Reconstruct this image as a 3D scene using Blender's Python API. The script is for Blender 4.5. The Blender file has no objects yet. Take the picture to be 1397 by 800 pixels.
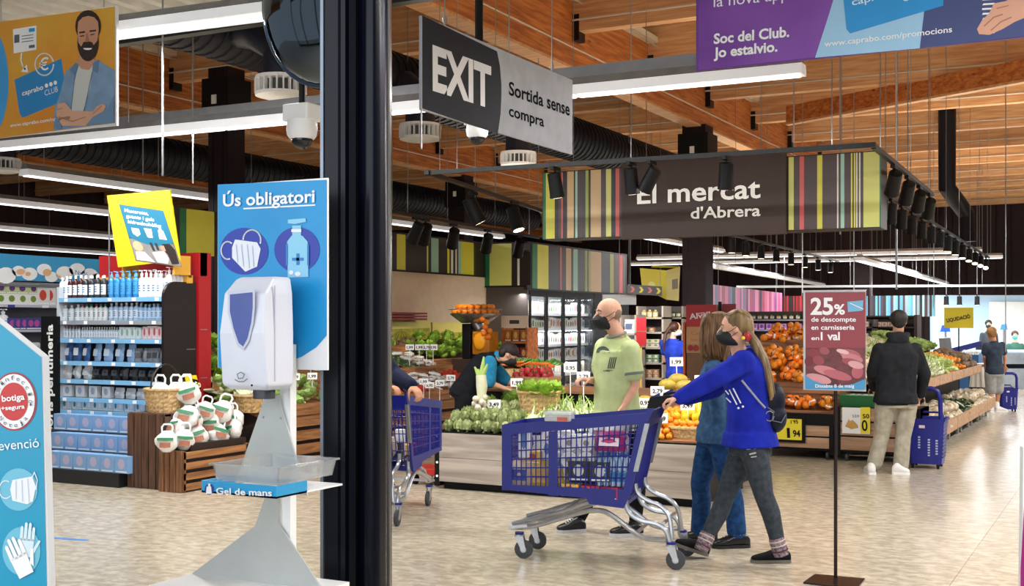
import bpy, bmesh, math, random
from math import sin, cos, pi, radians, sqrt, atan2, hypot
from mathutils import Vector, Matrix, Euler
random.seed(7)
# ---------------------------------------------------------------- camera, world, lights, exposure
F=1620.0; EYE=1.58; CX=698.5; HY=440.0; ANG=radians(27.8); CA=cos(ANG); SA=sin(ANG)
S=bpy.context.scene; COL=S.collection
cam=bpy.data.cameras.new('camera'); co=bpy.data.objects.new('camera',cam); COL.objects.link(co); S.camera=co
cam.sensor_width=36; cam.lens=F/1397*36; cam.shift_y=(HY-400)/1397; cam.clip_end=200
co.location=(0,0,EYE); co.rotation_euler=(pi/2,0,ANG)
W=bpy.data.worlds.new('daylight'); S.world=W; W.use_nodes=True
W.node_tree.nodes['Background'].inputs[0].default_value=(.85,.93,1,1); W.node_tree.nodes['Background'].inputs[1].default_value=.28
S.view_settings.view_transform='Standard'; S.view_settings.look='None'; S.view_settings.gamma=1; S.view_settings.exposure=0.0
def area(name,loc,size,power,col=(1,1,1),rot=(0,0,0)):
    l=bpy.data.lights.new(name,'AREA'); l.shape='RECTANGLE'; l.size,l.size_y=size; l.energy=power; l.color=col
    o=bpy.data.objects.new(name,l); o.location=loc; o.rotation_euler=rot; COL.objects.link(o); return o
def spot(name,loc,target,power,col=(1,.86,.68),ang=55,r=.05):
    l=bpy.data.lights.new(name,'SPOT'); l.energy=power; l.color=col; l.spot_size=radians(ang); l.spot_blend=.6; l.shadow_soft_size=r
    o=bpy.data.objects.new(name,l); o.location=loc
    o.rotation_euler=(Vector(target)-Vector(loc)).to_track_quat('-Z','Y').to_euler(); COL.objects.link(o); return o
# fill light added behind the camera in place of an unseen glazed front
area('entrance_fill',(-2.5,-2.5,2.6),(9,3.4),300,(.9,.95,1),(radians(80),0,radians(12)))
# uplight areas without a fixture, added to brighten the timber roof
for X,Y,p in [(-4,9,50),(-9,9,14),(-3,15,90),(-8,15,28),(-2,22,100),(-8,23,50),(-3,30,90)]:
    area('roof_fill',(X,Y,3.7),(3.0,2.5),p,(1,.86,.68),(pi,0,0))
# ---------------------------------------------------------------- pixel geometry (unprojecting the photograph onto real planes)
def ray(px,py):
    xc=(px-CX)/F; return Vector((xc*CA-SA, xc*SA+CA, (HY-py)/F))
CAMP=Vector((0,0,EYE))
def P(px,py,d): return CAMP+ray(px,py)*d
def onZ(px,py,z): r=ray(px,py); return CAMP+r*((z-EYE)/r.z)
def onX(px,py,X): r=ray(px,py); return CAMP+r*(X/r.x)
def onY(px,py,Y): r=ray(px,py); return CAMP+r*(Y/r.y)
def onPl(px,py,p0,n): r=ray(px,py); return CAMP+r*((Vector(p0)-CAMP).dot(n)/r.dot(n))
V=Vector
CR=V((CA,SA,0)); CF=V((-SA,CA,0)); UP=V((0,0,1))     # camera right / forward
# ---------------------------------------------------------------- mesh builder
class MB:
    def __init__(s): s.v=[]; s.f=[]
    def add(s,vs,fs):
        b=len(s.v); s.v+= [tuple(v) for v in vs]; s.f+=[tuple(i+b for i in f) for f in fs]; return s
    def box(s,x0,x1,y0,y1,z0,z1,M=None):
        vs=[V((x,y,z)) for z in (z0,z1) for y in (y0,y1) for x in (x0,x1)]
        if M is not None: vs=[M@v for v in vs]
        return s.add(vs,[(0,2,3,1),(4,5,7,6),(0,1,5,4),(2,6,7,3),(0,4,6,2),(1,3,7,5)])
    def cbox(s,c,sz,M=None):
        T=Matrix.Translation(V(c))
        if M is not None: T=T@M.to_4x4()
        a,b,d=sz[0]/2,sz[1]/2,sz[2]/2
        return s.box(-a,a,-b,b,-d,d,T)
    def bbox(s,x0,x1,y0,y1,z0,z1,b=.01,M=None):   # bevelled box
        bm=bmesh.new(); bmesh.ops.create_cube(bm,size=1)
        for v in bm.verts: v.co=V((x0+(x1-x0)*(v.co.x+.5),y0+(y1-y0)*(v.co.y+.5),z0+(z1-z0)*(v.co.z+.5)))
        bmesh.ops.bevel(bm,geom=bm.edges[:],offset=b,segments=2,affect='EDGES',profile=.5)
        if M is not None: bmesh.ops.transform(bm,matrix=M,verts=bm.verts)
        bm.verts.index_update()
        s.add([v.co for v in bm.verts],[[v.index for v in f.verts] for f in bm.faces]); bm.free(); return s
    def ring_loft(s,rings,cap=True,closed=False):
        n=len(rings[0]); b=[]; vs=[v for r in rings for v in r]; fs=[]
        m=len(rings)
        for i in range(m if closed else m-1):
            j=(i+1)%m
            for k in range(n):
                l=(k+1)%n; fs.append((i*n+k,i*n+l,j*n+l,j*n+k))
        if cap and not closed: fs.append(tuple(range(n))[::-1]); fs.append(tuple((m-1)*n+k for k in range(n)))
        return s.add(vs,fs)
    def tube(s,pts,r,n=8,cap=True,closed=False):
        pts=[V(p) for p in pts]; rs=r if isinstance(r,(list,tuple)) else [r]*len(pts); rings=[]; up=None
        m=len(pts)
        for i,p in enumerate(pts):
            if closed: t=(pts[(i+1)%m]-pts[i-1]).normalized()
            else: t=(pts[min(i+1,m-1)]-pts[max(i-1,0)])
            if t.length<1e-9: t=V((0,0,1))
            t.normalize()
            if up is None: up=V((0,0,1)) if abs(t.z)<.9 else V((1,0,0))
            a=(up-t*up.dot(t)); 
            if a.length<1e-4: a=t.orthogonal()
            a.normalize(); b=t.cross(a); up=a
            rings.append([p+(a*cos(2*pi*k/n)+b*sin(2*pi*k/n))*rs[i] for k in range(n)])
        return s.ring_loft(rings,cap,closed)
    def cyl(s,p0,p1,r0,r1=None,n=12): return s.tube([p0,p1],[r0,r0 if r1 is None else r1],n)
    def lathe(s,c,prof,n=16,M=None,caps=True):
        c=V(c); rings=[]
        for r,z in prof:
            ring=[V((r*cos(2*pi*k/n),r*sin(2*pi*k/n),z)) for k in range(n)]
            if M is not None: ring=[M@v for v in ring]
            rings.append([c+v for v in ring])
        return s.ring_loft(rings,caps)
    def ell(s,c,r,seg=12,rg=8,M=None,jit=0):
        if not isinstance(r,(tuple,list)): r=(r,r,r)
        c=V(c); vs=[]; fs=[]
        vs.append(V((0,0,-r[2])))
        for i in range(1,rg):
            a=-pi/2+pi*i/rg
            for k in range(seg): 
                q=1+random.uniform(-jit,jit); vs.append(V((r[0]*cos(a)*cos(2*pi*k/seg)*q,r[1]*cos(a)*sin(2*pi*k/seg)*q,r[2]*sin(a)*q)))
        vs.append(V((0,0,r[2])))
        if M is not None: vs=[M@v for v in vs]
        vs=[c+v for v in vs]; L=len(vs)-1
        for k in range(seg): fs.append((0,1+(k+1)%seg,1+k)); fs.append((L,L-seg+k,L-seg+(k+1)%seg))
        for i in range(rg-2):
            for k in range(seg):
                a=1+i*seg+k; b=1+i*seg+(k+1)%seg; fs.append((a,b,b+seg,a+seg))
        return s.add(vs,fs)
    def prism(s,poly,ext):
        ext=V(ext); n=len(poly); poly=[V(p) for p in poly]
        return s.add(poly+[p+ext for p in poly],[tuple(range(n))[::-1],tuple(range(n,2*n))]+[(i,(i+1)%n,(i+1)%n+n,i+n) for i in range(n)])
    def quad(s,a,b,c,d): return s.add([a,b,c,d],[(0,1,2,3)])
    def mesh(s,name,mat,smooth=False,off=None,M=None):
        me=bpy.data.meshes.new(name)
        vs=s.v
        if M is not None: vs=[tuple(M@V(v)) for v in vs]
        elif off is not None: ox,oy,oz=off; vs=[(x-ox,y-oy,z-oz) for x,y,z in vs]
        me.from_pydata(vs,[],s.f)
        if mat: me.materials.append(mat)
        me.validate(); me.update()
        bm=bmesh.new(); bm.from_mesh(me); bmesh.ops.recalc_face_normals(bm,faces=bm.faces); bm.to_mesh(me); bm.free()
        if smooth:
            me.shade_smooth()
            if smooth!=2:
                try: me.set_sharp_from_angle(angle=radians(40))
                except Exception: pass
        return me
WM={}                                               # world matrix of each object, kept by hand
def reg(o,parent=None,loc=None,M=None):
    L=M if M is not None else Matrix.Translation(V(loc or (0,0,0)))
    if parent is not None: o.parent=parent; o.matrix_basis=L; WM[o.name]=WM[parent.name]@L
    else: o.matrix_basis=L; WM[o.name]=L
    return o
def part(name,mb,mat,parent,smooth=False,label=None,kind=None):    # vertices given in world coordinates
    me=mb.mesh(name,mat,smooth,M=WM[parent.name].inverted()); o=bpy.data.objects.new(name,me); COL.objects.link(o); reg(o,parent)
    if label: o['label']=label
    if kind: o['kind']=kind
    return o
def tag(o,label,cat,group=None,kind=None):
    o['label']=label; o['category']=cat
    if group: o['group']=group
    if kind: o['kind']=kind
    return o
def thing(name,label,cat,loc=(0,0,0),group=None,M=None):
    o=bpy.data.objects.new(name,None); o.empty_display_size=.1; COL.objects.link(o)
    reg(o,None,loc,M); return tag(o,label,cat,group)
def solo(name,mb,mat,label,cat,loc=None,group=None,smooth=False,kind=None):
    if loc is None:
        n=len(mb.v); loc=(sum(v[0] for v in mb.v)/n,sum(v[1] for v in mb.v)/n,min(v[2] for v in mb.v))
    o=bpy.data.objects.new(name,mb.mesh(name,mat,smooth,off=loc)); COL.objects.link(o); reg(o,None,loc); return tag(o,label,cat,group,kind)
def struct(name,mb,mat,smooth=False,loc=(0,0,0)):
    o=bpy.data.objects.new(name,mb.mesh(name,mat,smooth,off=loc)); COL.objects.link(o); reg(o,None,loc); o['kind']='structure'; return o
ORD='first second third fourth fifth sixth seventh eighth ninth tenth eleventh twelfth thirteenth fourteenth fifteenth sixteenth seventeenth eighteenth nineteenth twentieth'.split()
def nth(i): return ORD[i] if i<20 else 'twenty-'+ORD[i-20] if i<29 else 'farther'
def addw(l,*opts):
    for o in opts:
        if len((l+' '+o).split())<=16: return l+', '+o
    return l
KIDS={}
def place(proto,M,label=None,group=None,parent=None,cat=None):      # copy a thing with its parts (and sub-parts), sharing meshes
    def cp(o,par,L):
        c=o.copy(); COL.objects.link(c); reg(c,par,M=L)
        for ch in o.children: cp(ch,c,ch.matrix_basis.copy())
        return c
    r=cp(proto,parent,M)
    if label: r['label']=label
    if group: r['group']=group
    if cat: r['category']=cat
    return r
def drop(o):                                                        # remove a prototype
    for ch in list(o.children): drop(ch)
    bpy.data.objects.remove(o)
class Kind:     # a countable small thing: built once as mesh(es), first use and later copies are alike objects
    def __init__(s,name,cat,mb,mat,smooth=True,kids=()):
        s.name=name; s.cat=cat; s.me=mb.mesh(name,mat,smooth); s.kids=[(n,k.mesh(n,m,smooth)) for n,k,m in kids]
    def put(s,loc,label,group,rz=0,sc=1,rot=None,kids=True,lab=None):
        o=bpy.data.objects.new(s.name,s.me); COL.objects.link(o)
        R=(Euler(rot).to_matrix() if rot else Matrix.Rotation(rz,3,'Z')).to_4x4()
        scm=Matrix.Diagonal((*( (sc,sc,sc) if not isinstance(sc,(tuple,list)) else sc),1))
        reg(o,None,M=Matrix.Translation(V(loc))@R@scm); tag(o,label,s.cat,group)
        if kids:
            for n,me in s.kids:
                c=bpy.data.objects.new(n,me); COL.objects.link(c); reg(c,o)
        return o
# ---------------------------------------------------------------- materials
MATS={}
def lin(c):
    if isinstance(c,str): c=[int(c[i:i+2],16)/255 for i in (0,2,4)]
    return tuple(x/12.92 if x<=.04045 else ((x+.055)/1.055)**2.4 for x in c[:3])
def M(name,col,rough=.5,metal=0,var=.06,scale=8,bump=0,emit=0,trans=0,alpha=1,hue=0,col2=None,stretch=None,coat=0,ecol=None,spec=.5):
    if name in MATS: return MATS[name]
    m=bpy.data.materials.new(name); m.use_nodes=True; nt=m.node_tree; N=nt.nodes; L=nt.links; b=N['Principled BSDF']
    c=lin(col); b.inputs['Roughness'].default_value=rough; b.inputs['Metallic'].default_value=metal; b.inputs['Specular IOR Level'].default_value=spec
    tc=N.new('ShaderNodeTexCoord'); mp=N.new('ShaderNodeMapping'); L.new(tc.outputs['Object'],mp.inputs[0])
    if stretch: mp.inputs['Scale'].default_value=stretch
    nz=N.new('ShaderNodeTexNoise'); nz.inputs['Scale'].default_value=scale; nz.inputs['Detail'].default_value=4; L.new(mp.outputs[0],nz.inputs['Vector'])
    cr=N.new('ShaderNodeValToRGB'); L.new(nz.outputs['Fac'],cr.inputs[0])
    c2=lin(col2) if col2 else tuple(x*(1-var*2) for x in c); c1=c if col2 else tuple(min(1,x*(1+var)) for x in c)
    cr.color_ramp.elements[0].position=.32; cr.color_ramp.elements[1].position=.68
    cr.color_ramp.elements[0].color=(*c2,1); cr.color_ramp.elements[1].color=(*c1,1)
    out=cr.outputs[0]
    if hue:
        oi=N.new('ShaderNodeObjectInfo'); hs=N.new('ShaderNodeHueSaturation'); mr=N.new('ShaderNodeMapRange'); mr.inputs[3].default_value=.5-hue; mr.inputs[4].default_value=.5+hue
        L.new(oi.outputs['Random'],mr.inputs[0]); L.new(mr.outputs[0],hs.inputs['Hue']); mr2=N.new('ShaderNodeMapRange'); mr2.inputs[3].default_value=1.12; mr2.inputs[4].default_value=.82
        L.new(oi.outputs['Random'],mr2.inputs[0]); L.new(mr2.outputs[0],hs.inputs['Value']); L.new(out,hs.inputs['Color']); out=hs.outputs[0]
    L.new(out,b.inputs['Base Color'])
    if bump:
        bp=N.new('ShaderNodeBump'); bp.inputs['Strength'].default_value=bump; bp.inputs['Distance'].default_value=.01; L.new(nz.outputs['Fac'],bp.inputs['Height']); L.new(bp.outputs[0],b.inputs['Normal'])
    if emit: b.inputs['Emission Color'].default_value=(*(lin(ecol) if ecol else c),1); b.inputs['Emission Strength'].default_value=emit
    if trans: b.inputs['Transmission Weight'].default_value=trans
    if alpha<1: b.inputs['Alpha'].default_value=alpha
    if coat: b.inputs['Coat Weight'].default_value=coat
    m.diffuse_color=(*c,1); MATS[name]=m; return m
def woodmat(name,c1,c2,axis='X',scale=1.6,rough=.55,knots=True):
    m=bpy.data.materials.new(name); m.use_nodes=True; nt=m.node_tree; N=nt.nodes; L=nt.links; b=N['Principled BSDF']
    tc=N.new('ShaderNodeTexCoord'); mp=N.new('ShaderNodeMapping'); L.new(tc.outputs['Object'],mp.inputs[0])
    mp.inputs['Scale'].default_value={'X':(1,14,14),'Y':(14,1,14),'Z':(14,14,1)}[axis]
    nz=N.new('ShaderNodeTexNoise'); nz.inputs['Scale'].default_value=scale; nz.inputs['Detail'].default_value=6; nz.inputs['Distortion'].default_value=.6; L.new(mp.outputs[0],nz.inputs['Vector'])
    cr=N.new('ShaderNodeValToRGB'); L.new(nz.outputs['Fac'],cr.inputs[0]); cr.color_ramp.elements[0].position=.35; cr.color_ramp.elements[1].position=.65
    cr.color_ramp.elements[0].color=(*lin(c2),1); cr.color_ramp.elements[1].color=(*lin(c1),1); out=cr.outputs[0]
    if knots:
        mp2=N.new('ShaderNodeMapping'); mp2.inputs['Scale'].default_value={'X':(1.1,3.2,3.2),'Y':(3.2,1.1,3.2),'Z':(3.2,3.2,1.1)}[axis]; L.new(tc.outputs['Object'],mp2.inputs[0])
        vo=N.new('ShaderNodeTexVoronoi'); vo.inputs['Scale'].default_value=1.3; L.new(mp2.outputs[0],vo.inputs['Vector'])
        k=N.new('ShaderNodeValToRGB'); k.color_ramp.elements[0].position=.05; k.color_ramp.elements[0].color=(.25,.13,.06,1); k.color_ramp.elements[1].position=.11; k.color_ramp.elements[1].color=(1,1,1,1); L.new(vo.outputs['Distance'],k.inputs[0])
        mx=N.new('ShaderNodeMix'); mx.data_type='RGBA'; mx.blend_type='MULTIPLY'; mx.inputs[0].default_value=.8; L.new(out,mx.inputs[6]); L.new(k.outputs[0],mx.inputs[7]); out=mx.outputs[2]
    L.new(out,b.inputs['Base Color']); b.inputs['Roughness'].default_value=rough
    bp=N.new('ShaderNodeBump'); bp.inputs['Strength'].default_value=.15; bp.inputs['Distance'].default_value=.005; L.new(nz.outputs['Fac'],bp.inputs['Height']); L.new(bp.outputs[0],b.inputs['Normal'])
    MATS[name]=m; return m
def C(col,rough=.5,**k):                       # quick plain print / paint material
    n=col if isinstance(col,str) else '%02x%02x%02x'%tuple(int(x*255) for x in col)
    return M('paint_'+n+'_%d'%int(rough*100),n,rough,var=k.pop('var',.02),scale=3,**k)
WHITE=C('f2f3f4',.4); BLACK=M('black_plastic','0c0c0e',.5,var=.02,spec=.22); METAL=M('brushed_metal','a9abae',.32,.85,scale=30); DARKM=M('black_metal','101013',.4,.1,scale=20,spec=.3)
CHROME=M('zinc_tube','b9bcc2',.28,.75,scale=25)
WOODX=woodmat('glulam_x','c87a38','964c1c','X'); WOODY=woodmat('glulam_y','c87a38','964c1c','Y')
# ---------------------------------------------------------------- flat print on panels
class Panel:            # origin top-left, R = right vector (full width), D = down vector (full height); u in 0..W, v in 0..Hh
    def __init__(s,o,R,D,Wd,Hh,parent,eps=.0012):
        s.o=V(o); s.R=V(R)/Wd; s.D=V(D)/Hh; s.W=Wd; s.H=Hh; s.parent=parent; s.n=(-V(R).cross(V(D))).normalized(); s.eps=eps
        if s.n.dot(CAMP-s.o)<0 : s.n=-s.n
    def pt(s,u,v,k=1): return s.o+s.R*u+s.D*v+s.n*(s.eps*k)
    def poly(s,uvs,mb,k=1): 
        n=len(uvs); return mb.add([s.pt(u,v,k) for u,v in uvs],[tuple(range(n))])
    def rect(s,u0,v0,u1,v1,mb,k=1): return s.poly([(u0,v0),(u1,v0),(u1,v1),(u0,v1)],mb,k)
    def disc(s,u,v,r,mb,k=1,ry=None,n=24,a0=0,a1=2*pi):
        ry=r if ry is None else ry; return s.poly([(u+r*cos(a0+(a1-a0)*i/n),v+ry*sin(a0+(a1-a0)*i/n)) for i in range(n+(0 if a1-a0>6.28 else 1))],mb,k)
    def line(s,pts,w,mb,k=1):
        for i in range(len(pts)-1):
            (a,b),(c,d)=pts[i],pts[i+1]; l=hypot(c-a,d-b) or 1; x,y=-(d-b)/l*w/2,(c-a)/l*w/2
            s.poly([(a+x,b+y),(c+x,d+y),(c-x,d-y),(a-x,b-y)],mb,k)
        return mb
    def ring(s,u,v,r,w,mb,k=1,n=28,a0=0,a1=2*pi):
        return s.line([(u+r*cos(a0+(a1-a0)*i/n),v+r*sin(a0+(a1-a0)*i/n)) for i in range(n+1)],w,mb,k)
    def put(s,name,mb,mat,label=None): return part(name,mb,mat,s.parent,label=label)
    def pr(s,mat,*shapes,name='printed_shape'):      # shapes: ('r',..),('p',..),('d',..),('l',..)
        mb=MB()
        for sh in shapes:
            t,a=sh[0],sh[1:]
            {'r':s.rect,'p':s.poly,'d':s.disc,'l':s.line,'o':s.ring}[t](*a[:-1],mb,a[-1])
        return s.put(name,mb,mat)
    def text(s,txt,u,v,h,mat,w=None,k=3,bold=.02,align='LEFT',rot=0,shear=0,name='lettering',space=1,mb=None):
        # u,v = baseline start; h = cap height; w = total width to fit
        vs,fs,(x0,x1)=textmesh(txt,bold,space); sc=h/.729; sx=sc
        if w: sx=w/(x1-x0)
        ox=0
        if align=='CENTER': ox=-(x1+x0)/2
        elif align=='LEFT': ox=-x0
        cr,sr=cos(rot),sin(rot); out=[]
        for x,y in vs:
            a=(x+ox)*sx+y*sc*shear; b=-y*sc
            out.append(s.pt(u+a*cr-b*sr,v+a*sr+b*cr,k))
        m=mb or MB(); m.add(out,fs)
        if mb is None: return s.put(name,m,mat)
TXC={}
def textmesh(txt,bold,space=1):
    key=(txt,bold,space)
    if key in TXC: return TXC[key]
    cu=bpy.data.curves.new('t','FONT'); cu.body=txt; cu.size=1; cu.offset=bold; cu.resolution_u=3; cu.space_character=space
    o=bpy.data.objects.new('t',cu); COL.objects.link(o); bpy.context.view_layer.update()
    me=bpy.data.meshes.new_from_object(o.evaluated_get(bpy.context.evaluated_depsgraph_get()))
    vs=[(v.co.x,v.co.y) for v in me.vertices]; fs=[tuple(p.vertices) for p in me.polygons]
    bpy.data.objects.remove(o); bpy.data.curves.remove(cu); bpy.data.meshes.remove(me)
    xs=[v[0] for v in vs] or [0,1]; TXC[key]=(vs,fs,(min(xs),max(xs))); return TXC[key]
def clip(uvs): return uvs
# ================================================================ SETTING
# floor of large polished slabs
fm=bpy.data.materials.new('polished_floor'); fm.use_nodes=True; nt=fm.node_tree; N=nt.nodes; L=nt.links; b=N['Principled BSDF']
tc=N.new('ShaderNodeNewGeometry'); nz=N.new('ShaderNodeTexNoise'); nz.inputs['Scale'].default_value=9; nz.inputs['Detail'].default_value=5
mp=N.new('ShaderNodeMapping'); mp.inputs['Scale'].default_value=(1,1.6,1); L.new(tc.outputs['Position'],mp.inputs[0]); L.new(mp.outputs[0],nz.inputs['Vector'])
vo=N.new('ShaderNodeTexVoronoi'); vo.inputs['Scale'].default_value=26; L.new(mp.outputs[0],vo.inputs['Vector'])
cr=N.new('ShaderNodeValToRGB'); cr.color_ramp.elements[0].position=.38; cr.color_ramp.elements[1].position=.62; cr.color_ramp.elements[0].color=(*lin('aea28d'),1); cr.color_ramp.elements[1].color=(*lin('c9bfab'),1); L.new(nz.outputs['Fac'],cr.inputs[0])
mx=N.new('ShaderNodeMix'); mx.data_type='RGBA'; mx.blend_type='OVERLAY'; mx.inputs[0].default_value=.16; L.new(cr.outputs[0],mx.inputs[6]); L.new(vo.outputs['Color'],mx.inputs[7])
bw=N.new('ShaderNodeRGBToBW'); L.new(vo.outputs['Color'],bw.inputs[0]); L.new(bw.outputs[0],mx.inputs[7]); L.new(mx.outputs[2],b.inputs['Base Color'])
b.inputs['Roughness'].default_value=.2; b.inputs['Specular IOR Level'].default_value=.55
n2=N.new('ShaderNodeTexNoise'); n2.inputs['Scale'].default_value=2.2; L.new(tc.outputs['Position'],n2.inputs['Vector']); bp=N.new('ShaderNodeBump'); bp.inputs['Strength'].default_value=.04; bp.inputs['Distance'].default_value=.02; L.new(n2.outputs['Fac'],bp.inputs['Height']); L.new(bp.outputs[0],b.inputs['Normal'])
FLOORM=fm
floor=struct('floor',MB().box(-31,9,-5,47,-.2,-.006),C('8d8371',.6))
slab=MB().box(-.9985,.9985,-1.9985,1.9985,-.006,0).mesh('floor_slab',FLOORM)
for i in range(20):
    for j in range(13):
        o=bpy.data.objects.new('floor_slab',slab); COL.objects.link(o); reg(o,floor,(-30.0+2*i,-3.0+4*j,0))
# blue queueing tape on the floor (left)
a,b_=onZ(66,733,0),onZ(122,737,0)
solo('floor_tape',MB().prism([a,b_,b_+V((0,-.05,0)),a+V((0,-.05,0))],(0,0,.002)),C('2f7fd0',.4),'short strip of blue tape stuck on the floor in front of the pharmacy shelves','tape')
# outer walls: ribbed dark maroon cladding
def cladding(name,p0,p1,z1,out,mat):
    p0=V(p0);p1=V(p1);d=(p1-p0);n=int(d.length/.5);d/=n;o=V(out)
    w=struct(name,MB().prism([p0,p1,p1+o*.2,p0+o*.2],(0,0,z1)),mat)
    pm=MB().prism([V((0,0,0)),V((d.length-.03,0,0)),V((d.length-.05,-.03,0)),V((.02,-.03,0))],(0,0,z1)).mesh('wall_panel',mat)
    ang=atan2(d.y,d.x)
    for i in range(n):
        q=bpy.data.objects.new('wall_panel',pm); COL.objects.link(q); reg(q,w,M=Matrix.Translation(p0+d*i)@Matrix.Rotation(ang,4,'Z'))
MAROON=M('maroon_cladding','2b1216',.6,var=.1,scale=2)
cladding('wall_back',(-30,46,0),(8,46,0),6.6,(0,1,0),MAROON)
cladding('wall_left',(-30,6,0),(-30,46,0),6.6,(-1,0,0),MAROON)
struct('wall_right',MB().box(8,8.2,-3,46,0,6.6),C('d8d4cc',.7))
# cream partition wall behind the produce
struct('wall_cream',MB().box(-10.5,-10.3,11.9,18.9,0,2.38),M('cream_wall','e3cdb2',.7,var=.03))
struct('trim_cream',MB().box(-10.3,-10.28,11.9,18.5,0,.12),C('3a2a24',.5))
# unseen shop front frames, added to go with the entrance fill light
wf=struct('added_front',MB().box(-14,8,-3.1,-3,0,.15).box(-14,8,-3.1,-3,4.3,6.15),M('front_frame','1a1d22',.4,var=.03))
for i in range(9): part('added_mullion',MB().box(-14+i*2.72,-13.92+i*2.72,-3.1,-3,.15,4.3),M('front_frame','1a1d22',.4,var=.03),wf)
# roof deck: corrugated sheet on timber purlins and beams
zs=6.15; prof=[]; x=-31
mb=MB(); r0=[];r1=[]
while x<9:
    for dx,dz in ((0,0),(.07,0),(.11,.07),(.18,.07)): r0.append((x+dx,-5,zs+dz)); r1.append((x+dx,47,zs+dz))
    x+=.22
n=len(r0); mb.add(r0+r1,[(i,i+1,n+i+1,n+i) for i in range(n-1)])
struct('ceiling',mb,M('corrugated_sheet','c9bfb0',.5,.1,var=.04))
r0=[];r1=[];x=-14.0
while x<-2.2:
    for dx,dz in ((0,0),(.09,0),(.13,.07),(.22,.07)): r0.append((x+dx,2.5,4.22+dz)); r1.append((x+dx,7.85,4.22+dz))
    x+=.26
n=len(r0); cn=struct('trim_canopy',MB().add(r0+r1,[(i,i+1,n+i+1,n+i) for i in range(n-1)]),M('canopy_sheet','c6c0b4',.5,.1,var=.05))
part('canopy_edge',MB().box(-14,-2.1,7.85,7.95,4.1,4.34),DARKM,cn)
def beam(name,x0,x1,y0,y1,z0,z1,mat,flange=None):
    o=struct(name,MB().box(x0,x1,y0,y1,z0,z1),mat); return o
PALE=woodmat('pale_edge','d8a878','bd8556','X',knots=False)
for i in range(14):
    Y=6.2+2.75*i
    o=beam('purlin',-30,8,Y,Y+.16,5.5,6.15,WOODX)
    part('purlin_edge',MB().box(-30,8,Y-.012,Y+.172,5.47,6.16),PALE,o)
    part('conduit',MB().tube([(-30,Y-.03,5.62),(8,Y-.03,5.62)],.013,6),C('cfc6b8',.5),o)
for X in (-21,-14,-6.8,1.2):
    o=beam('main_beam',X-.11,X+.11,-3,46,5.0,6.0,WOODY)
    part('beam_edge',MB().box(X-.13,X+.13,-3,46,4.965,5.0),PALE,o)
    part('cable_tray',MB().box(X+.11,X+.27,-3,46,5.88,5.97),C('d6cbb4',.5),o)
    part('cable',MB().tube([(X+.26,y,5.84+.03*sin(y*1.7)) for y in [ -3+1.0*k for k in range(50)]],.012,5),C('b5aa96',.5),o)
    part('lower_conduit',MB().tube([(X+.13,-3,5.25),(X+.13,46,5.25)],.012,5),C('cfc6b8',.5),o)
    for i in range(14):
        Y=6.2+2.75*i
        part('beam_hanger',MB().box(X+.11,X+.2,Y-.02,Y+.18,5.35,5.7),DARKM,o)
# diagonal wind brace in the roof at the right
a,b_=onZ(1085,165,5.2),onZ(1397,108,5.2); a=a+(a-b_)*.05; b_=b_+(b_-a)*.6
o=struct('roof_brace',MB().prism([a,b_,b_+V((0,.14,0)),a+V((0,.14,0))],(0,0,.3)),WOODX)
part('brace_edge',MB().prism([a+V((0,-.01,-.04)),b_+V((0,-.01,-.04)),b_+V((0,.15,-.04)),a+V((0,.15,-.04))],(0,0,.04)),PALE,o)
# columns
def column(x,y,w,z1,n):
    o=struct('column',MB().box(x-w/2,x+w/2,y-w/2,y+w/2,0,z1),M('column_paint','231418',.6,var=.05,spec=.2))
    for k in (-.25,.25): part('column_groove',MB().box(x+k*w-.008,x+k*w+.008,y-w/2-.004,y-w/2,0,z1),BLACK,o)
    part('bracket',MB().box(x-w/2-.06,x+w/2+.06,y-w/2-.06,y+w/2+.06,z1-.75,z1-.15),BLACK,o)
    part('notice',MB().box(x-.05,x+.03,y-w/2-.075,y-w/2-.061,z1-.5,z1-.38),WHITE,o)
column(-6.8,19.85,.42,5.0,1); column(-10.9,12.4,.34,5.0,2); column(-6.8,34,.42,5,3); column(-14,24,.42,5,3)
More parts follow.
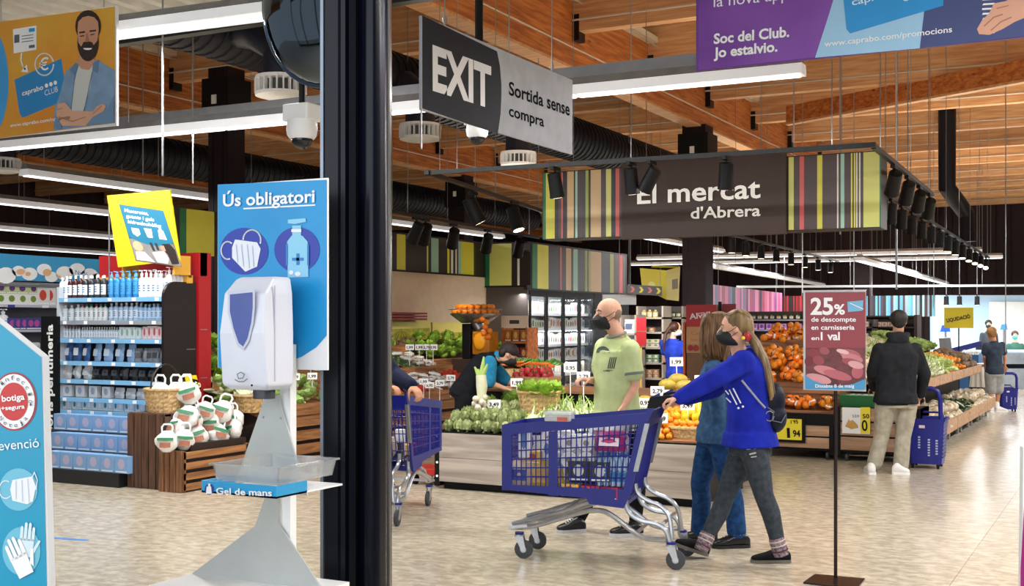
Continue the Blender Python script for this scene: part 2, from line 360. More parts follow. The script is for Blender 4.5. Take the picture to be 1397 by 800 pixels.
# ---------------------------------------------------------------- striped fascia boards
PAL=dict(y='e0dc4a',l='d9dc7a',k='241a1c',b='4b3a38',g='1f7a4c',m='9fd2c0',t='d8b98a',w='e9e6dc',r='d8605c',o='a7b04a',d='33353f',p='d2739b',c='57a7c9',v='7d4a8f',R='b3222c')
def stripe_run(parent,seq,pos,z0,z1,face):
    """seq: list of (px boundary, key); pos(px)->(x,y) on the board; joined colour by colour"""
    by={}
    for i in range(len(seq)-1):
        by.setdefault(seq[i][1],[]).append((seq[i][0],seq[i+1][0]))
    for k,l in by.items():
        for (a,b) in l:
            A,B=pos(a),pos(b); n=V(face)*.004
            part('stripe',MB().prism([V((*A,z0)),V((*B,z0)),V((*B,z0))+n,V((*A,z0))+n],(0,0,z1-z0)),C(PAL[k],.35),parent)
def fascia(name,label,p0,p1,z0,z1,face,seq,axis,val,th=.06,cat='fascia'):
    p0=V(p0);p1=V(p1);f=V(face)
    r=thing(name,label,cat,(p0.x,p0.y,z0))
    part('board',MB().prism([p0,p1,p1-f*th,p0-f*th],(0,0,z1-z0)) if p0.z else MB().prism([V((p0.x,p0.y,z0)),V((p1.x,p1.y,z0)),V((p1.x,p1.y,z0))-f*th,V((p0.x,p0.y,z0))-f*th],(0,0,z1-z0)),C('1c1416',.5),r)
    pos=(lambda q: (lambda h:(h.x,h.y))(onX(q,400,val) if axis=='X' else onY(q,400,val)))
    stripe_run(r,seq,pos,z0+.03,z1-.03,face)
    for zz in (z0,z1-.02): part('edge_trim',MB().prism([V((p0.x,p0.y,zz)),V((p1.x,p1.y,zz)),V((p1.x,p1.y,zz))+f*.012,V((p0.x,p0.y,zz))+f*.012],(0,0,.02)),DARKM,r)
    return r
fascia('striped_fascia','long striped fascia board on the cream wall left of the fridges',(-10.29,11.9,0),(-10.29,18.5,0),2.38,3.0,(1,0,0),
   [(238,'k'),(245,'g'),(254,'y'),(292,'k'),(330,'t'),(345,'k'),(370,'y'),(400,'k'),(430,'m'),(445,'k'),(541,'y'),(553,'k'),(582,'l'),(584,'k'),(588,'m'),(598,'k'),(610,'y'),(613,'k'),(615,'w'),(618,'k'),(621,'w'),(623,'k'),(625,'m'),(629,'y'),(646,'k'),(649,'k')],'X',-10.29)
fascia('striped_fascia','short striped fascia board facing the shoppers at the fridge corner',(-10.3,18.5,0),(-9.47,18.5,0),2.2,3.0,(0,-1,0),
   [(655,'g'),(668,'l'),(698,'k'),(706,'w'),(709,'k'),(724,'k')],'Y',18.5)
fascia('striped_fascia','striped fascia board above the glass door fridges',(-9.46,18.5,0),(-9.46,23.1,0),2.15,3.0,(1,0,0),
   [(726,'g'),(733,'y'),(748,'d'),(761,'k'),(764,'r'),(766,'d'),(772,'t'),(779,'k'),(782,'m'),(788,'d'),(798,'o'),(801,'k'),(803,'o'),(806,'t'),(820,'d'),(830,'k'),(832,'o'),(837,'b'),(844,'r'),(849,'b'),(853,'b')],'X',-9.46)
# ---------------------------------------------------------------- big hanging market sign
def market_sign():
    Y=11.5; x0,x1=onY(740,300,Y).x,onY(1202,300,Y).x; z0,z1=2.47,3.2
    r=thing('market_sign','wide hanging brown sign El mercat d\'Abrera with coloured stripes at both ends','sign',((x0+x1)/2,Y,z0))
    part('board',MB().box(x0,x1,Y,Y+.3,z0,z1),C('241a1a',.5),r)
    xa,xb=onY(850,300,Y).x,onY(1074,300,Y).x
    part('centre_panel',MB().bbox(xa,xb,Y-.05,Y,z0-.03,z1+.03,.005),M('brown_vinyl','4a3b36',.45,spec=.3,var=.04,scale=2,bump=.1),r)
    pos=lambda q:(onY(q,300,Y).x,Y)
    stripe_run(r,[(741,'g'),(745,'y'),(757,'k'),(762,'b'),(766,'r'),(768,'k'),(774,'t'),(783,'k'),(785,'m'),(788,'b'),(795,'d'),(799,'o'),(803,'k'),(806,'t'),(820,'b'),(827,'l'),(834,'k'),(840,'r'),(845,'b'),(850,'b')],pos,z0+.01,z1-.01,(0,-1,0))
    stripe_run(r,[(1076,'l'),(1083,'b'),(1091,'r'),(1097,'b'),(1115,'y'),(1122,'b'),(1142,'w'),(1144,'b'),(1147,'m'),(1152,'b'),(1161,'y'),(1163,'b'),(1165,'y'),(1167,'b'),(1168,'w'),(1170,'b'),(1172,'w'),(1174,'b'),(1178,'l'),(1200,'g'),(1202,'b')],pos,z0+.01,z1-.01,(0,-1,0))
    s=Panel(V((xa,Y-.052,z1+.03)),V((xb-xa,0,0)),V((0,0,-(z1-z0+.06))),224,102,r,.004)
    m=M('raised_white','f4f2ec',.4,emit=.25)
    s.text('El mercat',24,55,26,m,w=168,k=4,bold=.018); s.text("d'Abrera",99,78,15,m,w=93,k=4,bold=.018)
    for X in (x0+.3,xa+.2,xb-.3,x1-.4): part('hanging_wire',MB().tube([(X,Y+.15,z1),(X,Y+.15,6.16)],.004,5),METAL,r)
market_sign()
# ---------------------------------------------------------------- luminaires
LUM=M('diffuser','f4f6fa',.3,emit=2.2,var=.0)
HOUS=M('luminaire_housing','8f8f92',.4,.4)
def luminaire(a,b,w,power,label,z=3.35,wires=True,col=(1,.985,.965),grp=None,up=True,lit=True,emis=True):
    a=V((a[0],a[1],z)); b=V((b[0],b[1],z)); d=(b-a); L_=d.length; d.normalize(); s=V((-d.y,d.x,0))*w/2; u=V((0,0,1))
    r=thing('pendant_luminaire',label,'ceiling light',tuple((a+b)/2),grp)
    prof=lambda p:[p-s*.75+u*.075,p-s*.3+u*.14,p+s*.3+u*.14,p+s*.75+u*.075]
    part('housing',MB().ring_loft([prof(a),prof(b)]),HOUS,r)
    pr2=lambda p:[p-s,p-s*.8+u*.075,p+s*.8+u*.075,p+s]; part('reflector',MB().ring_loft([pr2(a-d*.01),pr2(b+d*.01)]),M('reflector_glow','f6f7fa',.3,emit=.2,var=0),r)  # reflector sides given a faint glow, standing in for lamp light on them
    n=max(1,int(L_/1.5))
    for i in range(n):
        p,q=a+d*(L_*i/n+.02),a+d*(L_*(i+1)/n-.02)
        part('lamp_tube',MB().prism([p-s*.5-u*.012,p+s*.5-u*.012,q+s*.5-u*.012,q-s*.5-u*.012],(0,0,.012)),LUM if emis else WHITE,r)
    k=max(2,int(L_/2)+1)
    if wires:
        for i in range(k):
            p=a+d*(L_*(i+.15)/(k-.7)) if k>1 else a
            part('suspension_wire',MB().tube([p+u*.1,V((p.x,p.y,5.9))],.005,5),METAL,r)
    if lit:
        c=(a+b)/2-u*.03; area('luminaire_light',c,(L_,w*.6),power,col,(0,0,atan2(d.y,d.x)))
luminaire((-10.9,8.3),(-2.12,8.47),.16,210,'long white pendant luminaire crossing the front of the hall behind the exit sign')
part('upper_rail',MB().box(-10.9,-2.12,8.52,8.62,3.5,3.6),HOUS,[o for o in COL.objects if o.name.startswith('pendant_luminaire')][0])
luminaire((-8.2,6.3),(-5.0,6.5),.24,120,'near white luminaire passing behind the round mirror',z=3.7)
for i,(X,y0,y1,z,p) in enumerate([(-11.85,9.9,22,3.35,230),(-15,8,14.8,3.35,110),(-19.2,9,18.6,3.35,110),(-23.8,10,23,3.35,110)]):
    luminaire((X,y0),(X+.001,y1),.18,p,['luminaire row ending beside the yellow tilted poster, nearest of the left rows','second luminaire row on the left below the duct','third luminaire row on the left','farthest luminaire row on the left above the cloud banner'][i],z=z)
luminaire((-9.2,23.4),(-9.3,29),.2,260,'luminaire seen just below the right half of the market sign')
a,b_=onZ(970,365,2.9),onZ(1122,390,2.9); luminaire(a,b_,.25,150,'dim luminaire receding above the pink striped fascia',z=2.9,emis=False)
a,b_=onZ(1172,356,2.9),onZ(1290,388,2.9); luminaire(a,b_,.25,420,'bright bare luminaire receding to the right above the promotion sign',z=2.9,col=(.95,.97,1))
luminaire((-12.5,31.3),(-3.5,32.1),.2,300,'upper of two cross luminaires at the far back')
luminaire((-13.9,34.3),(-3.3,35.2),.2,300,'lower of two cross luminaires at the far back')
for i,(X,y0,y1) in enumerate([(.8,2,12),(.9,13,24),(1.0,25,38)]): luminaire((X,y0),(X,y1),.2,520,'unseen luminaire row added to light the right of the hall, %s'%['nearest','middle','farthest'][i],up=False)  # rows outside the view, added to brighten the hall
# far white strip
a,b_=onZ(1010,393,2.75),onZ(1397,391,2.75)
# ---------------------------------------------------------------- ducts
def duct(label,pts,r,ribs=True):
    pts=[V(p) for p in pts]; d=(pts[1]-pts[0]); L_=d.length; n=int(L_/.16); path=[];rr=[]
    for i in range(n):
        t=i/n
        for q,k in ((0,1.0),(.5/n,1.0),(.6/n,.955),(.95/n,.955)): path.append(pts[0]+d*(t+q)); rr.append(r*k)
    return solo('ventilation_duct',MB().tube(path,rr,20),M('duct_black','090c18',.5,0,var=.06,spec=.25),label,'duct',loc=tuple(pts[0]),smooth=True)
duct('black ribbed round duct running through the roof above the luminaires',[(-8.3,8.0,4.62),(-8.3,24,4.62)],.36)
duct('black ribbed duct in the dark far left of the hall',[(-15.2,6,4.5),(-15.2,30,4.5)],.34)
def diffuser(px,py,z,label,r=.25):
    p=onZ(px,py,z); XD=-8.3 if p.x>-12 else -15.2; R=thing('air_diffuser',label,'air vent',(p.x,p.y,z),'round air diffusers under the duct')
    part('ring',MB().lathe(p,[(r*.7,0),(r,.02),(r,.05),(r*.8,.06)],28),WHITE,R,True)
    part('top_plate',MB().lathe(p,[(r*.85,.17),(r,.18),(r,.21),(r*.5,.22)],28),WHITE,R,True)
    part('core',MB().lathe(p,[(r*.7,.03),(r*.7,.2)],20),C('55565a',.5),R,True)
    for i in range(24):
        a=2*pi*i/24; q=p+V((cos(a)*r*.93,sin(a)*r*.93,.115)); part('fin',MB().cbox(q,(.05,.012,.14),Matrix.Rotation(a,3,'Z')),WHITE,R)
    part('neck',MB().tube([p+V((0,0,.2)),p+V((0,0,.5)),V((p.x*.6+XD*.4,p.y,4.5)),V((XD,p.y,4.6))],r*.75,16),C('1b1d29',.4),R,True)
diffuser(383,134,3.8,'round white air diffuser behind the near luminaire, left of the pillar')
diffuser(573,193,3.8,'round white air diffuser hanging left under the exit sign')
diffuser(707,228,3.8,'round white air diffuser hanging below the far end of the exit sign')
diffuser(4,236,3.8,'round white air diffuser cut by the left edge')
# ---------------------------------------------------------------- track lighting
def rail(label,pts,spots,z=3.0,heads=True):
    pts=[V((p[0],p[1],z)) for p in pts]
    r=thing('track_rail',label,'light rail',tuple(pts[0]))
    for i in range(len(pts)-1):
        d=(pts[i+1]-pts[i]).normalized(); s=V((-d.y,d.x,0))*.02
        part('rail',MB().prism([pts[i]-s,pts[i]+s,pts[i+1]+s,pts[i+1]-s],(0,0,.04)),DARKM,r)
        n=max(1,int((pts[i+1]-pts[i]).length/2))
        for k in range(n+1):
            q=pts[i].lerp(pts[i+1],(k+.2)/(n+.4)); part('drop_rod',MB().tube([q,V((q.x,q.y,6.16))],.005,5),METAL,r)
    return r
def spotlamp(p,target,label,grp,power=0,sc=1.0):
    p=V(p); t=(V(target)-p).normalized(); b=p-V((0,0,.14*sc))
    r=thing('spotlight',label,'spotlight',tuple(p),grp)
    part('adapter',MB().box(p.x-.02,p.x+.02,p.y-.08,p.y+.08,p.z-.03,p.z),BLACK,r)
    part('arm',MB().cyl(p-V((0,0,.03)),b,.012,n=6),BLACK,r)
    part('lamp_body',MB().tube([b-t*.09*sc,b-t*.085*sc,b+t*.1*sc,b+t*.14*sc],[.045*sc,.06*sc,.065*sc,.07*sc],14),BLACK,r,True)
    part('lens',MB().tube([b+t*.141*sc,b+t*.143*sc],[.052*sc,.052*sc],14),M('spot_lens','fff1da',.3,emit=6,var=0),r)
    if power: spot('spot_light',b+t*.16*sc,target,power,ang=60)
R1=onZ(580,239,3.0); R2=onZ(1195,201,3.0)
rail('black front track rail hanging in front of the market sign',[(R1.x,R1.y),(R2.x,R2.y)],0)
a=onZ(1192,203,3.0); b_=onZ(1272,268,3.0); rail('black track rail receding from the right end of the front rail',[(a.x,a.y),(b_.x,b_.y)],0)
c1=onZ(1200,262,3.0); c2=onZ(1349,353,3.0); rail('long black track rail of many spotlights over the right aisle',[(c1.x,c1.y),(c2.x,c2.y)],0)
d1=onZ(994,321,3.0); d2=onZ(1144,358,3.0); rail('black track rail under the market sign toward the back',[(d1.x,d1.y),(d2.x,d2.y)],0)
e1=onZ(582,238,3.0); e2=onZ(745,292,3.0); rail('black track rail receding from the left end of the front rail',[(e1.x,e1.y),(e2.x,e2.y)],0)
f1=onZ(535,291,2.9); f2=onZ(735,326,2.9); rail('black track rail in front of the cream wall fascia',[(f1.x,f1.y),(f2.x,f2.y)],0,z=2.9)
def at_t(a,b,t,z): return (a.x+(b.x-a.x)*t,a.y+(b.y-a.y)*t,z)
for i,(t,tg,pw) in enumerate([(.325,(-4.6,10.4,.6),60),(.50,(-4.0,10.4,.6),60),(.545,(-5.4,10.4,.6),60),(.705,(-3.4,10.4,.7),60)]):
    spotlamp(at_t(R1,R2,t,3.0),tg,'black spotlight on the front rail, %s'%['over the left stripes','first at the left edge of the lettering','second at the left edge of the lettering','above the word mercat'][i],'spotlights on the front rail',pw)
for i,t in enumerate((.28,.5,.72,.93)): 
    spotlamp(at_t(a,b_,t,3.0),(-2.8,13+i,.8),'black spotlight, number %s from the front on the short right rail'%('one','two','three','four')[i],'spotlights on the short right rail',45 if i%2 else 0)
for i in range(14):
    t=((i+.4)/14)**1.25; spotlamp(at_t(c1,c2,t,3.0),(-2.8,14+i*.9,.9),nth(i)+' black spotlight from the front on the long rail over the right aisle','spotlights on the long right rail',90 if i in(1,5,9) else 0)
for i in range(8):
    t=((i+.3)/8)**1.2; spotlamp(at_t(d1,d2,t,3.0),at_t(d1,d2,t,0),nth(i)+' black spotlight from the left on the rail below the market sign','spotlights under the market sign',70 if i in(1,4) else 0)
for i,(px,py) in enumerate([(645,262),(702,275)]):
    p=onZ(px,py,3.0); spotlamp((p.x,p.y,3.0),(-5.6,12.2,.6),['lit black spotlight left of the market sign, nearer one','lit black spotlight left of the market sign, farther one'][i],'pair of lit spotlights',70,1.25)
for i,(px) in enumerate((570,583,622,668,710)):
    t=(px-535)/200; t=t/(t+(1-t)*(f2.y/f1.y)) ; spotlamp(at_t(f1,f2,t,2.9),(-9.3,13+i,1.0),nth(i)+' black spotlight from the left on the rail before the cream wall','spotlights before the cream wall',110 if i in(0,2,4) else 0,1.2)
for i,(X,Y) in enumerate([(-7.0,9.6),(-6.9,10.6),(-8.0,8.0)]): pass
# ---------------------------------------------------------------- dome cameras, vertical black pipes, thin drop wires
def dome(px,py,d,label,box=False):
    p=P(px,py,d); r=thing('dome_camera',label,'security camera',tuple(p)); 
    if box: part('junction_box',MB().bbox(p.x-.09,p.x+.09,p.y-.07,p.y+.07,p.z+.1,p.z+.2,.01),WHITE,r)
    part('camera_housing',MB().lathe(p,[(.07,.0),(.085,.02),(.09,.06),(.085,.11),(.05,.115)],20),WHITE,r,True)
    part('dome',MB().ell(p+V((0,0,.0)),(.062,.062,.06),16,10),M('dark_glass','1a1d22',.08,var=.0),r,True)
    return r,p
r,p=dome(412,190,6.9,'white dome security camera hanging on a black rod left of the pillar',True); part('rod',MB().cyl(p+V((0,0,.18)),p+V((0,0,1.9)),.018,n=8),BLACK,r)
r,p=dome(651,188,9.6,'white dome security camera under the exit sign',True); part('rod',MB().cyl(p+V((0,0,.18)),p+V((0,0,1.9)),.018,n=8),BLACK,r)
p=P(654,40,8.6); solo('black_pipe',MB().cyl((p.x,p.y,3.55),(p.x,p.y,6.0),.027,n=10),BLACK,'black vertical pipe behind the exit sign','pipe')
# elbow duct at the right
a=P(1292,225,24); b_=P(1292,256,24); c=P(1318,292,24.6); d=P(1320,330,24.6)
solo('drop_duct',MB().tube([a+V((0,0,1.2)),a,b_,b_.lerp(c,.5),c,d],.17,14),M('duct_black','090c18',.5,0,var=.06,spec=.25),'black elbowed drop duct above the right aisle','duct',smooth=True)
for i,(px,y0,y1,d) in enumerate([(1223,80,395,16),(1146,70,320,12.5),(1372,190,480,18),(1274,270,420,22),(1165,320,400,20),(1095,330,400,21),(1083,110,235,14),(222,45,240,9),(263,40,250,11),(195,190,240,14),(860,300,400,22)]):
    a,b_=P(px,y1,d),P(px,y0,d); b_.z=max(b_.z,6.16)
    solo('drop_wire',MB().tube([a,V((a.x,a.y,b_.z))],.008 if i else .016,6),METAL,'vertical steel suspension wire %s'%['between the post and the long pole right of the market sign','above the right end of the market sign','near the right edge of the photo','over the fish hall sign','above the promotion sign','left of the promotion sign','above the lettering of the market sign','thick one left of the round mirror','right of the thick wire','right of the orange banner','above the yellow hanging sign'][i],'wire',loc=tuple(a),group='suspension wires from the roof')
# ================================================================ FOREGROUND SIGNS AND STANDS
def uvfun(s,px,py):
    q=onPl(px,py,s.o,s.n)-s.o; return (q.dot(s.R)/s.R.length_squared, q.dot(s.D)/s.D.length_squared)
Panel.uv=uvfun
def _pp(s,name,mat,k,*polys,label=None):           # polygons in photo pixels
    mb=MB()
    for p in polys: s.poly([s.uv(*q) for q in p],mb,k)
    return s.put(name,mb,mat,label)
Panel.pp=_pp
def _ell(cx,cy,rx,ry=None,n=24,a0=0,a1=2*pi,tilt=0):
    ry=rx if ry is None else ry; o=[]
    for i in range(n+(0 if a1-a0>6.2 else 1)):
        a=a0+(a1-a0)*i/n; x,y=rx*cos(a),ry*sin(a); o.append((cx+x*cos(tilt)-y*sin(tilt),cy+x*sin(tilt)+y*cos(tilt)))
    return o
def _stroke(pts,w):
    out=[]
    for i in range(len(pts)-1):
        (a,b),(c,d)=pts[i],pts[i+1]; l=hypot(c-a,d-b) or 1; x,y=-(d-b)/l*w/2,(c-a)/l*w/2; ex,ey=(c-a)/l*w*.2,(d-b)/l*w*.2
        out.append([(a+x-ex,b+y-ey),(c+x+ex,d+y+ey),(c-x+ex,d-y+ey),(a-x-ex,b-y-ey)])
    return out
def _pt(s,txt,p0,p1,h,mat,k=4,bold=.02,name='lettering',space=1):   # p0,p1 baseline ends in photo pixels, h cap height in pixels at p0
    u0,v0=s.uv(*p0); u1,v1=s.uv(*p1); u2,v2=s.uv(p0[0],p0[1]-h)
    hh=(s.D.length*abs(v2-v0)); Lw=((s.R*(u1-u0)+s.D*(v1-v0))).length; rot=atan2((v1-v0)*s.D.length,(u1-u0)*s.R.length)
    vs,fs,(x0,x1)=textmesh(txt,bold,space); sc=hh/.729; sx=Lw/(x1-x0); rn=s.R.normalized(); dn=s.D.normalized(); out=[]
    o=s.pt(u0,v0,k)
    for x,y in vs:
        a=(x-x0)*sx; b=-y*sc; out.append(o+rn*(a*cos(rot)-b*sin(rot))+dn*(a*sin(rot)+b*cos(rot)))
    return s.put(name,MB().add(out,fs),mat)
Panel.ptext=_pt
def pan(parent,o,r,d,eps=.0012):    # panel from three corners (top-left, top-right, bottom-left)
    return Panel(V(o),V(r)-V(o),V(d)-V(o),100,100,parent,eps)
BLUE=C('1c9ad6',.3); DBLUE=C('2340a8',.35)
# ---- exit sign
X0=-3.355
tl,tr,bl=onX(575,20,X0),onX(781,114,X0),onX(575,149,X0); 
top=(tl.z+tr.z)/2; tl.z=tr.z=3.205; bl.z=2.705
r=thing('exit_sign','hanging dark and pale grey sign reading EXIT Sortida sense compra','sign',(X0,tl.y,2.705))
part('board',MB().box(X0-.015,X0,tl.y,tr.y,2.705,3.205),C('9ea0a8',.35),r)
s=pan(r,tl,tr,bl,.0004)
s.pp('dark_field',M('sign_dark','262932',.6,spec=.2),1,[(576,21),(678,70)]+[(678+x,70+dy) for x,dy in ((4,20),(6,45),(6,60),(5,85),(1,113))]+[(576,148)])
part('light_field',MB().box(X0,X0+.0002,tl.y,tr.y,2.705,3.205),M('sign_pale','b4b9c4',.6,spec=.2),r)
s.ptext('EXIT',(590,121),(670,146),61,C('eef0f4',.3),bold=.035)
s.ptext('sense',(746,147),(777,158),19,M('sign_text','14161d',.85,spec=.05),bold=.02); s.ptext('Sortida',(694,129),(741,145.4),19,M('sign_text','14161d',.85,spec=.05),bold=.02); s.ptext('compra',(694,158),(742,173),16,M('sign_text','14161d',.85,spec=.05),bold=.02)
for y in (tl.y+.25,tr.y-.3):
    part('hanging_wire',MB().tube([(X0-.007,y,3.2),(X0-.007,y,6.16)],.004,5),METAL,r)
    part('hook',MB().tube([V((X0-.007,y+.02*sin(a),3.24+.03*cos(a))) for a in [i*.7 for i in range(8)]],.004,5),METAL,r)
p=P(576,200,6.3); part('tie_wire',MB().tube([V((X0-.007,tl.y+.01,2.71)),V((X0-.007,tl.y+.01,2.50))],.006,5),METAL,r)
# ---- right hanging banner
Y0=6.19
tl,tr,bl=V((-2.13,Y0,3.75)),V((1.1,Y0,3.75)),V((-2.13,Y0,2.95))
r=thing('hanging_banner','purple and light blue hanging banner with Soc del Club lettering, at top right','banner',(0,Y0,2.95))
part('board',MB().box(-2.13,1.1,Y0,Y0+.02,2.95,3.75),C('5f2a86',.35),r); s=pan(r,tl,tr,bl)
PUR=M('purple_print','6a2c92',.35,var=.12,scale=1.2,col2='8c52b4')
s.pp('purple_field',PUR,1,[(953,-60),(1145,-60),(1140,-10),(1131,20),(1112,78),(953,96)])
s.pp('light_blue_field',C('9fcdee',.35),2,[(1147,-60),(1270,-60),(1255,66),(1112,79),(1131,20),(1140,-10)])
s.pp('jacket_print',C('3f4a7e',.4),3,[(1270,-60),(1480,-60),(1480,40),(1255,66)])
s.pp('blue_card_print',C('2a97dd',.3),4,[(1145,-60),(1290,-60),(1287,8),(1160,46),(1155,40)])
for q in range(9): s.pp('striped_shirt_print',WHITE,4,[(1340+q%3,-8+q*6.5),(1357,-9+q*6.5),(1357,-6.5+q*6.5),(1340,-5.5+q*6.5)])
sk=C('dba58b',.5)
s.pp('hand_print',sk,5,[(1333,40),(1340,28),(1350,18),(1356,5),(1372,2),(1390,-6),(1420,-20),(1440,10),(1400,24),(1385,30),(1368,40),(1350,48),(1336,47)])
s.pp('finger_line_print',C('a76f58',.5),6,*_stroke([(1343,36),(1356,24),(1368,20)],1.5),*_stroke([(1352,42),(1366,30),(1380,24)],1.5),*_stroke([(1360,12),(1376,8)],1.2))
s.ptext('la nova app',(974,10),(1076,-1),15,C('f1eef6',.4),bold=.0); s.ptext('Soc del Club.',(974,60),(1077,50),14,WHITE,bold=.03); s.ptext('Jo estalvio.',(974,79),(1061,70),14,WHITE,bold=.03)
s.ptext('www.caprabo.com/promocions',(1125,64),(1299,44),8,WHITE,bold=.012); s.ptext('caprabo',(1163,8),(1225,-6),10,C('d8ecfa',.4),k=6,bold=.01)
for i in range(3): s.pp('card_dot',C('d8ecfa',.4),6,_ell(1236+i*13,-2-i*2,5,4,12))
for x in (-1.9,.8): part('hanging_wire',MB().tube([(x,Y0,3.75),(x,Y0,6.16)],.004,5),METAL,r)
# ---- left hanging banner with a printed man
Y0=6.03
tl=onY(-260,60,Y0); br=onY(159,171,Y0); tr=onY(159,7,Y0); zt,zb=tr.z,br.z; xl,xr=tl.x,tr.x
r=thing('hanging_banner','orange hanging banner with a printed man and a blue card, at top left','banner',((xl+xr)/2,Y0,zb))
part('board',MB().box(xl,xr,Y0,Y0+.02,zb,zt),C('dfe2e6',.35),r); s=pan(r,(xl,Y0,zt),(xr,Y0,zt),(xl,Y0,zb))
s.pp('orange_field',M('orange_print','d98a2b',.35,var=.04,scale=1.5,col2='d9a93c'),1,[(-258,64),(157,9),(157,168),(-258,222)])
s.pp('blue_curve_print',C('3f9ede',.35),2,[(-258,64),(-20,34)]+_ell(-20,112,32,80,14,-pi/2,pi/2)+[(-20,191),(-258,221)])
s.pp('note_print',WHITE,2,[(18,40),(50,35),(50,68),(19,73)]); s.pp('note_picture',C('5a5f66',.4),3,[(20,48),(27,47),(27,58),(20,59)],*[[(30,49+i*4),(46,47+i*4),(46,48+i*4),(30,50+i*4)] for i in range(3)],[(40,62),(48,61),(48,65),(40,66)])
s.pp('note_tab',BLUE,3,[(40,39),(48,38),(48,43),(40,44)])
s.pp('blue_card_print',C('2b86c4',.35),2,[(20,109),(84,80),(92,136),(31,161),(27,155)])
s.ptext('caprabo',(31,131),(60,122),7,WHITE,bold=.02); 
for i in range(3): s.pp('card_dot',WHITE,3,_ell(64+i*6,117-i*2,2.4,3,10))
s.ptext('CLUB',(62,131),(80,125),8,WHITE,bold=-.005)
s.pp('coin_print',WHITE,3,*_stroke(_ell(61,88,12.5,15,26,0,6.25),2)); s.ptext('€',(54,97),(67,95),17,WHITE,bold=.01)
s.pp('arrow_print',WHITE,3,*_stroke([(30,73),(29,82),(32,91),(35,95)],2),[(29,98),(39,99),(37,88)])
s.ptext('www.caprabo.com/nova-app',(15,174),(97,162),5,WHITE,bold=.01,k=7)
SK=C('c68f72',.5); SH=M('denim_shirt_print','7d9dbd',.5,var=.08,scale=6); HAIR=C('2a1c16',.6)
s.pp('shirt_print',SH,3,[(74,178),(75,150),(84,122),(90,98),(104,86),(118,82),(134,82),(150,92),(157,96),(157,167)])
s.pp('undershirt_print',C('c7c9c6',.5),4,[(108,90),(128,88),(124,120),(112,158),(98,160),(100,120)])
s.pp('neck_print',SK,5,[(109,72),(128,70),(130,86),(122,96),(112,94),(106,86)])
s.pp('hair_print',HAIR,5,_ell(121,36,17.5,22,20)); s.pp('beard_print',C('2f211b',.6),6,_ell(121,58,14.5,26,24))
s.pp('face_print',SK,7,[(107,40),(108,30),(114,24),(122,22),(130,24),(135,30),(136,42),(134,56),(129,62),(127,58),(121,56),(115,58),(112,64),(108,58)])
s.pp('eye_print',C('2a1c16',.6),8,*_stroke([(110,45),(117,44)],2.2),*_stroke([(124,43),(132,42)],2.2),*_stroke([(111,50),(116,49)],1.4),*_stroke([(125,48),(130,47)],1.4))
s.pp('nose_print',C('a76f55',.5),8,[(119,46),(121,46),(124,57),(118,58)]); s.pp('smile_print',WHITE,8,_ell(121,66,6,2.6,14,0,pi))
s.pp('collar_print',C('64809f',.5),6,[(104,86),(108,88),(103,104),(96,96)],[(128,86),(136,82),(134,100),(127,96)],*_stroke([(103,104),(97,158)],1),*_stroke([(127,98),(114,160)],1))
s.pp('forearm_print',C('d3a489',.5),7,[(80,142),(90,140),(100,152),(128,152),(140,142),(146,144),(143,152),(128,160),(118,172),(86,172),(78,158)]); s.pp('hand_print',C('d3a489',.5),7.5,_ell(138,148,8,4.5,14,tilt=-.4))
s.pp('forearm_shade_print',C('a9775c',.5),8,*_stroke([(82,160),(100,166),(118,160)],1.4),*_stroke([(128,156),(140,145)],1),*_stroke([(80,150),(86,148)],1))
s.pp('sleeve_print',C('6c8cae',.5),8,[(118,172),(128,160),(146,152),(157,130),(157,168)]); s.pp('cuff_print',C('6c8cae',.5),8,[(74,175),(78,160),(86,172),(84,177)])
for x in (xl+.3,xr-.12): part('hanging_wire',MB().tube([(x,Y0,zt),(x,Y0,6.16)],.004,5),METAL,r)
# ---- black post of the entrance frame
r=thing('door_post','shiny blue-black steel post standing floor to roof left of the centre','post',P(482,440,2.9).to_2d().to_3d())
POST=M('post_paint','060b17',.25,0,var=.1,scale=5,spec=.2)
pc=P(482,440,2.9); pc.z=0; w=1/F*2.9
def prof(pts): return MB().prism([pc+CR*(x-482)*w+CF*y for x,y in pts],(0,0,6.15))
part('left_profile',prof([(441,.0),(444,-.008),(462,-.012),(467,-.026),(473,-.026),(477,-.012),(486,-.008),(486,.12),(441,.12)]),POST,r)
part('right_profile',prof([(488,.12),(488,.0),(493,-.012)]+[(509-14*cos(a),-.012-.028*sin(a)) for a in [i*pi/12 for i in range(1,12)]]+[(525,-.012),(528,.0),(528,.12)]),POST,r,True)
part('centre_gasket',prof([(486,.02),(488,.02),(488,.1),(486,.1)]),BLACK,r)
part('left_edge',prof([(435,.02),(441,.02),(441,.05),(435,.05)]),M('grey_edge','7d8896',.3,.4),r); part('right_edge',prof([(528,.01),(531,.01),(531,.05),(528,.05)]),M('grey_edge2','56504a',.3,.4),r)
# ---- round convex mirror
c=P(429,0,4.2); R_=.295; ax=(-CF*.82-CR*.57+V((0,0,-.1))).normalized(); Mx=ax.to_track_quat('Z','Y').to_matrix()
r=thing('safety_mirror','round convex safety mirror half hidden behind the black post','mirror',tuple(c))
part('mirror_dome',MB().lathe(c,[(R_*sin(a),.10*(cos(a)-1)+.05) for a in [pi/2*(.02+.98*i/10) for i in range(10,-1,-1)]],40,Mx),M('mirror','7a8794',.05,1,var=0),r,2)
part('rim',MB().tube([c+Mx@V((R_*cos(a),R_*sin(a),-.045)) for a in [2*pi*i/40 for i in range(40)]],.012,8,closed=True),M('mirror_rim','1d2f44',.3),r,2)
part('back_shell',MB().lathe(c,[(.05,-.14),(R_*.8,-.1),(R_,-.05)],32,Mx),BLACK,r,True)
part('bracket',MB().cyl(c+Mx@V((0,0,-.1)),c+V((0,0,.0))+Mx@V((0,0,-.3)),.03,n=10),BLACK,r)
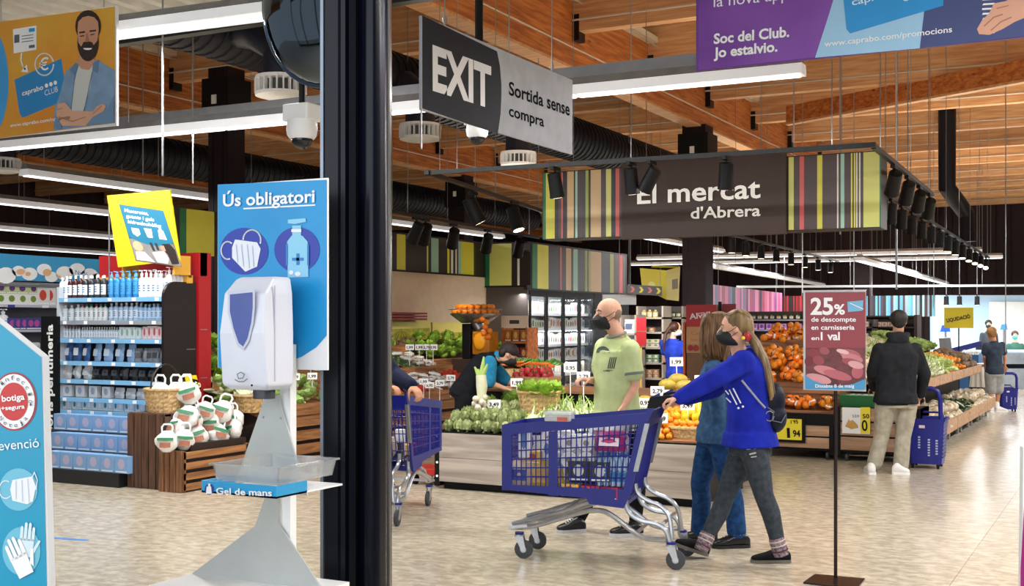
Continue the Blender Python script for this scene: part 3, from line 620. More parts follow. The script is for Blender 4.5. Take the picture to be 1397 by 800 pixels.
q=c+Mx@V((0,0,-.3)); part('support_rod',MB().cyl(q,V((q.x,q.y,3.5)),.02,n=8),BLACK,r)
# ---- hand gel stand
Yf=2.04; X1=onY(362,450,Yf).x; Xl=onY(300,450,Yf).x; Yb=onX(401,450,X1).y; zt=onY(362,392,Yf).z; zb=onY(330,533,Yf).z; xm=(Xl+X1)/2; ym=(Yf+Yb)/2
WP=M('white_plastic','dfe2ee',.3,var=.02); GREYP=M('stand_paint','b4b8b6',.4,var=.04)
r=thing('gel_dispenser_stand','white hand gel dispenser stand with a clear tray and a blue Us obligatori poster','stand',(xm,ym,0))
zt2=onY(332,377,Yf).z
ring=lambda z,a,b,c,d:[V((a,c,z)),V((b,c,z)),V((b,d,z)),V((a,d,z))]
body=MB(); i=.006
H_=zt2-zb
body.ring_loft([ring(zb,Xl+.012,X1-.012,Yf+.02,Yb),ring(zb+.012,Xl,X1,Yf+.006,Yb),ring(zb+.5*H_,Xl+.001,X1,Yf-.004,Yb),ring(zb+.85*H_,Xl+.008,X1-.003,Yf+.004,Yb),ring(zt2-.006,Xl+.014,X1-.008,Yf+.035,Yb),ring(zt2,Xl+.02,X1-.012,Yf+.045,Yb)])
o=part('dispenser_body',body,WP,r)
bv=o.modifiers.new('b','BEVEL'); bv.width=.006; bv.segments=3; bv.limit_method='ANGLE'
s=pan(r,(Xl,Yf-.006,zt2),(X1,Yf-.006,zt2),(Xl,Yf-.006,zb))
s.pp('blue_window',M('window_blue','3b4f9d',.2,var=.05),1,[(314,402),(345,399),(345,420),(343,440),(338,462),(332,473),(326,468),(319,448),(314,425)])
s.pp('window_bevel',C('c3c8dc',.35),.5,[(311,398),(348,395),(348,420),(346,442),(340,466),(332,478),(324,472),(317,450),(311,427)])
s.pp('hand_icon',C('5a5e66',.4),1,*_stroke([(321,518),(326,521),(333,521),(338,517)],1.2),*_stroke([(326,517),(324,511),(329,508),(334,511),(332,516),(326,517)],1.1)); s.pp('sensor_dot',BLACK,1,_ell(344,526,1.6,1.6,10))
part('side_seam',MB().box(X1-.001,X1+.0012,Yf+.03,Yf+.033,zb+.02,zt2-.02),C('b9bccb',.4),r)
part('nozzle',MB().cyl((xm+.02,ym,zb-.02),(xm+.02,ym,zb+.01),.025,n=14),C('3a3c44',.4),r,True)
# back pole and two tapered plates
Yp=Yb+.02
zf=lambda py: onY(370,py,Yp).z
xa=lambda px: onY(px,600,Yp).x
part('pole',MB().box(xa(379),xa(393),Yp+.008,Yp+.03,0.02,onY(370,470,Yp).z),WHITE,r)
part('upper_plate',MB().prism([(xa(362),Yp,zf(540)),(xa(381),Yp,zf(540)),(xa(384),Yp,zf(556)),(xa(419),Yp,zf(672)),(xa(318),Yp,zf(672)),(xa(358),Yp,zf(552))],(0,.004,0)),GREYP,r)
part('lower_plate',MB().prism([(xa(361),Yp,zf(680)),(xa(380),Yp,zf(680)),(xa(380),Yp,zf(714)),(xa(441),Yp,zf(797)),(xa(262),Yp,zf(797)),(xa(348),Yp,zf(720))],(0,.004,0)),GREYP,r)
for q in ((359,570),(383,570),(359,637)): part('screw',MB().cyl(V((xa(q[0]),Yp-.002,zf(q[1]))),V((xa(q[0]),Yp,zf(q[1]))),.003,n=8),METAL,r)
zl=zf(797); part('lower_shelf',MB().box(xa(262),xa(441),Yp-.14,Yp+.1,zl-.012,zl),WHITE,r)
part('foot_plate',MB().box(xa(250),xa(455),Yp-.18,Yp+.2,0,.015),GREYP,r)
# tray
Yt=1.93; xt0,xt1=onY(275,665,Yt).x,onY(377,665,Yt).x; Yt2=onX(419,665,xt1).y; z1=onY(377,664,Yt).z; z0=onY(377,681,Yt).z
part('tray',MB().box(xt0,xt1,Yt,Yp,z0,z0+.004),WHITE,r)
BT=C('2a9bd2',.35)
o=part('tray_rim',MB().box(xt0,xt1,Yt,Yt+.004,z0,z1).box(xt1-.004,xt1,Yt+.004,Yt2,z0,z1).box(xt0,xt0+.004,Yt+.004,Yt2,z0,z1),BT,r)
s=pan(r,(xt0,Yt,z1),(xt1,Yt,z1),(xt0,Yt,z0)); s.ptext('Gel de mans',(297,674),(373,677),9,WHITE,bold=.02)
s.pp('bottle_icon',C('1e3f9a',.4),1,_ell(286,668,6.5,7.5,18)); s.pp('bottle_icon_front',WHITE,2,[(283,664),(289,664),(290,674),(282,674)],[(285,660),(288,660),(288,664),(285,664)])
cl=M('clear_plastic','e8eef2',.08,trans=.85,alpha=.55,var=0)
bx0,bx1,by0,by1,bz0,bz1=xt0+.012,xt1-.01,Yt+.02,Yp-.01,z1-.002,z1+.032
o=MB()
rr=lambda a,z:[V((bx0-a,by0-a,z)),V((bx1+a,by0-a,z)),V((bx1+a,by1+a,z)),V((bx0-a,by1+a,z))]
o.ring_loft([rr(-.006,bz0),rr(0,bz1),rr(.006,bz1),rr(.006,bz1+.004),rr(-.003,bz1+.004),rr(-.009,bz0+.002)]); bo=solo('plastic_container',o,cl,'clear plastic container standing in the gel stand tray','container',loc=((bx0+bx1)/2,(by0+by1)/2,bz0))
# poster behind
Yq=Yp+.035
tl=onY(297,251,Yq); tr=onY(446.5,245,Yq); bl=onY(297,502,Yq); tl.z=tr.z=(tl.z+tr.z)/2
part('poster_board',MB().box(tl.x,tr.x,Yq,Yq+.006,bl.z,tl.z),WHITE,r); s=pan(r,tl,tr,bl)
PB=M('poster_blue','0f93d2',.35,var=.03)
s.pp('poster_blue_field',PB,1,[(297.5,252),(446,245.5),(446,458),(432,474),(412,487),(385,497),(350,501),(298,502)])
s.ptext('Ús obligatori',(306,282),(431,276),17,WHITE,bold=.022); s.pp('underline',WHITE,2,[(333,284),(431,279),(431,281),(333,286)])
s.pp('icon_disc',C('2a3fa8',.4),2,_ell(334,343,33,32,30),_ell(406,341,31,31,30))
s.pp('mask_icon',C('e8ecf4',.4),3,[(322,327),(352,331),(357,340),(352,364),(336,371),(318,352),(318,338)])
s.pp('mask_icon_fold',C('b9c6e0',.4),4,*_stroke([(324,334),(326,358)],1.2),*_stroke([(331,334),(334,364)],1.2),*_stroke([(339,334),(342,366)],1.2),*_stroke([(346,336),(348,364)],1.2))
s.pp('mask_icon_strap',C('e8ecf4',.4),3,*_stroke(_ell(312,342,9,12,16,pi*.4,pi*1.7),2),*_stroke(_ell(345,328,12,14,16,pi*1.02,pi*2.1),2))
LB=C('8fd0ee',.4)
s.pp('bottle_icon_body',LB,3,[(393,330),(399,322),(414,322),(421,330),(422,378),(394,379)]); s.pp('bottle_icon_cap',LB,3,[(400,308),(412,308),(412,322),(400,322)],[(394,300),(418,298),(419,303),(404,306),(394,305)])
s.pp('bottle_icon_cross',C('2a7fc8',.4),4,*_stroke([(401,354),(415,354)],4),*_stroke([(408,347),(408,361)],4),*_stroke([(393,334),(393,362)],2.5),*_stroke([(422,334),(422,362)],2.5)); s.pp('bottle_icon_shine',WHITE,4,_ell(399,372,3,3,10),_ell(408,374,4,3,10),*_stroke([(400,315),(412,315)],4))
# ---- blue information totem at the left edge
d=2.15
r=thing('information_totem','blue house-shaped information totem cut by the left edge','totem',tuple(P(0,440,d).to_2d().to_3d()))
pts=[P(-90,487,d),P(0,441,d),P(60,488,d),P(67,800,d)]; 
lo=P(70,440,d); lo.z=.02; lo2=P(-94,440,d); lo2.z=.02
part('panel',MB().prism([P(-94,487,d),P(-17,427,d),P(58,487,d),P(67,800,d),lo,lo2],CF*.03),C('d9dde2',.4),r)
s=pan(r,P(-94,420,d),P(80,420,d),P(-94,800,d))
s.pp('blue_field',C('1a97bd',.35),1,[(-93,488),(-17,428),(57,488),(64,800),(64,1100),(-93,1100)])
s.pp('badge_ring',C('a8323a',.4),2,_ell(20,548,31,40,36)); s.pp('badge_white',WHITE,3,_ell(20,548,28.5,37.5,36)); s.pp('badge_red',C('c5302f',.4),4,_ell(20,548,19.5,26,30))
s.ptext('botiga',(5,548),(36,545),8.5,WHITE,k=6,bold=.025); s.ptext('+segura',(4,560),(36,557),6,WHITE,k=6,bold=.025)
def arc(txt,cx,cy,rx,ry,a0,a1,h,flip=False):
    for i,chv in enumerate(txt):
        if chv==' ': continue
        a=a0+(a1-a0)*i/(len(txt)-1); x,y=cx+rx*cos(a),cy+ry*sin(a); t=a+pi/2 if not flip else a-pi/2
        dx,dy=cos(t)*2.2,sin(t)*2.2; s.ptext(chv,(x-dx,y-dy),(x+dx,y+dy),h,C('4a4f55',.4),k=6,bold=.0)
arc('Desinfecció',20,548,21.5,29.5,-pi*1.02,.0,6.5); arc('Neteja',20,548,26,35,pi*.75,pi*.25,6.5,True)
s.pp('badge_dot',C('4a4f55',.4),6,_ell(44,552,1.5,2,8))
s.ptext('Prevenció',(-16,616),(55,610),13.5,WHITE,bold=.0)
for (cx,cy,ry) in ((26,668,29),(30,752,33)): s.pp('icon_disc',C('6dbcd6',.4),2,_ell(cx,cy,26,ry,30))
s.pp('mask_icon',C('e9edf4',.4),3,[(18,655),(45,650),(50,664),(46,684),(38,688),(18,683),(15,668)]); s.pp('mask_icon_strap',C('e9edf4',.4),3,*_stroke(_ell(9,668,9,12,14,.8,5.2),1.4),*_stroke([(45,652),(48,644),(52,655),(50,668)],1.2)); s.pp('mask_icon_fold',C('c4cde0',.4),4,*_stroke([(23,656),(23,681)],1),*_stroke([(31,655),(32,684)],1),*_stroke([(39,653),(41,685)],1))
def glove(cx,cy,sc,tilt,k):
    f=lambda x,y:(cx+(x*cos(tilt)-y*sin(tilt))*sc,cy+(x*sin(tilt)+y*cos(tilt))*sc*1.1)
    polys=[[f(-8,0),f(8,0),f(7,18),f(-7,18)]]
    for i,(x,l) in enumerate(((-6.4,-11),(-2.2,-15),(2.2,-15),(6.4,-11))): polys+=[[f(x-1.8,2),f(x-1.5,l),f(x,l-1.5),f(x+1.5,l),f(x+1.8,2)]]
    polys+=[[f(7,10),f(13,0),f(15,1),f(9,14)]]
    s.pp('glove_icon',WHITE if k==4 else C('d3e6f0',.4),k,*polys)
glove(38,735,1.25,.1,3); glove(26,758,1.5,-.45,4)
part('foot',MB().prism([lo2+V((0,0,-.02))-CF*.15,lo+V((0,0,-.02))-CF*.15,lo+V((0,0,-.02))+CF*.2,lo2+V((0,0,-.02))+CF*.2],(0,0,.02)),METAL,r)
# ---- 25% sign on its stand
b=onZ(1140,791,0); Y0=b.y
tl,tr,bl,br=[onY(x,y,Y0) for x,y in ((1097,397.5),(1182,397),(1097,532),(1182,533))]; zt=tl.z; zb=bl.z
r=thing('promotion_sign','dark red 25% meat promotion sign on a thin black pole','sign',tuple(b))
part('board',MB().box(tl.x,tr.x,Y0-.02,Y0-.012,zb,zt),C('c9c4c6',.35),r); s=pan(r,(tl.x,Y0-.02,zt),(tr.x,Y0-.02,zt),(tl.x,Y0-.02,zb))
s.pp('red_field',C('8f3540',.35),1,[(1098.5,399),(1181,398.5),(1181,475),(1099,475)])
s.pp('blue_ticket_print',C('6fb3d6',.35),2,[(1156,412),(1178,410),(1177,424),(1157,426)]); s.pp('ticket_line',WHITE,3,*_stroke([(1160,414),(1178,422)],1))
s.ptext('25',(1106,429),(1137,429),23,WHITE,bold=.03); s.ptext('%',(1138,429),(1153,429),14,WHITE,bold=.03)
s.ptext('de descompte',(1107,439),(1168,439),6.5,WHITE,bold=.02); s.ptext('en carnisseria',(1107,450),(1166,450),6.5,WHITE,bold=.02); s.ptext('en',(1107,464),(1118,464),5.5,WHITE,bold=.02); s.ptext('1 val',(1120,464),(1146,464),11,WHITE,bold=.03)
s.pp('meat_backdrop_print',M('meat_print','7e4348',.5,var=.3,scale=14,col2='4e2730'),2,[(1099,475),(1181,475),(1181,532),(1099,531)])
random.seed(3)
for i,(cx,cy,rx,ry,c) in enumerate([(1110,482,9,6,'8e3a44'),(1125,479,7,5,'a0525c'),(1104,493,6,7,'7a2a36'),(1117,492,8,6,'9c4651'),(1160,484,15,7,'b5616c'),(1163,489,15,6,'c98088'),(1163,495,15,5,'a34e58'),(1150,480,9,3,'e3b9b8'),(1128,506,18,6,'c77f86'),(1143,512,20,6,'b8646f'),(1117,517,18,6,'cf9096'),(1170,508,8,9,'b4606a'),(1168,498,11,5,'d9a3a5')]):
    s.pp('meat_slice_print',C(c,.45,var=.1),3+i*.25,_ell(cx,cy,rx,ry,18,tilt=.25))
s.pp('blue_curve_print',C('3f93c6',.35),8,[(1099,512),(1110,520),(1126,525),(1145,527),(1165,524),(1181,517),(1181,532),(1099,531)]); s.ptext('Dissabte 8 de maig',(1113,529),(1166,529),4.6,WHITE,k=10,bold=.01)
part('clear_cover_edge',MB().box(tl.x-.004,tr.x+.004,Y0-.026,Y0-.01,zt,zt+.004),M('clear_edge','cfd4d8',.15),r)
part('pole',MB().cyl((b.x,Y0,.01),(b.x,Y0,zt),.011,n=12),M('dark_bronze','1d1113',.3,.3),r)
part('base',MB().prism([onZ(x,y,0) for x,y in ((1096,797),(1112,786),(1180,792),(1170,806))],(0,0,.012)),M('dark_bronze','1d1113',.3,.3),r)
# ---- roll-up cut by the right edge
d=3.0
r=thing('rollup_banner','white and magenta roll-up banner cut by the right edge','banner',tuple(P(1430,440,d).to_2d().to_3d()))
lo=P(1391,640,d); g=lambda px,py:P(px,py,d)
part('panel',MB().prism([g(1389,1290),g(1396,610),g(1520,610),g(1520,1290)],CF*.02),WHITE,r)
s=pan(r,g(1380,600),g(1520,600),g(1380,1290)); s.pp('magenta_field',C('9c1f7a',.4),1,[(1392,775),(1397,692),(1520,692),(1520,1200),(1391,1200)])
part('base',MB().prism([V((*g(1385,440).to_2d(),0)),V((*g(1520,440).to_2d(),0)),V((*g(1520,440).to_2d(),0))+CF*.2,V((*g(1385,440).to_2d(),0))+CF*.2],(0,0,.03)),METAL,r)
# ================================================================ LEFT: PHARMACY SHELVES AND PRODUCE
rnd=random.uniform
def bottle(name,cat,r,h,bc,lc,cc,pump=False,neck=.3,lw=.45):
    mb=MB().lathe((0,0,0),[(r*.95,0),(r,.01),(r,h*.68),(r*.85,h*.76),(r*neck,h*.84),(r*neck,h*.88)],12)
    cap=MB().lathe((0,0,h*.87),[(r*.42,0),(r*.42,h*.12),(r*.3,h*.13)],10)
    if pump: cap.cyl((0,0,h*.98),(0,0,h*1.1),r*.12,n=6).cbox((0,-r*.5,h*1.1),(r*.3,r*1.3,r*.22))
    lab=MB(); n=10
    for i in range(n):
        a0,a1=-pi/2-1.2+2.4*i/n,-pi/2-1.2+2.4*(i+1)/n; q=r*1.02
        lab.quad((q*cos(a0),q*sin(a0),h*.14),(q*cos(a1),q*sin(a1),h*.14),(q*cos(a1),q*sin(a1),h*(.14+lw)),(q*cos(a0),q*sin(a0),h*(.14+lw)))
    mark=MB()
    for i in range(3): mark.quad((-r*.5,-r*1.04,h*(.25+.1*i)),(r*.4,-r*1.04,h*(.25+.1*i)),(r*.4,-r*1.04,h*(.29+.1*i)),(-r*.5,-r*1.04,h*(.29+.1*i)))
    return Kind(name,cat,mb,C(bc,.25),kids=[('cap',cap,C(cc,.4)),('bottle_label',lab,C(lc,.4)),('printed_lines',mark,C('3b6ea8',.5))])
def carton(name,cat,w,d,h,col,pc,win=True):
    kids=[]
    if pc:
        q=MB(); n=14
        q.add([(w*.28*cos(2*pi*i/n)*.9,-d/2-.001,h*.55+h*.3*sin(2*pi*i/n)) for i in range(n)],[tuple(range(n))]); kids.append(('printed_mark',q,C(pc,.5)))
        q2=MB().quad((-w*.42,-d/2-.001,h*.06),(w*.42,-d/2-.001,h*.06),(w*.42,-d/2-.001,h*.14),(-w*.42,-d/2-.001,h*.14)); kids.append(('printed_strip',q2,C('e9f1f8',.5)))
    return Kind(name,cat,MB().bbox(-w/2,w/2,-d/2,d/2,0,h,.003),C(col,.45),False,kids)
def pouch(name,cat,w,h,col,pc,t=.03,rough=.35):
    mb=MB(); R=[]
    for i in range(7):
        z=h*i/6; k=sin(pi*min(max(i/6,.04),.96)); R.append([V((w/2*(.92+.08*sin(i*2.1+j))*x,t*(.1+k)*y+z*.12,z)) for j,(x,y) in enumerate(((-1,-.1),(-.6,-.9),(0,-1),(.6,-.9),(1,-.1),(1,.1),(0,1),(-1,.1)))])
    mb.ring_loft(R); kids=[]
    if pc: kids=[('printed_panel',MB().quad((-w*.3,-t*1.0,h*.3),(w*.3,-t*1.0,h*.3),(w*.3,-t*.75+h*.02,h*.7),(-w*.3,-t*.75+h*.02,h*.7)),C(pc,.4))]
    return Kind(name,cat,mb,C(col,rough),True,kids)
def tagk(w=.07,h=.05): return None
# gondola
gx0,gx1=-10.06,-8.61; LBL=C('7db6e0',.4); 
g=thing('pharmacy_gondola','pharmacy shelf unit with light blue shelf edges and a black rounded end panel','shelf unit',((gx0+gx1)/2,8.9,0))
part('base',MB().box(gx0,gx1+.02,8.26,9.3,0,.135),C('15161a',.4),g)
part('back_panel',MB().box(gx0,gx1,9.26,9.3,.13,2.05),C('39414c',.5),g)
part('left_side',MB().box(gx0-.03,gx0,8.84,9.3,.13,1.95),C('b9c0c8',.4),g)
shz=[(1.835,LBL),(1.60,C('8d939c',.4)),(1.41,LBL),(1.175,LBL),(.985,LBL),(.795,LBL),(.665,LBL)]
for i,(z,m) in enumerate(shz):
    sh=part('shelf',MB().box(gx0,gx1,8.86,9.26,z-.03,z-.012),C('9aa3ae',.4),g)
    part('shelf_edge',MB().box(gx0,gx1,8.84,8.86,z-.045,z),m,sh)
    for k in range(5): x=gx0+.06+k*.31+rnd(0,.1); part('price_ticket',MB().box(x,x+.05,8.836,8.84,z-.04,z-.006),WHITE,sh)
ep=[(8.84,0),(9.3,0),(9.3,1.99)]+[(9.0-.16*sin(a),1.83+.16*cos(a)) for a in [i*pi/12 for i in range(7)]]
part('end_panel',MB().prism([(gx1,y,z) for y,z in ep],(.03,0,0)),C('17100f',.35),g)
for z in (1.3,.85): part('panel_clip',MB().box(gx1+.03,gx1+.036,9.16,9.28,z,z+.008),METAL,g)
part('red_frame',MB().box(gx1-.02,gx1+.05,9.32,9.5,0,2.3).box(onY(136,360,9.35).x,gx1+.05,9.34,9.44,2.06,2.3),C('a81a20',.35),g)
part('yellow_rail',MB().box(onY(133,360,9.2).x,gx1+.04,9.18,9.22,2.035,2.06).box(gx1-.02,gx1+.04,9.16,9.24,1.98,2.06),C('d9a23c',.4),g)
for z in (.5,1.0,1.5): part('frame_clip',MB().box(gx1+.05,gx1+.054,9.34,9.44,z,z+.01),METAL,g)
def rowput(K,n,x0,x1,y,z,label,group,jit=.004,rows=1,dy=.07,rz=.1):
    for r_ in range(rows):
        for i in range(n):
            x=x0+(x1-x0)*(i+.5)/n; K.put((x+rnd(-jit,jit),y+r_*dy,z),addw(label,nth(i)+' from left'+(', rear row' if r_ else ''),nth(i)+(' rear' if r_ else '')),group,rz=rnd(-rz,rz),sc=rnd(.97,1.03))
B=lambda *a,**k:bottle(*a,**k)
z=shz[0][0]; gw=gx1-gx0; gxp=lambda px:onY(px,400,8.93).x
K=B('bottle','bottle',.033,.225,'f0f2f4','dfe6ec','f4f4f4'); rowput(K,2,gxp(82),gxp(95),8.93,z,'white bottle at the left end of the top pharmacy shelf','white bottles on the top pharmacy shelf')
K=B('bottle','bottle',.031,.235,'43181c','e6e8ea','f4f4f4'); rowput(K,3,gxp(93),gxp(114),8.93,z,'dark brown bottle with a white label on the top pharmacy shelf','brown bottles on the top pharmacy shelf',rows=2)
K=B('bottle','bottle',.034,.235,'2b2f38','e6eaee','f2f4f6'); rowput(K,4,gxp(113),gxp(147),8.93,z,'dark bottle with a pale label on the top pharmacy shelf','dark bottles on the top pharmacy shelf',rows=2)
K=B('pump_bottle','bottle',.033,.245,'2f86c4','3f9ad6','5fb2e2',True,lw=.5); rowput(K,5,gxp(148),gxp(190),8.93,z,'blue pump bottle on the top pharmacy shelf','blue pump bottles on the top pharmacy shelf',rows=2)
K=B('pump_bottle','bottle',.033,.245,'eef1f4','dfe8f0','f4f4f4',True,lw=.5); rowput(K,5,gxp(191),gxp(222),8.93,z,'white pump bottle on the top pharmacy shelf','white pump bottles on the top pharmacy shelf',rows=1); rowput(K,6,gxp(192),gxp(222),9.05,z,'white pump bottle standing in the rear row of the top pharmacy shelf','rear white pump bottles')
for i in range(5): K.put((gx1-.05,9.0+i*.055,z+.03),nth(i)+' white pump bottle behind the top of the black end panel','white pump bottles behind the end panel')
z=shz[1][0]
K=B('bottle','bottle',.036,.165,'dceaf4','eaf2f8','f4f4f4'); rowput(K,3,gxp(85),gxp(112),8.93,z,'white capped bottle at the left of the second pharmacy shelf','white capped bottles on the second shelf')
for c,l,pxs in (('b3222c','red',(113,132)),('1f7a4c','green',(119,125,138,144))):
    K=B('bottle','bottle',.033,.17,'dfe6ea','eef0f2',c)
    for q in pxs: K.put((gxp(q),8.93,z),nth(pxs.index(q))+' %s capped clear bottle on the second pharmacy shelf'%l,l+' capped bottles on the second shelf')
K=B('bottle','bottle',.031,.18,'a8c6e2','d6e4f2','d9c3c8'); rowput(K,6,gxp(149),gxp(190),8.93,z,'pale blue bottle with a pink cap on the second pharmacy shelf','pink capped bottles on the second shelf',rows=2)
K=B('bottle','bottle',.031,.165,'96bbe0','bcd6ee','9fb6cc'); rowput(K,6,gxp(190),gxp(225),8.93,z,'pale blue bottle with a grey cap on the second pharmacy shelf','grey capped bottles on the second shelf',rows=2)
z=shz[2][0]
K=B('small_bottle','bottle',.019,.13,'cfd8e2','dfe6ee','b07f8c'); rowput(K,7,gxp(83),gxp(112),8.92,z,'small clear bottle on the third pharmacy shelf','small clear bottles on the third shelf')
K=B('small_bottle','bottle',.017,.12,'c4d2e0','e3e9ef','f2f2f2'); rowput(K,16,gxp(112),gxp(166),8.92,z,'small white capped bottle on the third pharmacy shelf','small white capped bottles on the third shelf')
K=carton('small_box','box',.07,.05,.12,'dfe8ea','8fb8a8'); rowput(K,4,gxp(166),gxp(196),8.92,z,'small pale box on the third pharmacy shelf','small pale boxes on the third shelf')
K=carton('small_box','box',.06,.05,.13,'e9d3d6','c05a66'); rowput(K,4,gxp(197),gxp(224),8.92,z,'small pink box on the third pharmacy shelf','small pink boxes on the third shelf')
z=shz[3][0]
K=pouch('packet','packet',.10,.19,'2f5c9a','dfe6ee'); rowput(K,3,gxp(86),gxp(124),8.94,z,'dark blue packet on the fourth pharmacy shelf','dark blue packets on the fourth shelf',rz=.3)
K=pouch('packet','packet',.12,.185,'8fb4dc','c9dcef'); rowput(K,4,gxp(124),gxp(186),8.94,z,'light blue packet on the fourth pharmacy shelf','light blue packets on the fourth shelf',rz=.3)
K=pouch('packet','packet',.09,.14,'8a8f98','44484f'); rowput(K,5,gxp(184),gxp(224),8.94,z,'grey packet at the right of the fourth pharmacy shelf','grey packets on the fourth shelf',rz=.6)
z=shz[4][0]
K=pouch('packet','packet',.12,.15,'e3e6ea','c9ccd2',t=.045); rowput(K,3,gxp(84),gxp(126),8.94,z,'white packet on the fifth pharmacy shelf','white packets on the fifth shelf',rz=.4)
K=pouch('packet','packet',.12,.15,'23252b','4a4e57',t=.045); rowput(K,7,gxp(127),gxp(215),8.94,z,'black packet on the fifth pharmacy shelf','black packets on the fifth shelf',rz=.4)
z=shz[5][0]
K=carton('small_box','box',.12,.06,.12,'d9dde4','9aa6bb'); rowput(K,4,gxp(86),gxp(156),8.93,z,'white box on the sixth pharmacy shelf','white boxes on the sixth shelf')
K=pouch('packet','packet',.13,.11,'d6dce4','b4bcc8'); rowput(K,3,gxp(156),gxp(200),8.93,z,'white packet on the sixth pharmacy shelf','white packets on the sixth shelf')
z=shz[6][0]
for K,l in ((carton('small_box','box',.07,.06,.1,'e6ebf0','3f8fa8'),'teal marked'),(carton('small_box','box',.08,.06,.1,'cfe2ee','f0f4f8'),'pale blue')):
    rowput(K,8,gxp(84 if l[0]=='t' else 90),gxp(198 if l[0]=='t' else 204),8.93,z,'%s box on the lowest pharmacy shelf'%l,'%s boxes on the lowest shelf'%l)
K=carton('mask_box','box',.178,.12,.165,'7fa9d8','b9b3cf')
for (Y,z,x0,x1,n,l) in ((8.72,.47,onY(66,580,8.7).x,gx1-.02,8,'upper'),(8.53,.30,onY(62,600,8.5).x,gx1-.02,7,'middle'),(8.34,.136,onY(56,630,8.3).x,onY(178,630,8.3).x,6,'bottom')):
    n=int((x1-x0)/.185)
    for i in range(n): K.put((x1-.1-(i)*.185,Y,z),'light blue mask box in the %s row, %s from right'%(l,nth(i)),'%s row of mask boxes'%l)
part('box_step',MB().box(gx0,gx1,8.62,8.84,.135,.468).box(gx0,gx1,8.44,8.62,.135,.298),C('15161a',.4),g)
# vertical black aisle sign
Y=8.8; a,b_=onY(56,432,Y),onY(78,592,Y)
r=thing('aisle_sign','narrow black vertical sign with white perfumeria lettering beside the pharmacy shelves','sign',(a.x,Y,b_.z))
part('board',MB().box(a.x,b_.x,Y,Y+.04,.14,a.z),BLACK,r); s=pan(r,(a.x,Y,a.z),(b_.x,Y,a.z),(a.x,Y,b_.z))
p0=s.uv(73,592); rn=s.R.normalized(); dn=s.D.normalized()
vs,fs,(x0,x1)=textmesh('Accessoris perfumeria',.03,1.05); Lw=(onY(73,443,Y).z-onY(73,592,Y).z)*1.36; sc=Lw/(x1-x0); hh=.105/.9
o_=V((onY(73,500,Y).x-.01,Y-.003,onY(73,443,Y).z-Lw)); out=[o_+V((-1,0,0))*y*hh*1.15+V((0,0,1))*(x-x0)*sc for x,y in vs]
part('lettering',MB().add(out,fs),WHITE,r)
# tilted yellow poster on the gondola
Y=8.95
r=thing('yellow_poster','tilted yellow framed mask poster above the pharmacy shelves','poster',tuple(onY(200,370,Y)))
q=[onY(x,y,Y) for x,y in ((146,267),(231,259),(245,355),(161,365))]
part('frame',MB().prism(q,(0,.02,0)),C('d8c51a',.5),r); s=pan(r,q[0],q[1],q[3])
f=lambda u,v:(146+85*u+15*v, 267-8*u+98*v-(2*u*v))
def fp(name,m,k,us): return s.pp(name,m,k,*[[f(*a) for a in p] for p in us])
fp('poster_edge',C('6b6e5a',.4),1,[[(.15,.10),(.84,.10),(.86,.90),(.15,.90)]]); fp('blue_field',C('1d7394',.5),2,[[(.16,.11),(.83,.11),(.84,.58),(.16,.58)]])
fp('photo_field',C('8f8a88',.6,var=.2),2,[[(.16,.55),(.84,.55),(.85,.89),(.16,.89)]])
fp('blue_field_curve',C('1d7394',.5),3,[[(.16,.54)]+[(.16+.68*i/8,.56+.08*sin(pi*i/8)) for i in range(9)]+[(.84,.54)]])
fp('mask_icon',WHITE,4,[[(.24,.42),(.36,.42),(.36,.50),(.30,.54),(.24,.50)],[(.44,.40),(.56,.40),(.54,.53),(.46,.53)],[(.66,.40),(.74,.40),(.76,.53),(.64,.53)],[(.68,.36),(.72,.36),(.72,.40),(.68,.40)]])
fp('child_print',C('d9b08c',.5),4,[[(.26+.08*cos(a),.68+.07*sin(a)) for a in [i*.6 for i in range(10)]]]); fp('child_top_print',C('e9ecef',.5),4,[[(.18,.88),(.2,.76),(.34,.75),(.46,.88)]])
fp('woman_hair_print',C('2a201d',.5),4,[[(.66,.6),(.78,.58),(.84,.66),(.84,.86),(.72,.88),(.7,.74),(.64,.68)]]); fp('woman_print',C('cfd2d6',.5),5,[[(.46,.74),(.66,.70),(.70,.80),(.66,.88),(.5,.88)]]); fp('face_print',C('c9997c',.5),5,[[(.62,.63),(.68,.62),(.69,.70),(.63,.70)]]); fp('dark_stripe_print',C('2a2d33',.5),4,[[(.46,.6),(.5,.6),(.52,.72),(.48,.72)],[(.54,.6),(.58,.6),(.59,.7),(.55,.7)]])
for i,t_ in enumerate(('Mascaretes,','guants i gels','hidroalcohòlics')):
    p0=f(.21,.20+.08*i); p1=f(.21+[.36,.42,.5][i],.20+.08*i); s.ptext(t_,p0,p1,5,WHITE,k=4,bold=.03)
for px in (168,238): a=onY(px,362,Y+.03); part('holder',MB().box(a.x-.01,a.x+.01,Y+.02,Y+.25,2.06,a.z+.1),C('d9a23c',.4),r)
a=onY(146,268,Y); part('support_pole',MB().cyl((a.x,Y+.03,2.0),(a.x,Y+.03,a.z),.008,n=8),METAL,r)
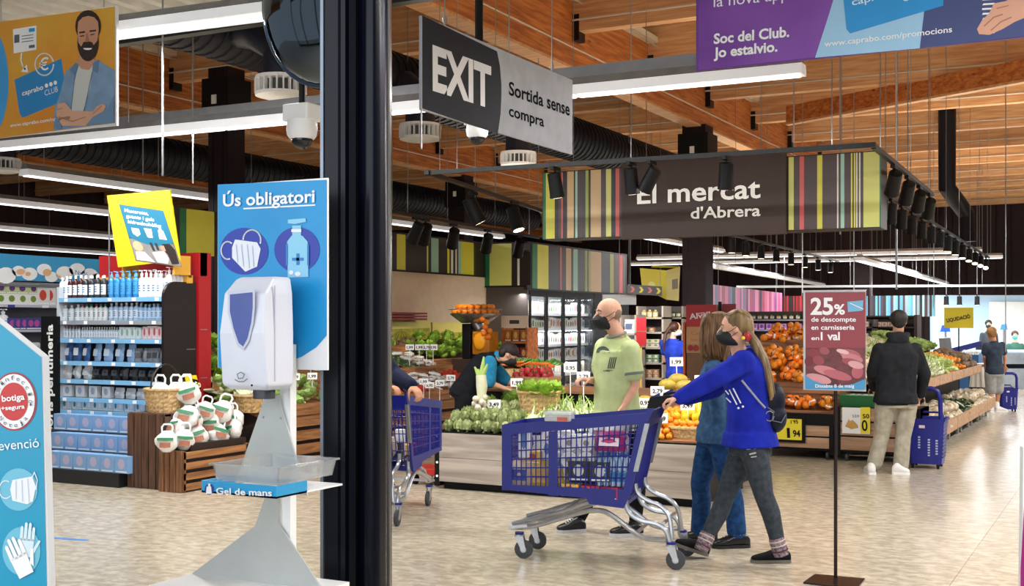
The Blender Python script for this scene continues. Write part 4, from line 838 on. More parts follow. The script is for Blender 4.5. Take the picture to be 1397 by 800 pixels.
# far left gondola with cloud header
X=-11.9
r=thing('baby_gondola','shelf unit with a blue and white cloud header behind the pharmacy shelves','shelf unit',(X-.3,10,0))
y0,y1=onX(-60,400,X).y,onX(137,400,X).y; hz1=onX(0,346,X).z; hz0=onX(0,382,X).z
part('header',MB().box(X-.04,X,y0,y1,hz0,hz1),C('3a9bd0',.4),r); s=pan(r,(X,y0,hz1),(X,y1,hz1),(X,y0,hz0))
cl=[]
for cx,cy,rr_ in ((8,376,14),(25,370,9),(40,374,11),(60,368,10),(70,378,9),(88,373,12),(105,368,11),(122,376,12),(132,380,8)): cl.append(_ell(cx,cy,rr_,min(rr_*.8,386-cy+2),14))
s.pp('cloud_print',C('f1f5fa',.45),2,*cl); s.pp('cream_print',C('e3b48c',.5),3,_ell(28,371,6,4,10),_ell(38,374,4,3,10),_ell(64,372,6,5,12),_ell(80,378,3,2,8)); s.ptext('Nadó',(102,374),(119,378),6,C('3a86c8',.4),k=4,bold=.01)
part('back_panel',MB().box(X-.5,X-.46,y0,y1+.3,0,hz0),C('6a6d78',.5),r); part('side_panel',MB().box(X-.5,X,y1+.28,y1+.31,0,1.95),C('8f9096',.5),r)
hx=lambda py:onX(30,py,X).z
for i,(py,m) in enumerate([(388,C('6a6d72',.4)),(416,C('b9bccf',.4)),(450,C('b9bccf',.4)),(484,C('b9bccf',.4)),(520,C('b9bccf',.4))]):
    z=hx(py); sh=part('shelf',MB().box(X-.46,X,y0,y1+.28,z-.03,z),m,r)
    if i: 
        for k in range(6): yy=y0+.2+k*.5; part('price_ticket',MB().box(X,X+.003,yy,yy+.1,z-.035,z-.002),C('2d3a8c' if k%2 else 'e9e9f0',.4),sh)
part('purple_strip',MB().box(X-.2,X-.19,y0,y1+.2,hx(396),hx(388)-.03),C('7a3fa0',.4),r)
def side_kind(K,n,ya,yb,z,label,group,dx=-.08,rz=pi/2):
    for i in range(n): K.put((X+dx,ya+(yb-ya)*(i+.5)/n,z),addw(label,nth(i)+' from left'),group,rz=rz+rnd(-.1,.1))
z=hx(416); K=carton('nappy_pack','pack',.17,.12,.13,'e6e9ea','6f8f3c'); yA,yB=onX(0,400,X).y,onX(54,400,X).y
side_kind(K,5,yA-.2,yB,z,'nappy pack in the lower row of the top left shelf','lower row of nappy packs'); K=carton('nappy_pack','pack',.17,.12,.12,'b9c79a','5a2f7a'); side_kind(K,5,yA-.2,yB,z+.131,'green nappy pack in the upper row of the top left shelf','upper row of nappy packs')
K=carton('wipes_pack','pack',.2,.12,.22,'dfe0e0','c8473a'); side_kind(K,2,onX(56,400,X).y,onX(74,400,X).y,z,'white pack with a red base beside the nappy packs','white packs on the top left shelf')
z=hx(450); K=carton('nappy_pack','pack',.15,.12,.14,'3b3f8c','b04a9a'); side_kind(K,5,onX(14,440,X).y,onX(56,440,X).y,z,'blue and magenta pack on the second left shelf','magenta packs on the second left shelf')
K=B('spray_bottle','bottle',.06,.22,'e9edf2','dde6f0','e9edf2',True); side_kind(K,3,onX(-8,440,X).y,onX(14,440,X).y,z,'white spray bottle on the second left shelf','white spray bottles on the second left shelf')
z=hx(484); K=pouch('packet','packet',.22,.14,'cfdde4','9fc4b4'); side_kind(K,6,onX(4,470,X).y,onX(56,470,X).y,z,'pale flat packet on the third left shelf','pale packets on the third left shelf')
# ---------------------------------------------------------------- crates, basket and nut bags
CR1=woodmat('crate_wood','a8754c','6e4528','X',scale=2,knots=False); CRY=woodmat('crate_wood_y','b5804f','7c5030','Y',scale=2,knots=False); CRZ=woodmat('crate_wood_z','6b4a38','3f2a20','Z',scale=2,knots=False); CRZ2=woodmat('crate_wood_z2','9a6a45','65432b','Z',scale=2,knots=False)
def slats_x(par,X,y0,y1,z0,z1,n,m,t=.015,gap=.35,name='slat'):      # horizontal slats on an X face
    h=(z1-z0)/n
    for i in range(n): part(name,MB().box(X-t,X,y0+rnd(0,.004),y1-rnd(0,.004),z0+h*i+h*gap/2,z0+h*(i+1)-h*gap/2),m,par)
r=thing('tall_crate','tall dark upright wooden crate carrying a basket','crate',(-8.3,8.7,0))
for i in range(5): part('slat',MB().box(-8.56+i*.092,-8.56+i*.092+.08,8.34,8.355,0,.71),CRZ,r)
for i in range(7): part('slat',MB().box(-8.115,-8.1,8.36+i*.1,8.36+i*.1+.085,0,.71),CRZ,r)
part('lid',MB().box(-8.55,-8.1,8.35,9.04,.69,.715),CRZ,r)
r=thing('low_crate','low slatted wooden crate piled with white nut bags','crate',(-7.93,8.7,0))
for i in range(4): part('slat',MB().box(-8.09+i*.072,-8.09+i*.072+.06,8.27,8.285,0,.39),CRZ2,r)
slats_x(r,-7.80,8.29,9.2,0,.39,4,CRY); 
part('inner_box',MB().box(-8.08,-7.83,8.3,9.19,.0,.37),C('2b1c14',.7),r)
for y in (8.29,9.16): part('corner_post',MB().box(-7.84,-7.8,y,y+.03,0,.385),CRZ2,r)
def weave_basket(name,label,c,rx,ry,h,grp=None,taper=.85,handle=None,col='c9a775'):
    c=V(c); r=thing(name,label,'basket',tuple(c),grp); n=28; m=M('wicker_'+col,col,.6,var=.18,scale=40,bump=.4)
    rows=max(5,int(h/.022)); body=MB(); R=[]
    for j in range(rows+1):
        t=j/rows; k=taper+(1-taper)*t; w_=1+(.012 if j%2 else -.012)
        R.append([c+V((rx*k*w_*cos(2*pi*i/n)*(1+.012*(1 if (i+j)%2 else -1)),ry*k*w_*sin(2*pi*i/n)*(1+.012*(1 if (i+j)%2 else -1)),h*t)) for i in range(n)])
    R2=[[c+V(((q-c).x*.94,(q-c).y*.94,(q-c).z)) for q in ring_] for ring_ in R[::-1][:-1]]
    body.ring_loft(R+R2); part('woven_body',body,m,r)
    for i in range(n//2):
        a=2*pi*i/(n//2); part('stake',MB().tube([c+V((rx*taper*cos(a),ry*taper*sin(a),.005)),c+V((rx*1.01*cos(a),ry*1.01*sin(a),h))],.006,5),m,r)
    part('rim',MB().tube([c+V((rx*1.01*cos(2*pi*i/n),ry*1.01*sin(2*pi*i/n),h)) for i in range(n)],.014,6,closed=True),m,r)
    if handle:
        hh,ax=handle; d=V((1,0,0)) if ax=='x' else V((0,1,0)); R_=rx if ax=='x' else ry
        part('handle',MB().tube([c+d*(R_*cos(a))+V((0,0,h+hh*sin(a))) for a in [pi*i/12 for i in range(13)]],.008,6),C('2b2723',.5),r)
    return r
weave_basket('wicker_basket','square-looking wicker basket with a thin dark handle on the tall crate',(-8.3,8.58,.716),.2,.2,.22,handle=(.24,'y'))
NB=M('nut_bag','e6e4e0',.45,var=.06,scale=9,bump=.3)
def bagkind():
    mb=MB(); R=[]; rg=9
    for j in range(rg):
        t=j/(rg-1); k=(sin(pi*min(.97,max(.05,t*.92+.04))))**.6; R.append([V((.105*k*cos(a)*(1+.12*sin(3*a+j)),.07*k*sin(a)*(1+.1*cos(4*a+j*2)),.2*t)) for a in [2*pi*i/14 for i in range(14)]])
    mb.ring_loft(R)
    pr_=lambda y,h0,h1,w:MB().add([(-w,y,h0),(0,y-.006,h0-.005),(w,y,h0),(w,y+.004,h1),(0,y-.004,h1),(-w,y+.004,h1)],[(0,1,4,5),(1,2,3,4)])
    hd=MB().tube([(-.045,0,.18),(-.05,0,.235),(-.03,0,.26),(.03,0,.26),(.05,0,.235),(.045,0,.18)],.009,6)
    return Kind('nut_bag','bag',mb,NB,True,[('green_band',pr_(-.075,.105,.13,.075),C('2f7a4f',.5)),('nut_print',pr_(-.078,.04,.085,.05),C('9a5f44',.6,var=.3)),('bag_handle',hd,WHITE)])
KB=bagkind()
random.seed(11); NBI=[]
for (px,py,X,hn) in [(222,533,-8.33,1),(243,512,-8.25,1),(258,533,-8.2,1)]:
    p=onX(px,py,X); KB.put((p.x,p.y-.03,.77),'white nut bag standing in the basket, %s'%{222:'left one',243:'rear one',258:'right one under the yellow price card'}[px],'nut bags in the basket',rz=rnd(-.2,.4),sc=1.15)
for (px,py) in [(227,618),(250,622),(273,617),(295,616),(320,613),(239,598),(262,592),(285,600),(304,596),(322,598),(250,585),(275,577),(296,583),(262,548)]:
    X=-7.9 if py>610 else -8.0; p=onX(px,py,X); z=.395+max(0,(618-py))/142*.85
    KB.put((p.x,p.y,z-.02 if py<560 else z-.01),'white nut bag %s, %s'%('in the front row on the low crate' if py>610 else 'atop the pile by the basket' if py<560 else 'in the upper layer on the low crate',nth(NBI.append(1) or len(NBI)-1)+' of the pile'),'nut bags on the low crate' if py>610 else 'upper nut bags' ,rot=(rnd(-.5,.25),rnd(-.35,.35),rnd(-.2,1.1)),sc=rnd(.95,1.15))
part('bag_bed',MB().box(-8.08,-7.83,8.42,9.19,.37,.44),C('2b1c14',.7),r)
p=onX(262,520,-8.12); r=thing('price_card','yellow and black price card on the nut basket','price card',tuple(p)); q=[onX(x,y,-8.12) for x,y in ((252,513),(268,512),(272,527),(255,528))]
part('card',MB().prism(q,(-.004,0,0)),C('e6d51f',.4),r); s=pan(r,q[0],q[1],q[3]); s.pp('black_field',BLACK,2,[(261,514),(268,513),(271,526),(262,527)]); s.ptext('2,50',(256,524),(269,524),7,C('f4f0c0',.5),k=4,bold=.04)
# ---------------------------------------------------------------- generic price tag on a stick
TAGM=C('f2f2f0',.45); 
tg=MB().bbox(-.055,.055,-.003,.003,0,.075,.002); stk=MB().cyl((0,0,-.2),(0,0,0),.004,n=5); TAGS=[]
for t_ in ('2,79','1,99','3,49','0,95'):
    vs,fs,(x0,x1)=textmesh(t_,.03); num=MB().add([((x-x0)/(x1-x0)*.08-.04,-.0042,.02+y*.045) for x,y in vs],fs)
    TAGS.append(Kind('price_tag','price tag',tg,TAGM,False,[('printed_number',num,BLACK),('stick',stk,WHITE)]))
def ptag(p,label,rz=ANG,sc=1,grp=None,tilt=-.15): TAGS[int(p.x*37)%4].put(tuple(p),label,grp,rot=(tilt,0,rz),sc=sc)
# ---------------------------------------------------------------- produce kinds
def fruit(name,r,col,seg=12,rg=8,sq=1,dent=True,**k):
    mb=MB().ell((0,0,0),(r,r,r*sq),seg,rg); 
    kids=[('stem_end',MB().ell((0,0,r*sq*.96),(r*.12,r*.12,r*.06),6,4),C('5c6b2a',.6))] if dent else []
    return Kind(name,'fruit' if name in('orange','mandarin','lemon','apple') else 'vegetable',mb,M(name+'_skin',col,.42,var=.05,scale=60,bump=.15,hue=.012),True,kids)
ORANGE=fruit('orange',.042,'f08a1a'); MAND=fruit('mandarin',.031,'f39a1c',10,7,.85); 
mb=MB().ell((0,0,0),(.034,.034,.04),12,8).ell((0,0,.04),(.012,.012,.012),6,4); LEMON=Kind('lemon','fruit',mb,M('lemon_skin','f4d22a',.4,var=.05,scale=60,bump=.15),True)
TOM=fruit('tomato',.035,'cf3524',10,7,.85); PEPPER=Kind('red_pepper','vegetable',MB().ell((0,0,0),(.045,.04,.05),10,8,jit=.06),M('pepper_skin','a8242c',.3,var=.1),True,[('stem',MB().cyl((0,0,.04),(0,.01,.075),.008,n=6),C('4f7a2a',.6))])
def artichoke():
    core=MB().ell((0,0,0),(.05,.05,.052),12,8); lv=MB()
    for j,(z,r,n,t) in enumerate(((-.03,.042,8,.5),(-.01,.052,9,.3),(.012,.05,9,.05),(.032,.038,7,-.35))):
        for i in range(n):
            a=2*pi*(i+.5*(j%2))/n; d=V((cos(a),sin(a),0)); s_=V((-sin(a),cos(a),0)); b=d*r+V((0,0,z-.018)); tip=d*(r*(.95 if t>0 else .6)+.004)+V((0,0,z+.03))
            lv.add([b-s_*.014,b+s_*.014,b+s_*.017+V((0,0,.018))+d*.008,tip+d*.006,b-s_*.017+V((0,0,.018))+d*.008],[(0,1,2,3,4)])
    st=MB().cyl((0,0,-.045),(0,0,-.085),.011,n=8)
    return Kind('artichoke','vegetable',core,M('artichoke_core','a3ac72',.55,var=.15,scale=20),True,[('outer_leaves',lv,M('artichoke_leaf','b4bf88',.5,col2='77874a',scale=30)),('stem',st,M('artichoke_leaf','b4bf88',.5))])
ART=artichoke()
def leafy(name,col,col2,n=16,r=.1,h=.13,up=.6,wid=.045,core=None):
    lv=MB()
    for i in range(n):
        a=2*pi*i/n*2.4+i*.4; k=.35+.65*(i/n); L_=h*(1.15-.35*k); el=up*(1.25-k)*1.2; d=V((cos(a),sin(a),0)); s_=V((-sin(a),cos(a),0))
        R=[]
        for j in range(5):
            t=j/4; e=el+(.5-t)*.5; c=d*(r*k*t*cos(.3)+.01)+V((0,0,h*(.15+t*(1.2-k*.9)))); w_=wid*sin(pi*(.15+.75*t))*1.2
            R.append((c-s_*w_+V((0,0,.012*((j+i)%2))),c+d*.006,c+s_*w_+V((0,0,.012*((j+i+1)%2)))))
        b=[q for q3 in R for q in q3]; fs=[]
        for j in range(4): fs+= [(j*3,j*3+1,j*3+4,j*3+3),(j*3+1,j*3+2,j*3+5,j*3+4)]
        lv.add(b,fs)
    c=MB().ell((0,0,h*.3),(r*.5,r*.5,h*.35),10,7)
    return Kind(name,'vegetable',c,M(name+'_heart',core or col,.55,var=.1,scale=20),True,[('leaves',lv,M(name+'_leaf',col,.5,col2=col2,scale=25))])
LETT=leafy('lettuce','a9cf4a','6f9c2e',18,.12,.14); CABB=leafy('cabbage','c4d98a','8fb05a',16,.11,.12,core='d5e3a8'); ESC=leafy('chard','7f9c3a','4c6a24',14,.1,.16)
def stalk(name,c1,c2,L_=.42,r=.014,n=4,leaf=True):
    mb=MB()
    for i in range(n):
        o=(i-n/2)*r*1.6; mb.tube([(o,0,0),(o*1.1,L_*.35,.006),(o*1.3,L_*.6,.01)],[r,r*.9,r*.7],6)
    lf=MB()
    for i in range(n*2):
        o=(i-n)*r*.8; lf.add([(o-r*.5,L_*.55,.005),(o+r*.5,L_*.55,.005),(o*2.0+r*.7,L_*.8,.03+.01*(i%3)),(o*2.4,L_,.01),(o*2.0-r*.7,L_*.8,.03+.01*(i%3))],[(0,1,2,3,4)])
    return Kind(name,'vegetable',mb,C(c1,.5,var=.1),True,[('green_leaves',lf,M(name+'_leaf',c2,.5,var=.2,scale=20))])
LEEK=stalk('leek','e2e6c0','4f7a34'); ONION=stalk('spring_onion','e9ecd2','5f9a3a',.36,.008,6)
FENN=Kind('fennel','vegetable',MB().ell((0,0,0),(.055,.035,.045),12,8).tube([(.02,0,.03),(.05,0,.1)],[.014,.006],6).tube([(-.02,0,.03),(-.04,0,.11)],[.014,.006],6),M('fennel_bulb','e3e8cf',.4,col2='b9cc8a',scale=14),True,[('fronds',MB().tube([(.05,0,.1),(.09,.01,.14)],[.008,.003],5).tube([(-.04,0,.11),(-.07,.01,.16)],[.008,.003],5),C('8fb04a',.5))])
BEAN=Kind('green_bean_bunch','vegetable',(lambda m:[m.tube([(-.08,i*.012-.03,.01*(i%3)),(0,i*.012-.026,.012+.01*(i%3)),(.08,i*.012-.02,.006*(i%2))],.006,5) for i in range(6)] and m)(MB()),M('bean_skin','b9cf86',.45,var=.2,scale=20),True)
ZUC=Kind('courgette','vegetable',MB().tube([(-.1,0,0),(-.09,0,0),(0,0,.004),(.09,0,0),(.1,0,0)],[.008,.02,.024,.022,.01],8),M('courgette_skin','2c4024',.3,var=.25,scale=30),True,[('stem',MB().cyl((.1,0,0),(.12,0,.002),.008,n=6),C('7d9a4a',.5))])
CARR=Kind('carrot_bunch','vegetable',(lambda m:[m.tube([(i*.03-.06,0,0),(i*.034-.07,-.14,.0)],[.014,.003],6) for i in range(5)] and m)(MB()),C('e0762a',.5,var=.1),True,[('carrot_tops',(lambda m:[m.tube([(i*.012-.06,0,0),(i*.018-.09,.08,.03+.01*(i%3)),(i*.02-.1,.16,.015)],[.004,.01,.003],4) for i in range(10)] and m)(MB()),M('carrot_top_leaf','4f8a2e',.5,var=.2,scale=20))])
CEL=Kind('celeriac','vegetable',MB().ell((0,0,0),(.07,.07,.065),12,8,jit=.09),M('celeriac_skin','7d6650',.7,var=.25,scale=25,bump=.5),True,[('root_tuft',MB().ell((0,0,-.05),(.05,.05,.03),8,5,jit=.3),C('4a3a2c',.7))])
PACK=Kind('packed_tray','pack',MB().bbox(-.08,.08,-.055,.055,0,.035,.008),M('tray_white','e6e8ea',.3),True,[('film_top',MB().ell((0,0,.035),(.07,.045,.018),12,5),M('film','c9cfc4',.15,var=.25,scale=25)),('sticker',MB().box(.01,.05,-.02,.02,.052,.054),C('e9e4da',.4))])
NET=Kind('net_bag','bag',MB().ell((0,0,0),(.1,.075,.07),12,8,jit=.09),M('net_potato','d8cdb4',.5,col2='a08a66',scale=28,bump=.4),True,[('bag_tie',MB().tube([(.09,0,.0),(.13,0,.03)],[.02,.012],6),C('dfe4df',.4))])
def orangenet():
    mb=MB(); sp=((-.055,0,0),(.055,.01,0),(0,.055,.01),(0,-.055,.01),(-.03,0,.062),(.04,-.01,.06))
    for (x,y,z) in sp: mb.ell((x,y,z),.044,10,7)
    pt=[MB(),MB(),MB()]; st_=random.getstate(); random.seed(9)
    for i in range(20):
        x,y,z=sp[i%6]; a=rnd(0,6.28); b=rnd(-.1,1.3); d=V((cos(a)*cos(b),sin(a)*cos(b),sin(b))); c=V((x,y,z))+d*.0465; t=d.orthogonal().normalized(); q=rnd(0,6.28); u_=t*cos(q)+d.cross(t)*sin(q); v_=d.cross(u_); w1,w2=rnd(.018,.035),rnd(.006,.013)
        pt[i%3].add([c-u_*w1-v_*w2-d*.010,c-v_*w2,c+u_*w1-v_*w2-d*.010,c+u_*w1+v_*w2-d*.010,c+v_*w2,c-u_*w1+v_*w2-d*.010],[(0,1,4,5),(1,2,3,4)])
    random.setstate(st_)
    return Kind('orange_net','bag',mb,M('orange_skin','f08a1a',.42,var=.05,scale=60,bump=.15,hue=.012),True,[('white_label',pt[0],WHITE),('dark_label',pt[1],C('2b211d',.5)),('cream_label',pt[2],C('efe0c2',.5))])
ONET=orangenet()
def heap(K,poly,zf,step,label,group,layers=1,jit=.3,lift=0,rot=True,sc=(.9,1.1),dz=None):
    """rows of K over the rectangle poly=(x0,x1,y0,y1) resting on zf(x,y), each one an object"""
    x0,x1,y0,y1=poly; n=0
    for l in range(layers):
        m=l*step*.5; y=y0+m; row=0
        while y<y1-m+1e-6:
            x=x0+m+(step/2 if row%2 else 0)
            while x<x1-m+1e-6:
                px_,py_=x+rnd(-jit,jit)*step*.5,y+rnd(-jit,jit)*step*.5
                col=int(round((x-x0-m)/step)); ly=', upper layer' if l==1 else ', top layer' if l==2 else ''
                K.put((px_,py_,zf(px_,py_)+lift+l*(dz or step*.8)),addw(label,'%s row, %s from left%s'%(nth(row),nth(col),ly),'row %s, %s%s'%(ORD[min(row,19)],nth(col),ly)),group,rot=(rnd(-.5,.5),rnd(-.5,.5),rnd(0,6.28)) if rot is True else rot(),sc=rnd(*sc)); n+=1
                x+=step
            y+=step*.9; row+=1
    return n
# ---------------------------------------------------------------- sloping produce display along the cream wall
XF=-7.81; z0d=.64
sl=lambda x,y: z0d+(XF-.06-x)*.36
for i in range(5):
    ya=9.52+i*.98; r=thing('produce_bench','slatted wooden produce bench section, %s'%['nearest one, right of the nut crate','second one behind the gel stand','third one behind the black post','fourth one, behind the second cart','farthest one, beside the shop worker'][i],'bench',(-8.8,ya+.5,0))
    slats_x(r,XF,ya,ya+.97,.02,.6,4,CRY,t=.02,gap=.28)
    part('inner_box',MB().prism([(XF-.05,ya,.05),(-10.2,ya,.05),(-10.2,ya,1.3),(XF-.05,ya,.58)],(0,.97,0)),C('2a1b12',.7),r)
    part('front_lip',MB().box(XF-.02,XF+.01,ya,ya+.97,.6,.72),CRY,r); part('corner_post',MB().box(XF-.05,XF-.02,ya,ya+.05,0,.62),CRZ2,r)
    part('deck',MB().prism([(XF-.02,ya,.60),(-10.25,ya,1.40),(-10.25,ya,1.36),(XF-.02,ya,.56)],(0,.97,0)),CRY,r)
    for xx in (-8.55,-9.3): part('divider',MB().box(xx-.01,xx+.01,ya,ya+.97,sl(xx,0)-.05,sl(xx,0)+.1),CRY,r)
    part('cross_divider',MB().prism([(XF-.03,ya+.48,.62),(-10.2,ya+.48,1.4),(-10.2,ya+.48,1.48),(XF-.03,ya+.48,.72)],(0,.015,0)),CRY,r)
flat=lambda :(rnd(-.3,.3),rnd(-.3,.3),rnd(0,6.28))
alongx=lambda :(rnd(-.15,.15),.35+rnd(-.1,.1),pi/2+rnd(-.25,.25))
cells=[ (9.40,9.86,[(LEEK,'leek','leeks'),(ONION,'bunch of spring onions','onions'),(CABB,'pale cabbage','cab')]),
 (9.9,10.35,[(CABB,'pale green cabbage','cab'),(LETT,'lettuce head','lett'),(LETT,'lettuce head','lett')]),
 (10.4,10.85,[(CABB,'pale green cabbage','cab'),(CABB,'cabbage','cab'),(LETT,'lettuce head','lett')]),
 (11.8,12.3,[(TOM,'tomato','tom'),(LEEK,'leek','leeks'),(LEEK,'leek','leeks')]),
 (12.35,12.85,[(TOM,'red tomato','tom'),(ZUC,'dark courgette','zuc'),(LEEK,'leek','leeks')]),
 (12.9,13.3,[(PACK,'film packed vegetable tray','packs'),(TOM,'red tomato','tom'),(CEL,'brown celeriac','cel')]),
 (13.35,13.8,[(PACK,'film packed tray','packs'),(ZUC,'dark courgette','zuc'),(LETT,'bright green lettuce','lett')]),
 (13.85,14.3,[(TOM,'tomato','tom'),(PACK,'film packed tray','packs'),(LETT,'bright green lettuce','lett')])]
bay=['first bay','second bay','third bay','fifth bay','sixth bay','seventh bay','eighth bay','last bay']
for ci,(ya,yb,tt) in enumerate(cells):
    for j,(K,nm,_) in enumerate(tt):
        xb=[(-8.48,-7.9),(-9.2,-8.62),(-9.95,-9.36)][j]
        st={LEEK:.13,ONION:.11,CABB:.19,LETT:.19,TOM:.075,ZUC:.075,PACK:.17,CEL:.15}[K]
        rt=alongx if K in (LEEK,ONION) else (flat if K in(PACK,ZUC) else True)
        if K in (LETT,CABB): rt=lambda :(rnd(-.2,.2),rnd(.0,.6),rnd(0,6.28))
        heap(K,(xb[0]+.04,xb[1]-.04,ya+.05,yb-.03),sl,st,'%s, bench %s, %s tray'%(nm,bay[ci],['front','middle','rear'][j]),'%ss in %s %s'%(nm,bay[ci],['front','middle','rear'][j]),layers=1,lift=.05 if K in(TOM,CEL) else .02,rot=rt)
for i,(px,py) in enumerate([(405,500),(424,502),(402,519),(426,518),(396,497),(345,523),(360,545)]): 
    p=onPl(px,py,(-7.87,0,.86),V((.36,0,1))); ptag(p,'small white price tag on the pale cabbages, %s'%['upper left','upper right','lower left','lower right','left of the upper pair','stuck in the leek basket','below the leek basket tag'][i],grp='price tags on the near bench')
for i,(px,py) in enumerate([(559,478),(572,478),(582,478),(591,478),(578,525),(586,530),(600,527),(615,520)]): 
    p=P(px,py,15.3 if py<500 else 14.6); ptag(p,nth(i%4)+' white price tag from the left '+('above the far end of the produce bench' if py<500 else 'among the tomatoes on the far bench'),grp='price tags on the far bench rear' if py<500 else 'price tags on the far bench front')
weave_basket('wicker_basket','round wicker basket of leeks beside the nut bags',tuple(V((-8.05,9.55,.66))),.2,.2,.17,col='bf9a66')
for i in range(9): LEEK.put((-8.1+rnd(-.08,.08),9.42+i*.03,.84),nth(i)+' leek from the front in the round basket','leeks in the round basket',rot=(.25,rnd(-.1,.1),.9+rnd(-.3,.3)))
for i,(px,py) in enumerate(((300,520),(312,528),(306,545))): p=P(px,py,12.2); CABB.put(tuple(p-V((0,0,.05))),'white-green cauliflower head behind the red frame','heads behind the red frame')
# print panels on the cream wall
FIELD=M('field_print','d6c63a',.5,col2='7a8f2a',scale=14)
Xw=-10.27
for i,(xa_,xb_,ya_,yb_,l) in enumerate(((500,587,438,478,'left'),(590,637,440,492,'right'))):
    a,b_=onX(xa_,450,Xw).y,onX(xb_,450,Xw).y; zt=onX((xa_+xb_)/2,ya_,Xw).z; zb=onX((xa_+xb_)/2,yb_,Xw).z
    r=thing('field_panel','yellow-green field picture panel on the cream wall, %s one'%l,'picture',(Xw,a,zb)); part('board',MB().box(Xw-.02,Xw,a,b_,zb,zt),FIELD,r); s=pan(r,(Xw,a,zt),(Xw,b_,zt),(Xw,a,zb))
    for k in range(7): s.pr(C('8f9a34',.5,var=.2),('p',[(10+k*13,100),(14+k*13,100),(48+k*1.5,35),(47+k*1.5,35)],2),name='crop_row_print')
    s.pr(C('ece07a',.5),('p',[(0,0),(100,0),(100,25),(0,30)],2),name='sky_print')
a,b_=onX(520,432,Xw+.2).y,onX(583,432,Xw+.2).y; za=1.585; r=thing('red_crate_rail','red wooden crate rail on top of the field panel','crate',(Xw+.1,a,za+.05))
for q in range(3): part('rail',MB().box(Xw,Xw+.2,a,b_,za+.03+q*.045,za+.06+q*.045),C('8a2f25',.5),r)
a,b_=onX(279,410,-10.28).y,onX(330,410,-10.28).y; zt,zb=onX(290,400,-10.28).z,onX(290,426,-10.28).z; r=thing('fruit_poster','red berry picture on the cream wall beside the red frame','picture',(-10.28,a,zb)); part('board',MB().box(-10.3,-10.275,max(a,11.92),b_+.4,zb,zt),C('6a1f2c',.4,var=.3),r)
s=pan(r,(-10.275,11.92,zt),(-10.275,b_+.4,zt),(-10.275,11.92,zb)); 
for k in range(12): s.pr(C('a02c40',.3,var=.15),('p',_ell(8+k*8,50+30*sin(k*2),4+2*sin(k*5),14,14),2+k*.2),name='berry_print')
a,b_=11.95,13.4; r=thing('field_panel','yellow field picture low on the cream wall behind the near bench','picture',(Xw,a,1.05)); part('board',MB().box(Xw-.02,Xw,a,b_,1.42,1.85),FIELD,r)
# ---------------------------------------------------------------- juice machine
c=P(650,520,17.4); c.z=0; r=thing('juice_machine','orange juice machine with a tray of oranges on top','juice machine',tuple(c))
Z=lambda py:EYE+(HY-py)/F*17.4; w=17.4/F
part('stand',MB().box(c.x-.3,c.x+.35,c.y-.2,c.y+.3,0,Z(490)),C('3a2b24',.5),r); part('body',MB().bbox(c.x-.19,c.x-.05,c.y-.1,c.y+.2,Z(490),Z(442),.01),BLACK,r)
part('housing',MB().bbox(c.x-.03,c.x+.26,c.y-.08,c.y+.2,Z(484),Z(452),.02),M('amber_plastic','d98a1f',.2,trans=.35,alpha=.85,var=.1),r)
part('press_window',MB().ell((c.x+.1,c.y-.09,Z(466)),(.1,.03,.13),14,8),C('e8a01c',.3),r,True)
tz=Z(430); part('feed_tray',MB().lathe((c.x-.02,c.y,tz),[(.2,-.12),(.36,0),(.37,.02),(.34,.02),(.19,-.1)],24),METAL,r,True); part('chute',MB().tube([(c.x-.02,c.y,tz-.1),(c.x+.06,c.y,Z(450))],[.09,.06],12),METAL,r,True); part('tray_rail',MB().tube([(c.x-.02+.39*cos(a),c.y+.39*sin(a),tz+.08) for a in [i*pi/12 for i in range(24)]],.006,5,closed=True),METAL,r)
for l,(rr_,n) in enumerate(((.31,20),(.2,13),(.09,6),(.25,16),(.12,8))):
    for i in range(n): a=2*pi*i/n+l; ORANGE.put((c.x-.02+rr_*cos(a),c.y+rr_*sin(a),tz+.05+(.0 if l<3 else .068)),nth(i)+' orange of the %s ring in the juice machine tray'%['outer','middle','inner','upper outer','upper inner'][l],'oranges on the juice machine',rot=(rnd(0,6),rnd(0,6),0))
for i,(px,py) in enumerate(((658,436),(664,440),(662,447),(668,452),(660,455),(666,460))): ORANGE.put(tuple(P(px,py,17.0)),nth(i)+' orange running down the juice machine chute','oranges in the chute')
# wooden rack
c=P(706,510,17.6); w=17.6/F; Z=lambda py:EYE+(HY-py)/F*17.6
r=thing('wooden_rack','narrow wooden rack with a cream header beside the glass door fridges','rack',(c.x,c.y,0)); x0,x1=c.x-.2,c.x+.2
for xx in (x0,x1): part('side',MB().box(xx-.015,xx+.015,c.y-.1,c.y+.25,0,Z(447)),WOODX,r)
part('header',MB().box(x0-.02,x1+.02,c.y-.1,c.y-.08,Z(448),Z(431)),C('e6d2ba',.5),r); part('emblem',MB().box(c.x-.08,c.x+.08,c.y-.103,c.y-.1,Z(442),Z(437)),C('3b3a38',.5),r)
for py in (466,490,515): part('shelf',MB().box(x0,x1,c.y-.12,c.y+.25,Z(py)-.03,Z(py)),WOODX,r)
part('back',MB().box(x0,x1,c.y+.24,c.y+.25,0,Z(447)),C('4a3226',.6),r)
for py,cc,l in ((466,'b06a24','amber'),(490,'8a2f2a','red')):
    K=carton('snack_bag','pack',.11,.08,.17,cc,'e0b060')
    for i in range(3): K.put((x0+.07+i*.13,c.y-.02,Z(py)),'%s snack bag on the narrow wooden rack'%l,'%s snack bags'%l)
